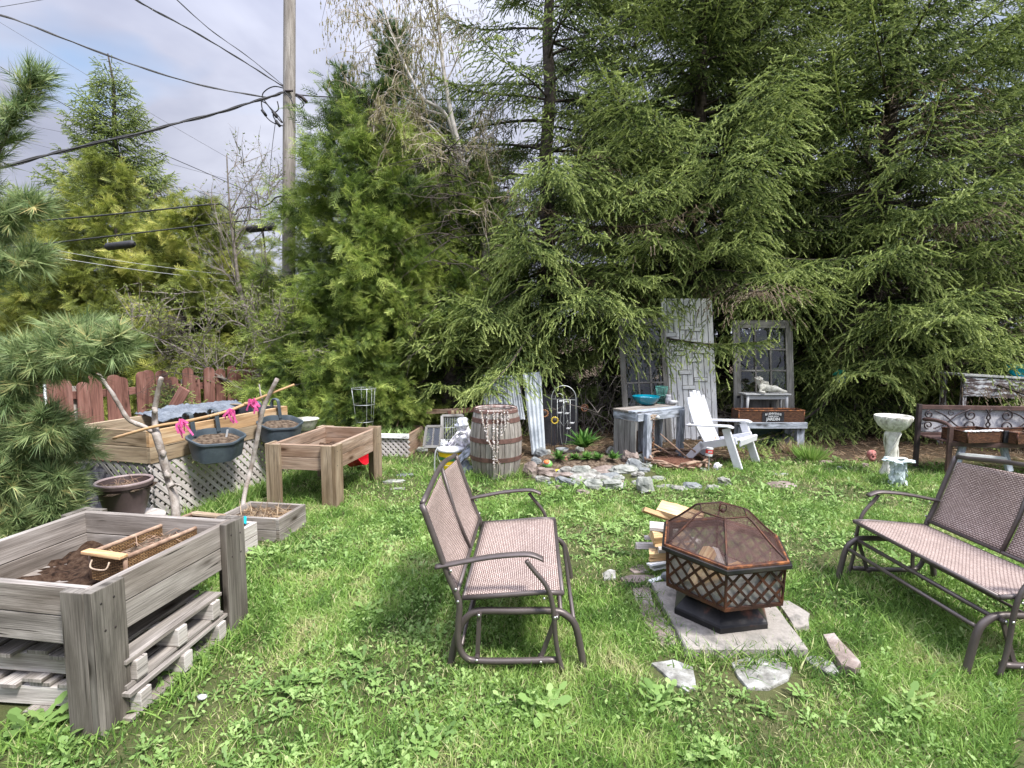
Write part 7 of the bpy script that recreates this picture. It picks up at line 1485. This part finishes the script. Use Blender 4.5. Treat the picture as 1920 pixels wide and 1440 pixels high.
for i, (xa, lb) in enumerate(((.13, 'left wicker basket on the scroll bench, lined with white'), (.62, 'right wicker basket on the scroll bench'))):
    pq = bq_(xa+.44, .42, -.42); wk, _, _, wc_ = wicker_tray('wicker_basket', lb, (pq.x, pq.y), R_(-7.5), .3, .44, .12, .415, M_wick, M_rust, group='wicker baskets on the scroll bench')
    if i == 0: mb = MB(); [mb.blob(wc_[0].lerp(wc_[3], t)+Vector((0, .02, .54)), (.045, .03, .014), .3, 3, 10, 6) for t in np.linspace(.05, .95, 9)]; mb.build('white_lining', M_white, wk, smooth=True)
mb = MB(); c = bq_(.59, .48, -.445); mb.box(c, (.055, .02, .14)); mb.build('black_strap', M_black, bevel=.006, label='black cloth strap hanging between the two baskets', cat='strap')
# sawhorse frame behind
sw = thing('sawhorse', 'grey wooden sawhorse frame behind the right glider', 'sawhorse', P(1840, 870, 5.9))
for xa, xb_ in ((1806, 1790), (1880, 1893)): mb = MB(); mb.board(P(xa, 834, 6.0), P(xb_, 884, 5.95), .07, .035, up=(1, 0, 0)); mb.build('leg', W_blue, sw, bevel=.003)
mb = MB(); mb.board(P(1797, 851, 5.93), P(1886, 860, 5.9), .035, .03); mb.build('cross_bar', M_white, sw, bevel=.003); mb = MB(); mb.board(P(1795, 832, 6.02), P(1890, 838, 6.0), .05, .04); mb.build('top_bar', W_grey, sw)
# peeling white table with blue pot
pt = thing('peeling_table', 'flaking white painted table at the right edge behind the scroll bench', 'table', P(1870, 760, 7.4)); Yp = 7.4; a_, b_ = P(1806, 703, Yp), P(1945, 710, Yp)
mb = MB(); mb.board(a_+Vector((0, .2, 0)), b_+Vector((0, .2, 0)), .45, .03, up=(0, 1, 0)); mb.build('top', M_white, pt, bevel=.004)
mb = MB(); mb.board(a_+Vector((.02, 0, -.16)), b_+Vector((0, 0, -.16)), .26, .02); mb.build('front_panel', W_peel, pt)
for t in (.05, .95): c = a_.lerp(b_, t); 
for x in (a_.x+.05, b_.x-.02):
    for y in (Yp+.03, Yp+.38): mb = MB(); mb.board((x, y, -.02), (x, y, a_.z-.02), .06, .05, up=(1, 0, 0)); mb.build('leg', W_peel, pt)
c = P(1909, 705, 7.5); c.z = b_.z+.018; mb = MB(); mb.lathe([(0, 0), (.09, 0), (.12, .06), (.135, .165), (.14, .17), (.13, .175), (.115, .1), (0, .05)], c, 30); mb.build('turquoise_pot', M_teal2, smooth=True, label='bright turquoise pot on the flaking white table', cat='pot')
stalks('green_tuft', 'bright green grassy tuft in front of the low bench leg', G(1520, 862), .13, 380, .26, M_grass, 'plant', .9, .012, tint=(.35, .8))
stalks('dry_grass_tuft', 'dry straw coloured grass tuft beneath the low bench', G(1487, 850), .1, 260, .24, M_dry, 'dry grass', .7, .006)
# ------------------------------------------------------------------ utility pole and cables
pz = P(541, 1, 9.6); YP = 9.6; pole = thing('utility_pole', 'tall weathered wooden utility pole left of the cedars', 'utility pole', (P(541, 600, YP).x, YP, 0)); mb = MB()
a = P(541, 640, YP); b = P(543, 0, YP); d = (b-a)/(b.z-a.z); base = a-d*(a.z+.1); tp = a+d*(9.6-a.z); mb.tube([base.lerp(tp, k/8) for k in range(9)], [.118-.028*k/8 for k in range(9)], 18); mb.build('shaft', W_pole, pole, smooth=True)
mb = MB(); c = P(541, 372, YP); mb.tube([c+Vector((0, 0, -.02)), c+Vector((0, 0, .02))], .118, 14, cap=False); mb.tube([P(541, 176, YP)+Vector((-.02, -.1, 0)), P(541, 176, YP)+Vector((.12, -.12, 0))], .02, 6); mb.tube([P(555, 178, YP-.1), P(566, 182, YP-.1), P(575, 192, YP-.1)], .03, 6); mb.build('bracket', M_iron, pole, smooth=True)
def wire(pts, r0_, label, mat=M_cable, twist=0, cat='cable', n=5):
    q = catmull([P(x, y, Y) for x, y, Y in pts], 8); mb = MB(); r = r0_*.68
    if pts[0][0] <= 0 or pts[0][1] <= 0: q = [q[0]+(q[0]-q[1]).normalized()*12]+q
    mb.tube(q, r, n)
    if twist:
        q2 = [p+Vector((0, .3*r, math.sin(i*.55)*r*1.6)) for i, p in enumerate(q)]; mb.tube(q2, r*.7, n)
        q3 = [p+Vector((0, .3*r, math.sin(i*.55+2.2)*r*1.6)) for i, p in enumerate(q)]; mb.tube(q3, r*.6, n)
    return mb.build('overhead_cable', mat, smooth=True, label=label, cat=cat)
wire([(-60, 22, 7), (0, 28, 7.2), (120, 72, 7.6), (260, 125, 8.3), (400, 165, 9), (500, 182, 9.5)], .011, 'twisted cable sweeping from the upper left corner down to the pole', M_cable2, 1)
wire([(245, -6, 6), (300, 25, 6.6), (400, 80, 7.8), (480, 130, 9), (533, 163, 9.6)], .01, 'twisted cable from the top edge down to the pole, lower of the two', M_cable2, 1)
wire([(325, -6, 6), (400, 60, 7.6), (470, 110, 9), (531, 160, 9.6)], .006, 'thin cable from the top edge down to the pole, upper of the two', M_cable2, 1)
wire([(533, 173, 9.5), (500, 183, 9.3), (430, 205, 9), (330, 232, 8.5), (240, 255, 8.1), (150, 275, 7.8), (70, 296, 7.5), (-60, 330, 7)], .02, 'thick twisted cable hanging from the pole to the left edge', M_cable, 1)
wire([(-40, 105, 14), (0, 125, 14), (200, 240, 14), (400, 330, 14), (560, 400, 14)], .014, 'paired black line running down behind the pointed spruce')
wire([(-40, 18, 14), (0, 42, 14), (195, 160, 14), (330, 240, 14), (470, 320, 14)], .007, 'thin line crossing above the pointed spruce', M_cable2)
wire([(-40, 220, 15), (150, 255, 15), (330, 310, 15), (520, 360, 15)], .007, 'thin line passing behind the golden cedars', M_cable2)
wire([(-40, 245, 15), (140, 290, 15), (330, 350, 15), (520, 375, 15)], .006, 'lowest thin line in the sky at the left', M_cable2)
wire([(-30, 16, 9), (0, 13, 9), (100, -4, 9)], .006, 'short stretch of line at the very top left corner', M_cable2)
wire([(-30, 424, 8.8), (40, 417, 8.9), (180, 405, 9), (300, 393, 9.2), (400, 383, 9.4), (418, 385, 9.45), (440, 402, 9.5), (447, 392, 9.5), (470, 388, 9.5), (482, 392, 9.5), (505, 382, 9.5), (518, 370, 9.5), (545, 368, 9.48), (580, 375, 9.6), (620, 372, 9.8), (700, 378, 10.4)], .02, 'heavy black cable with kinks crossing the pole at the yellow band')
wire([(-30, 470, 8.8), (60, 460, 8.9), (180, 446, 9), (300, 432, 9.2), (420, 418, 9.35), (540, 407, 9.47), (600, 405, 9.7), (720, 410, 10.5)], .018, 'lower heavy black cable carrying the two splice boxes')
wire([(545, 176, 9.6), (600, 181, 9.8), (700, 184, 10), (830, 187, 10.2), (1000, 190, 10.5), (1250, 194, 11)], .016, 'cable running right from the pole into the spruces')
wire([(-30, 470, 8), (80, 480, 8), (250, 505, 8.6), (440, 528, 9.4)], .005, 'thin pale clothes line across the golden cedars, lower one', M_white)
wire([(30, 450, 8), (130, 474, 8), (300, 500, 8.6), (450, 518, 9.4)], .004, 'thin pale clothes line across the golden cedars, upper one', M_white)
wire([(517, 225, 9.5), (510, 280, 9.5), (505, 340, 9.5), (500, 380, 9.5)], .008, 'dangling wire left of the pole', M_cable2)
mb = MB()
for pts in ([(531, 165), (515, 162), (500, 168), (492, 180), (505, 200), (520, 215), (530, 230)], [(490, 188), (492, 205), (500, 220), (512, 230), (530, 236)], [(484, 187), (500, 195), (515, 215), (528, 230)], [(533, 172), (545, 185), (550, 200)], [(520, 190), (522, 205), (512, 215), (518, 228)], [(556, 180), (570, 195), (560, 205), (552, 195)]):
    mb.tube(catmull([P(x, y, 9.45) for x, y in pts], 5), .01, 5)
for x, y in ((495, 212), (515, 215), (521, 232)): mb.tube([P(x-4, y-6, 9.43), P(x+4, y+5, 9.43)], .024, 6)
mb.build('cable_splices', M_cable, smooth=True, label='tangle of looped wires and splices at the top joint of the pole', cat='wires')
for x0, y0, x1, y1, Y, lb in ((465, 430, 515, 425, 9.2, 'black splice box on the cable just left of the pole'), (200, 463, 250, 457, 8.9, 'black splice box on the cable before the golden cedars')):
    a, b = P(x0, y0, Y), P(x1, y1, Y); o = thing('splice_box', lb, 'splice box', (a+b)/2, 0, 'splice boxes on the cable'); mb = MB(); mb.tube([a-(b-a)*.06, a, a+(b-a)*.04, b-(b-a)*.04, b, b+(b-a)*.06], [.03, .05, .062, .062, .05, .03], 12); mb.build('housing', M_cable, o, smooth=True, auto=40)
    mb = MB(); [mb.tube([a.lerp(b, t), a.lerp(b, t)+Vector((0, 0, .12))], .006, 4) for t in (.05, .95)]; mb.build('hanger', M_steel, o)
# ------------------------------------------------------------------ lawn
def nz(x, y, s, o=0): return np.array([noise.noise(Vector((a*s+o, b*s-o, o*.7))) for a, b in zip(x, y)])
KEEP = []   # footprints without grass: (centre x, y, half along, half across, angle)
def foot(cx, cy, hx, hy, ang): KEEP.append((cx, cy, hx, hy, ang))
foot(1.19, 2.9, .3, .36, 0); foot(-2.4, 2.5, .38, .34, -A1); foot(-3.25, 5.4, .42, .84, -LA); foot(-2.02, 4.24, .24, .18, -A1); foot(-2.2, 3.55, .2, .43, -A1)
foot(.8, 6.45, .88, .72, 0); foot(bc.x, bc.y, .26, .26, 0); foot(-1.85, 7.3, .5, .35, 0); foot(C0.x, C0.y, .3, .33, 0); foot(c.x, 30, .1, .1, 0)
def inside(x, y):
    m = np.zeros(len(x), bool)
    for cx, cy, hx, hy, a in KEEP:
        dx, dy = x-cx, y-cy; u = dx*math.cos(a)+dy*math.sin(a); v = -dx*math.sin(a)+dy*math.cos(a); m |= (abs(u) < hx) & (abs(v) < hy)
    return m
FLATS = [(G(1425, 1262), .17), (G(1268, 1265), .11), (G(1540, 1245), .08), (G(1235, 1150), .06), (G(1210, 1120), .07), (G(1222, 1135), .06), (G(1252, 1175), .06), (G(1575, 1220), .07), (G(1490, 1150), .09), (G(1195, 1084), .08), (G(1250, 1190), .06), (G(1141, 1075), .05)]
WORN = [(G(330, 1340), .28, .85), (G(420, 1290), .2, .7), (G(505, 1068), .14, .9), (G(745, 905), .35, .75), (G(1610, 1130), .2, .4), (G(700, 1330), .2, .4), (G(1380, 905), .35, .35), (G(870, 1020), .2, .3), (G(250, 1410), .15, .7)]
def worn(x, y):
    m = np.zeros(len(x))
    for c_, r, s in WORN: m = np.maximum(m, s*np.exp(-((x-c_.x)**2+(y-c_.y)**2)/(r*r)))
    return m
def edge(x):  # far limit of the lawn
    return np.interp(x, [-7, -5, -3.2, -2.2, -1.2, -.3, .3, 1.6, 2.4, 3.2, 4.2, 5.2, 7.5], [5.2, 6.2, 7.3, 7.2, 6.8, 6.9, 6.5, 6.4, 6.2, 7.1, 6.7, 6.4, 6.1])
def scatter(n, y0, y1, xr=.99, clip=True):
    y = np.sqrt(rs.uniform(y0*y0, y1*y1, n)); x = rs.uniform(-xr, xr, n)*y*1.02
    m = ~inside(x, y) & (x > -6.2)
    if clip: m &= y < edge(x)+rs.normal(0, .12, n)
    m &= rs.rand(n) > worn(x, y)
    for c_, r in FLATS: m &= ((x-c_.x)**2+(y-c_.y)**2) > (r*rs.uniform(.98, 1.28, n))**2
    return x[m], y[m]
def gz(x, y): return np.array([.018*noise.noise(Vector((a*.7, b*.7, 3))) for a, b in zip(x, y)])
parts_ = []
for (n, y0, y1, l0, l1, w_, seg, keep) in ((105000, 1.25, 3.0, .02, .062, .0042, 3, .62), (125000, 3.0, 5.0, .02, .06, .0058, 2, .6), (90000, 5.0, 8.0, .025, .065, .0085, 2, .6)):
    x, y = scatter(n, y0, y1); p1 = nz(x, y, 1.1, 3); p2 = nz(x, y, 4.5, 8); dens = .72+1.0*p1+.6*p2
    m = rs.rand(len(x)) < np.clip(dens+.3, .12, 1); x, y, p1, p2 = x[m], y[m], p1[m], p2[m]; n_ = len(x)
    L_ = rs.uniform(l0, l1, n_)*(1+.9*np.clip(p1+.2, -.3, .6)); D = rs.normal(0, .42, (n_, 3)); D[:, 2] = 1
    t = np.clip(.42+.55*p2+.35*p1+rs.normal(0, .14, n_), 0, 1); dry = rs.rand(n_) < np.clip(.1-.5*p1, .03, .4); t[dry] = rs.uniform(.85, 1.1, dry.sum())
    parts_.append(blades(np.stack([x, y, gz(x, y)-.004], 1), D, L_, np.full(n_, w_)*rs.uniform(.7, 1.3, n_), t, .55, seg))
# the lawn goes on outside the photograph
for n, x0, x1, y0, y1 in ((26000, 1.2, 8.5, -1.5, 6.5), (14000, -5.5, -.5, -1.5, 3.2), (5000, -.8, 1.4, -1.5, 1.3)):
    x = rs.uniform(x0, x1, n); y = rs.uniform(y0, y1, n); m = ((np.abs(x) > y*.96) | (y < 1.35)) & ~inside(x, y) & (y < edge(x)); x, y = x[m], y[m]; n_ = len(x); D = rs.normal(0, .5, (n_, 3)); D[:, 2] = 1
    parts_.append(blades(np.stack([x, y, gz(x, y)-.004], 1), D, rs.uniform(.03, .075, n_), rs.uniform(.009, .016, n_), np.clip(.45+.5*nz(x, y, 3.5, 8)+rs.normal(0, .15, n_), 0, 1), .55, 2))
# longer unmown tufts along the feet of things
def line_tufts(a, b, n, sp, l0, l1):
    a, b = Vector(a), Vector(b); t = rs.rand(n); k = np.round(t*n/14)/(n/14); t = .6*k+.4*t; x = a.x+(b.x-a.x)*t+rs.normal(0, sp, n); y = a.y+(b.y-a.y)*t+rs.normal(0, sp, n); D = rs.normal(0, .4, (n, 3)); D[:, 2] = 1
    parts_.append(blades(np.stack([x, y, np.zeros(n)], 1), D, rs.uniform(l0, l1, n), rs.uniform(.003, .008, n), np.clip(.45+.25*np.sin(t*40)+rs.normal(0, .15, n), 0, 1), .6, 3))
for a, b, n, sp, l0, l1 in (((-1.5, 2.1), (-1.42, 2.95), 450, .04, .05, .14), ((-2.6, 1.96), (-1.75, 1.93), 500, .04, .04, .13), ((-1.7, 1.92), (-1.56, 1.95), 60, .04, .04, .1), ((-2.72, 4.5), (-2.28, 6.2), 1500, .07, .08, .26), ((-2.9, 4.3), (-2.5, 4.6), 300, .06, .08, .24),
    ((-1.72, 3.2), (-1.68, 4.1), 400, .06, .05, .15), ((-2.3, 5.1), (-1.65, 4.95), 260, .06, .06, .16), ((-2.2, 5.1), (-1.5, 6.2), 1000, .2, .06, .16), ((bc.x-.32, bc.y-.2), (bc.x+.32, bc.y-.2), 500, .05, .08, .2), ((.0, 5.66), (1.6, 5.66), 500, .05, .03, .08),
    ((2.5, 6.4), (3.4, 6.5), 500, .12, .05, .14), ((4.0, 5.8), (5.2, 5.75), 800, .12, .06, .16), ((-.35, 2.6), (.4, 2.6), 500, .12, .05, .1), ((.86, 2.48), (1.6, 2.48), 420, .05, .06, .14), ((.84, 2.52), (.84, 3.2), 260, .035, .06, .12), ((1.53, 2.55), (1.53, 3.3), 300, .06, .05, .1),
    ((2.1, 2.4), (2.2, 3.6), 600, .1, .05, .12), ((-3.6, 3.9), (-2.6, 3.4), 900, .15, .12, .34), ((-.8, 6.4), (-1.3, 7.0), 400, .15, .06, .16)):
    line_tufts((a[0], a[1], 0), (b[0], b[1], 0), n, sp, l0, l1)
V, Tr, tn = merge(parts_); np_obj('grass', V, Tr, tn, M_grass, kind='stuff', label='short uneven lawn grass with dry and worn patches')
# broad-leaved weeds and dandelion rosettes spread through the lawn
def weeds(x, y, sc, nl0=6, nl1=12, serr=True):
    P_, D_, S_, Ls, Ws, Ts = [], [], [], [], [], []
    for a, b, s in zip(x, y, sc):
        nl = rs.randint(nl0, nl1); az = rs.uniform(0, 2*PI)+np.arange(nl)*2.4; e = np.radians(rs.uniform(12, 62, nl)); base = rs.uniform(.25, .75)
        D_.append(np.stack([np.cos(az)*np.cos(e), np.sin(az)*np.cos(e), np.sin(e)], 1)); S_.append(np.stack([-np.sin(az), np.cos(az), rs.normal(0, .25, nl)], 1)); P_.append(np.tile([a, b, .004], (nl, 1))+rs.normal(0, .006, (nl, 3))*np.array([1, 1, 0]))
        Ls.append(s*rs.uniform(.6, 1.15, nl)); Ws.append(s*rs.uniform(.15, .26, nl)); Ts.append(base+rs.uniform(-.15, .2, nl))
    pos, D, S, L_, W_, t = [np.concatenate(q) for q in (P_, D_, S_, Ls, Ws, Ts)]; n = len(pos); seg = 7; V = []; D = D/np.linalg.norm(D, axis=1, keepdims=True); S = S/np.linalg.norm(S, axis=1, keepdims=True); bd = rs.uniform(.2, .7, n)
    wp = [.16, .5, .3, .85, .42, 1.15, .8, 0]
    for i in range(seg+1):
        s = i/seg; c = pos+D*(L_*s)[:, None]; c[:, 2] -= L_*bd*s*s*.8
        if i < seg: w_ = (W_*wp[i])[:, None]; back = D*(L_*(-.03 if i % 2 else .03))[:, None]; V += [c-S*w_/2+back, c+S*w_/2+back]
        else: V += [c]
    V = np.stack(V, 1); m = V.shape[1]; V[:, :, 2] = np.maximum(V[:, :, 2], .003); tt = []
    for i in range(seg-1): k = 2*i; tt += [(k, k+1, k+3), (k, k+3, k+2)]
    k = 2*(seg-1); tt.append((k, k+1, k+2)); tt = np.array(tt)
    return V.reshape(-1, 3), (tt[None]+(np.arange(n)*m)[:, None, None]).reshape(-1, 3), np.repeat(t, m)
L2 = []
for n, y0, y1, s0, s1 in ((1400, 1.35, 3.2, .035, .09), (2200, 3.2, 5.2, .045, .105), (1500, 5.2, 7.4, .06, .14)):
    x, y = scatter(n, y0, y1); d = nz(x, y, .9, 21); bias = .25*np.exp(-((x+.9)**2)/1.2) ; m = rs.rand(len(x)) < np.clip(.45+1.6*d+bias, .06, 1); x, y = x[m], y[m]; L2.append(weeds(x, y, rs.uniform(s0, s1, len(x))))
for n, y0, y1, w_ in ((26000, 1.3, 3.4, .013), (26000, 3.4, 6.6, .018)):   # clover-sized ground leaves
    x, y = scatter(n, y0, y1); d = nz(x, y, 1.6, 40); m = rs.rand(len(x)) < np.clip(.3+2.2*d, .03, 1); x, y = x[m], y[m]; n_ = len(x); D = rs.normal(0, 1, (n_, 3)); D[:, 2] = np.abs(D[:, 2])*.6+.2
    L2.append(blades(np.stack([x, y, rs.uniform(.004, .035, n_)], 1), D, np.full(n_, w_)*rs.uniform(.8, 1.6, n_), np.full(n_, w_)*rs.uniform(.7, 1.1, n_), rs.uniform(.3, .95, n_), .4, 2))
V, Tr, tn = merge(L2); np_obj('lawn_weeds', V, Tr, tn, M_weed, kind='stuff', label='dandelions, clover and other broad-leaved weeds spread through the lawn')
for x, y, s, lb in ((1010, 1335, .15, 'big dandelion rosette in the grass in front of the left glider'), (1235, 1325, .15, 'large dandelion clump below the blue grey flagstone'), (800, 1400, .14, 'dandelion clump at the bottom edge left of centre'), (540, 1290, .12, 'dandelion rosette between the near planter and the left glider'),
    (200, 1345, .16, 'broad-leaved weed against the front post of the near planter'), (60, 1375, .17, 'leafy weed clump in the lower left corner'), (345, 1250, .15, 'dandelion beside the pallets'), (430, 1165, .16, 'dandelion against the back post of the near planter'), (500, 1045, .17, 'weed clump in front of the small box of dry stems'),
    (1330, 1420, .13, 'dandelion clump at the bottom edge right of centre'), (1700, 1330, .14, 'dandelion clump under the right glider foot'), (690, 1150, .14, 'broad dandelion patch left of the left glider')):
    g = G(x, y); a, b, c_ = weeds(np.array([g.x, g.x+.05, g.x-.04]), np.array([g.y, g.y+.03, g.y-.03]), np.array([s, s*.8, s*.7]), 10, 15); np_obj('dandelion', a, b, c_, M_weed, off=np.array([g.x, g.y, 0]), label=lb, cat='weed')
# fallen twigs and needles under the spruces
n = 9000; x = rs.uniform(-.6, 7.2, n); y = rs.uniform(6.2, 9.2, n); m = (y > edge(x)-.1); x, y = x[m], y[m]; n = len(x); D = rs.normal(0, 1, (n, 3)); D[:, 2] = np.abs(D[:, 2])*.25
a, b, c_ = blades(np.stack([x, y, np.full(n, .01)], 1), D, rs.uniform(.04, .16, n), rs.uniform(.003, .008, n), rs.uniform(-.1, .8, n), .1, 2); np_obj('twig_litter', a, b, c_, M_dry, kind='stuff', label='fallen twigs and dry stalks under the spruces')
for x, y, lb in ((380, 1307, 'small white stone in the bare earth beside the pallets'), (937, 1318, 'tiny white flower in the grass in front of the left glider'),): g = G(x, y, .02); mb = MB(); mb.blob(g, (.022 if x < 500 else .007, .016 if x < 500 else .007, .01), .2, 2, 9, 6); mb.build('white_pebble' if x < 500 else 'white_flower', M_white, smooth=True, label=lb, cat='pebble' if x < 500 else 'flower')
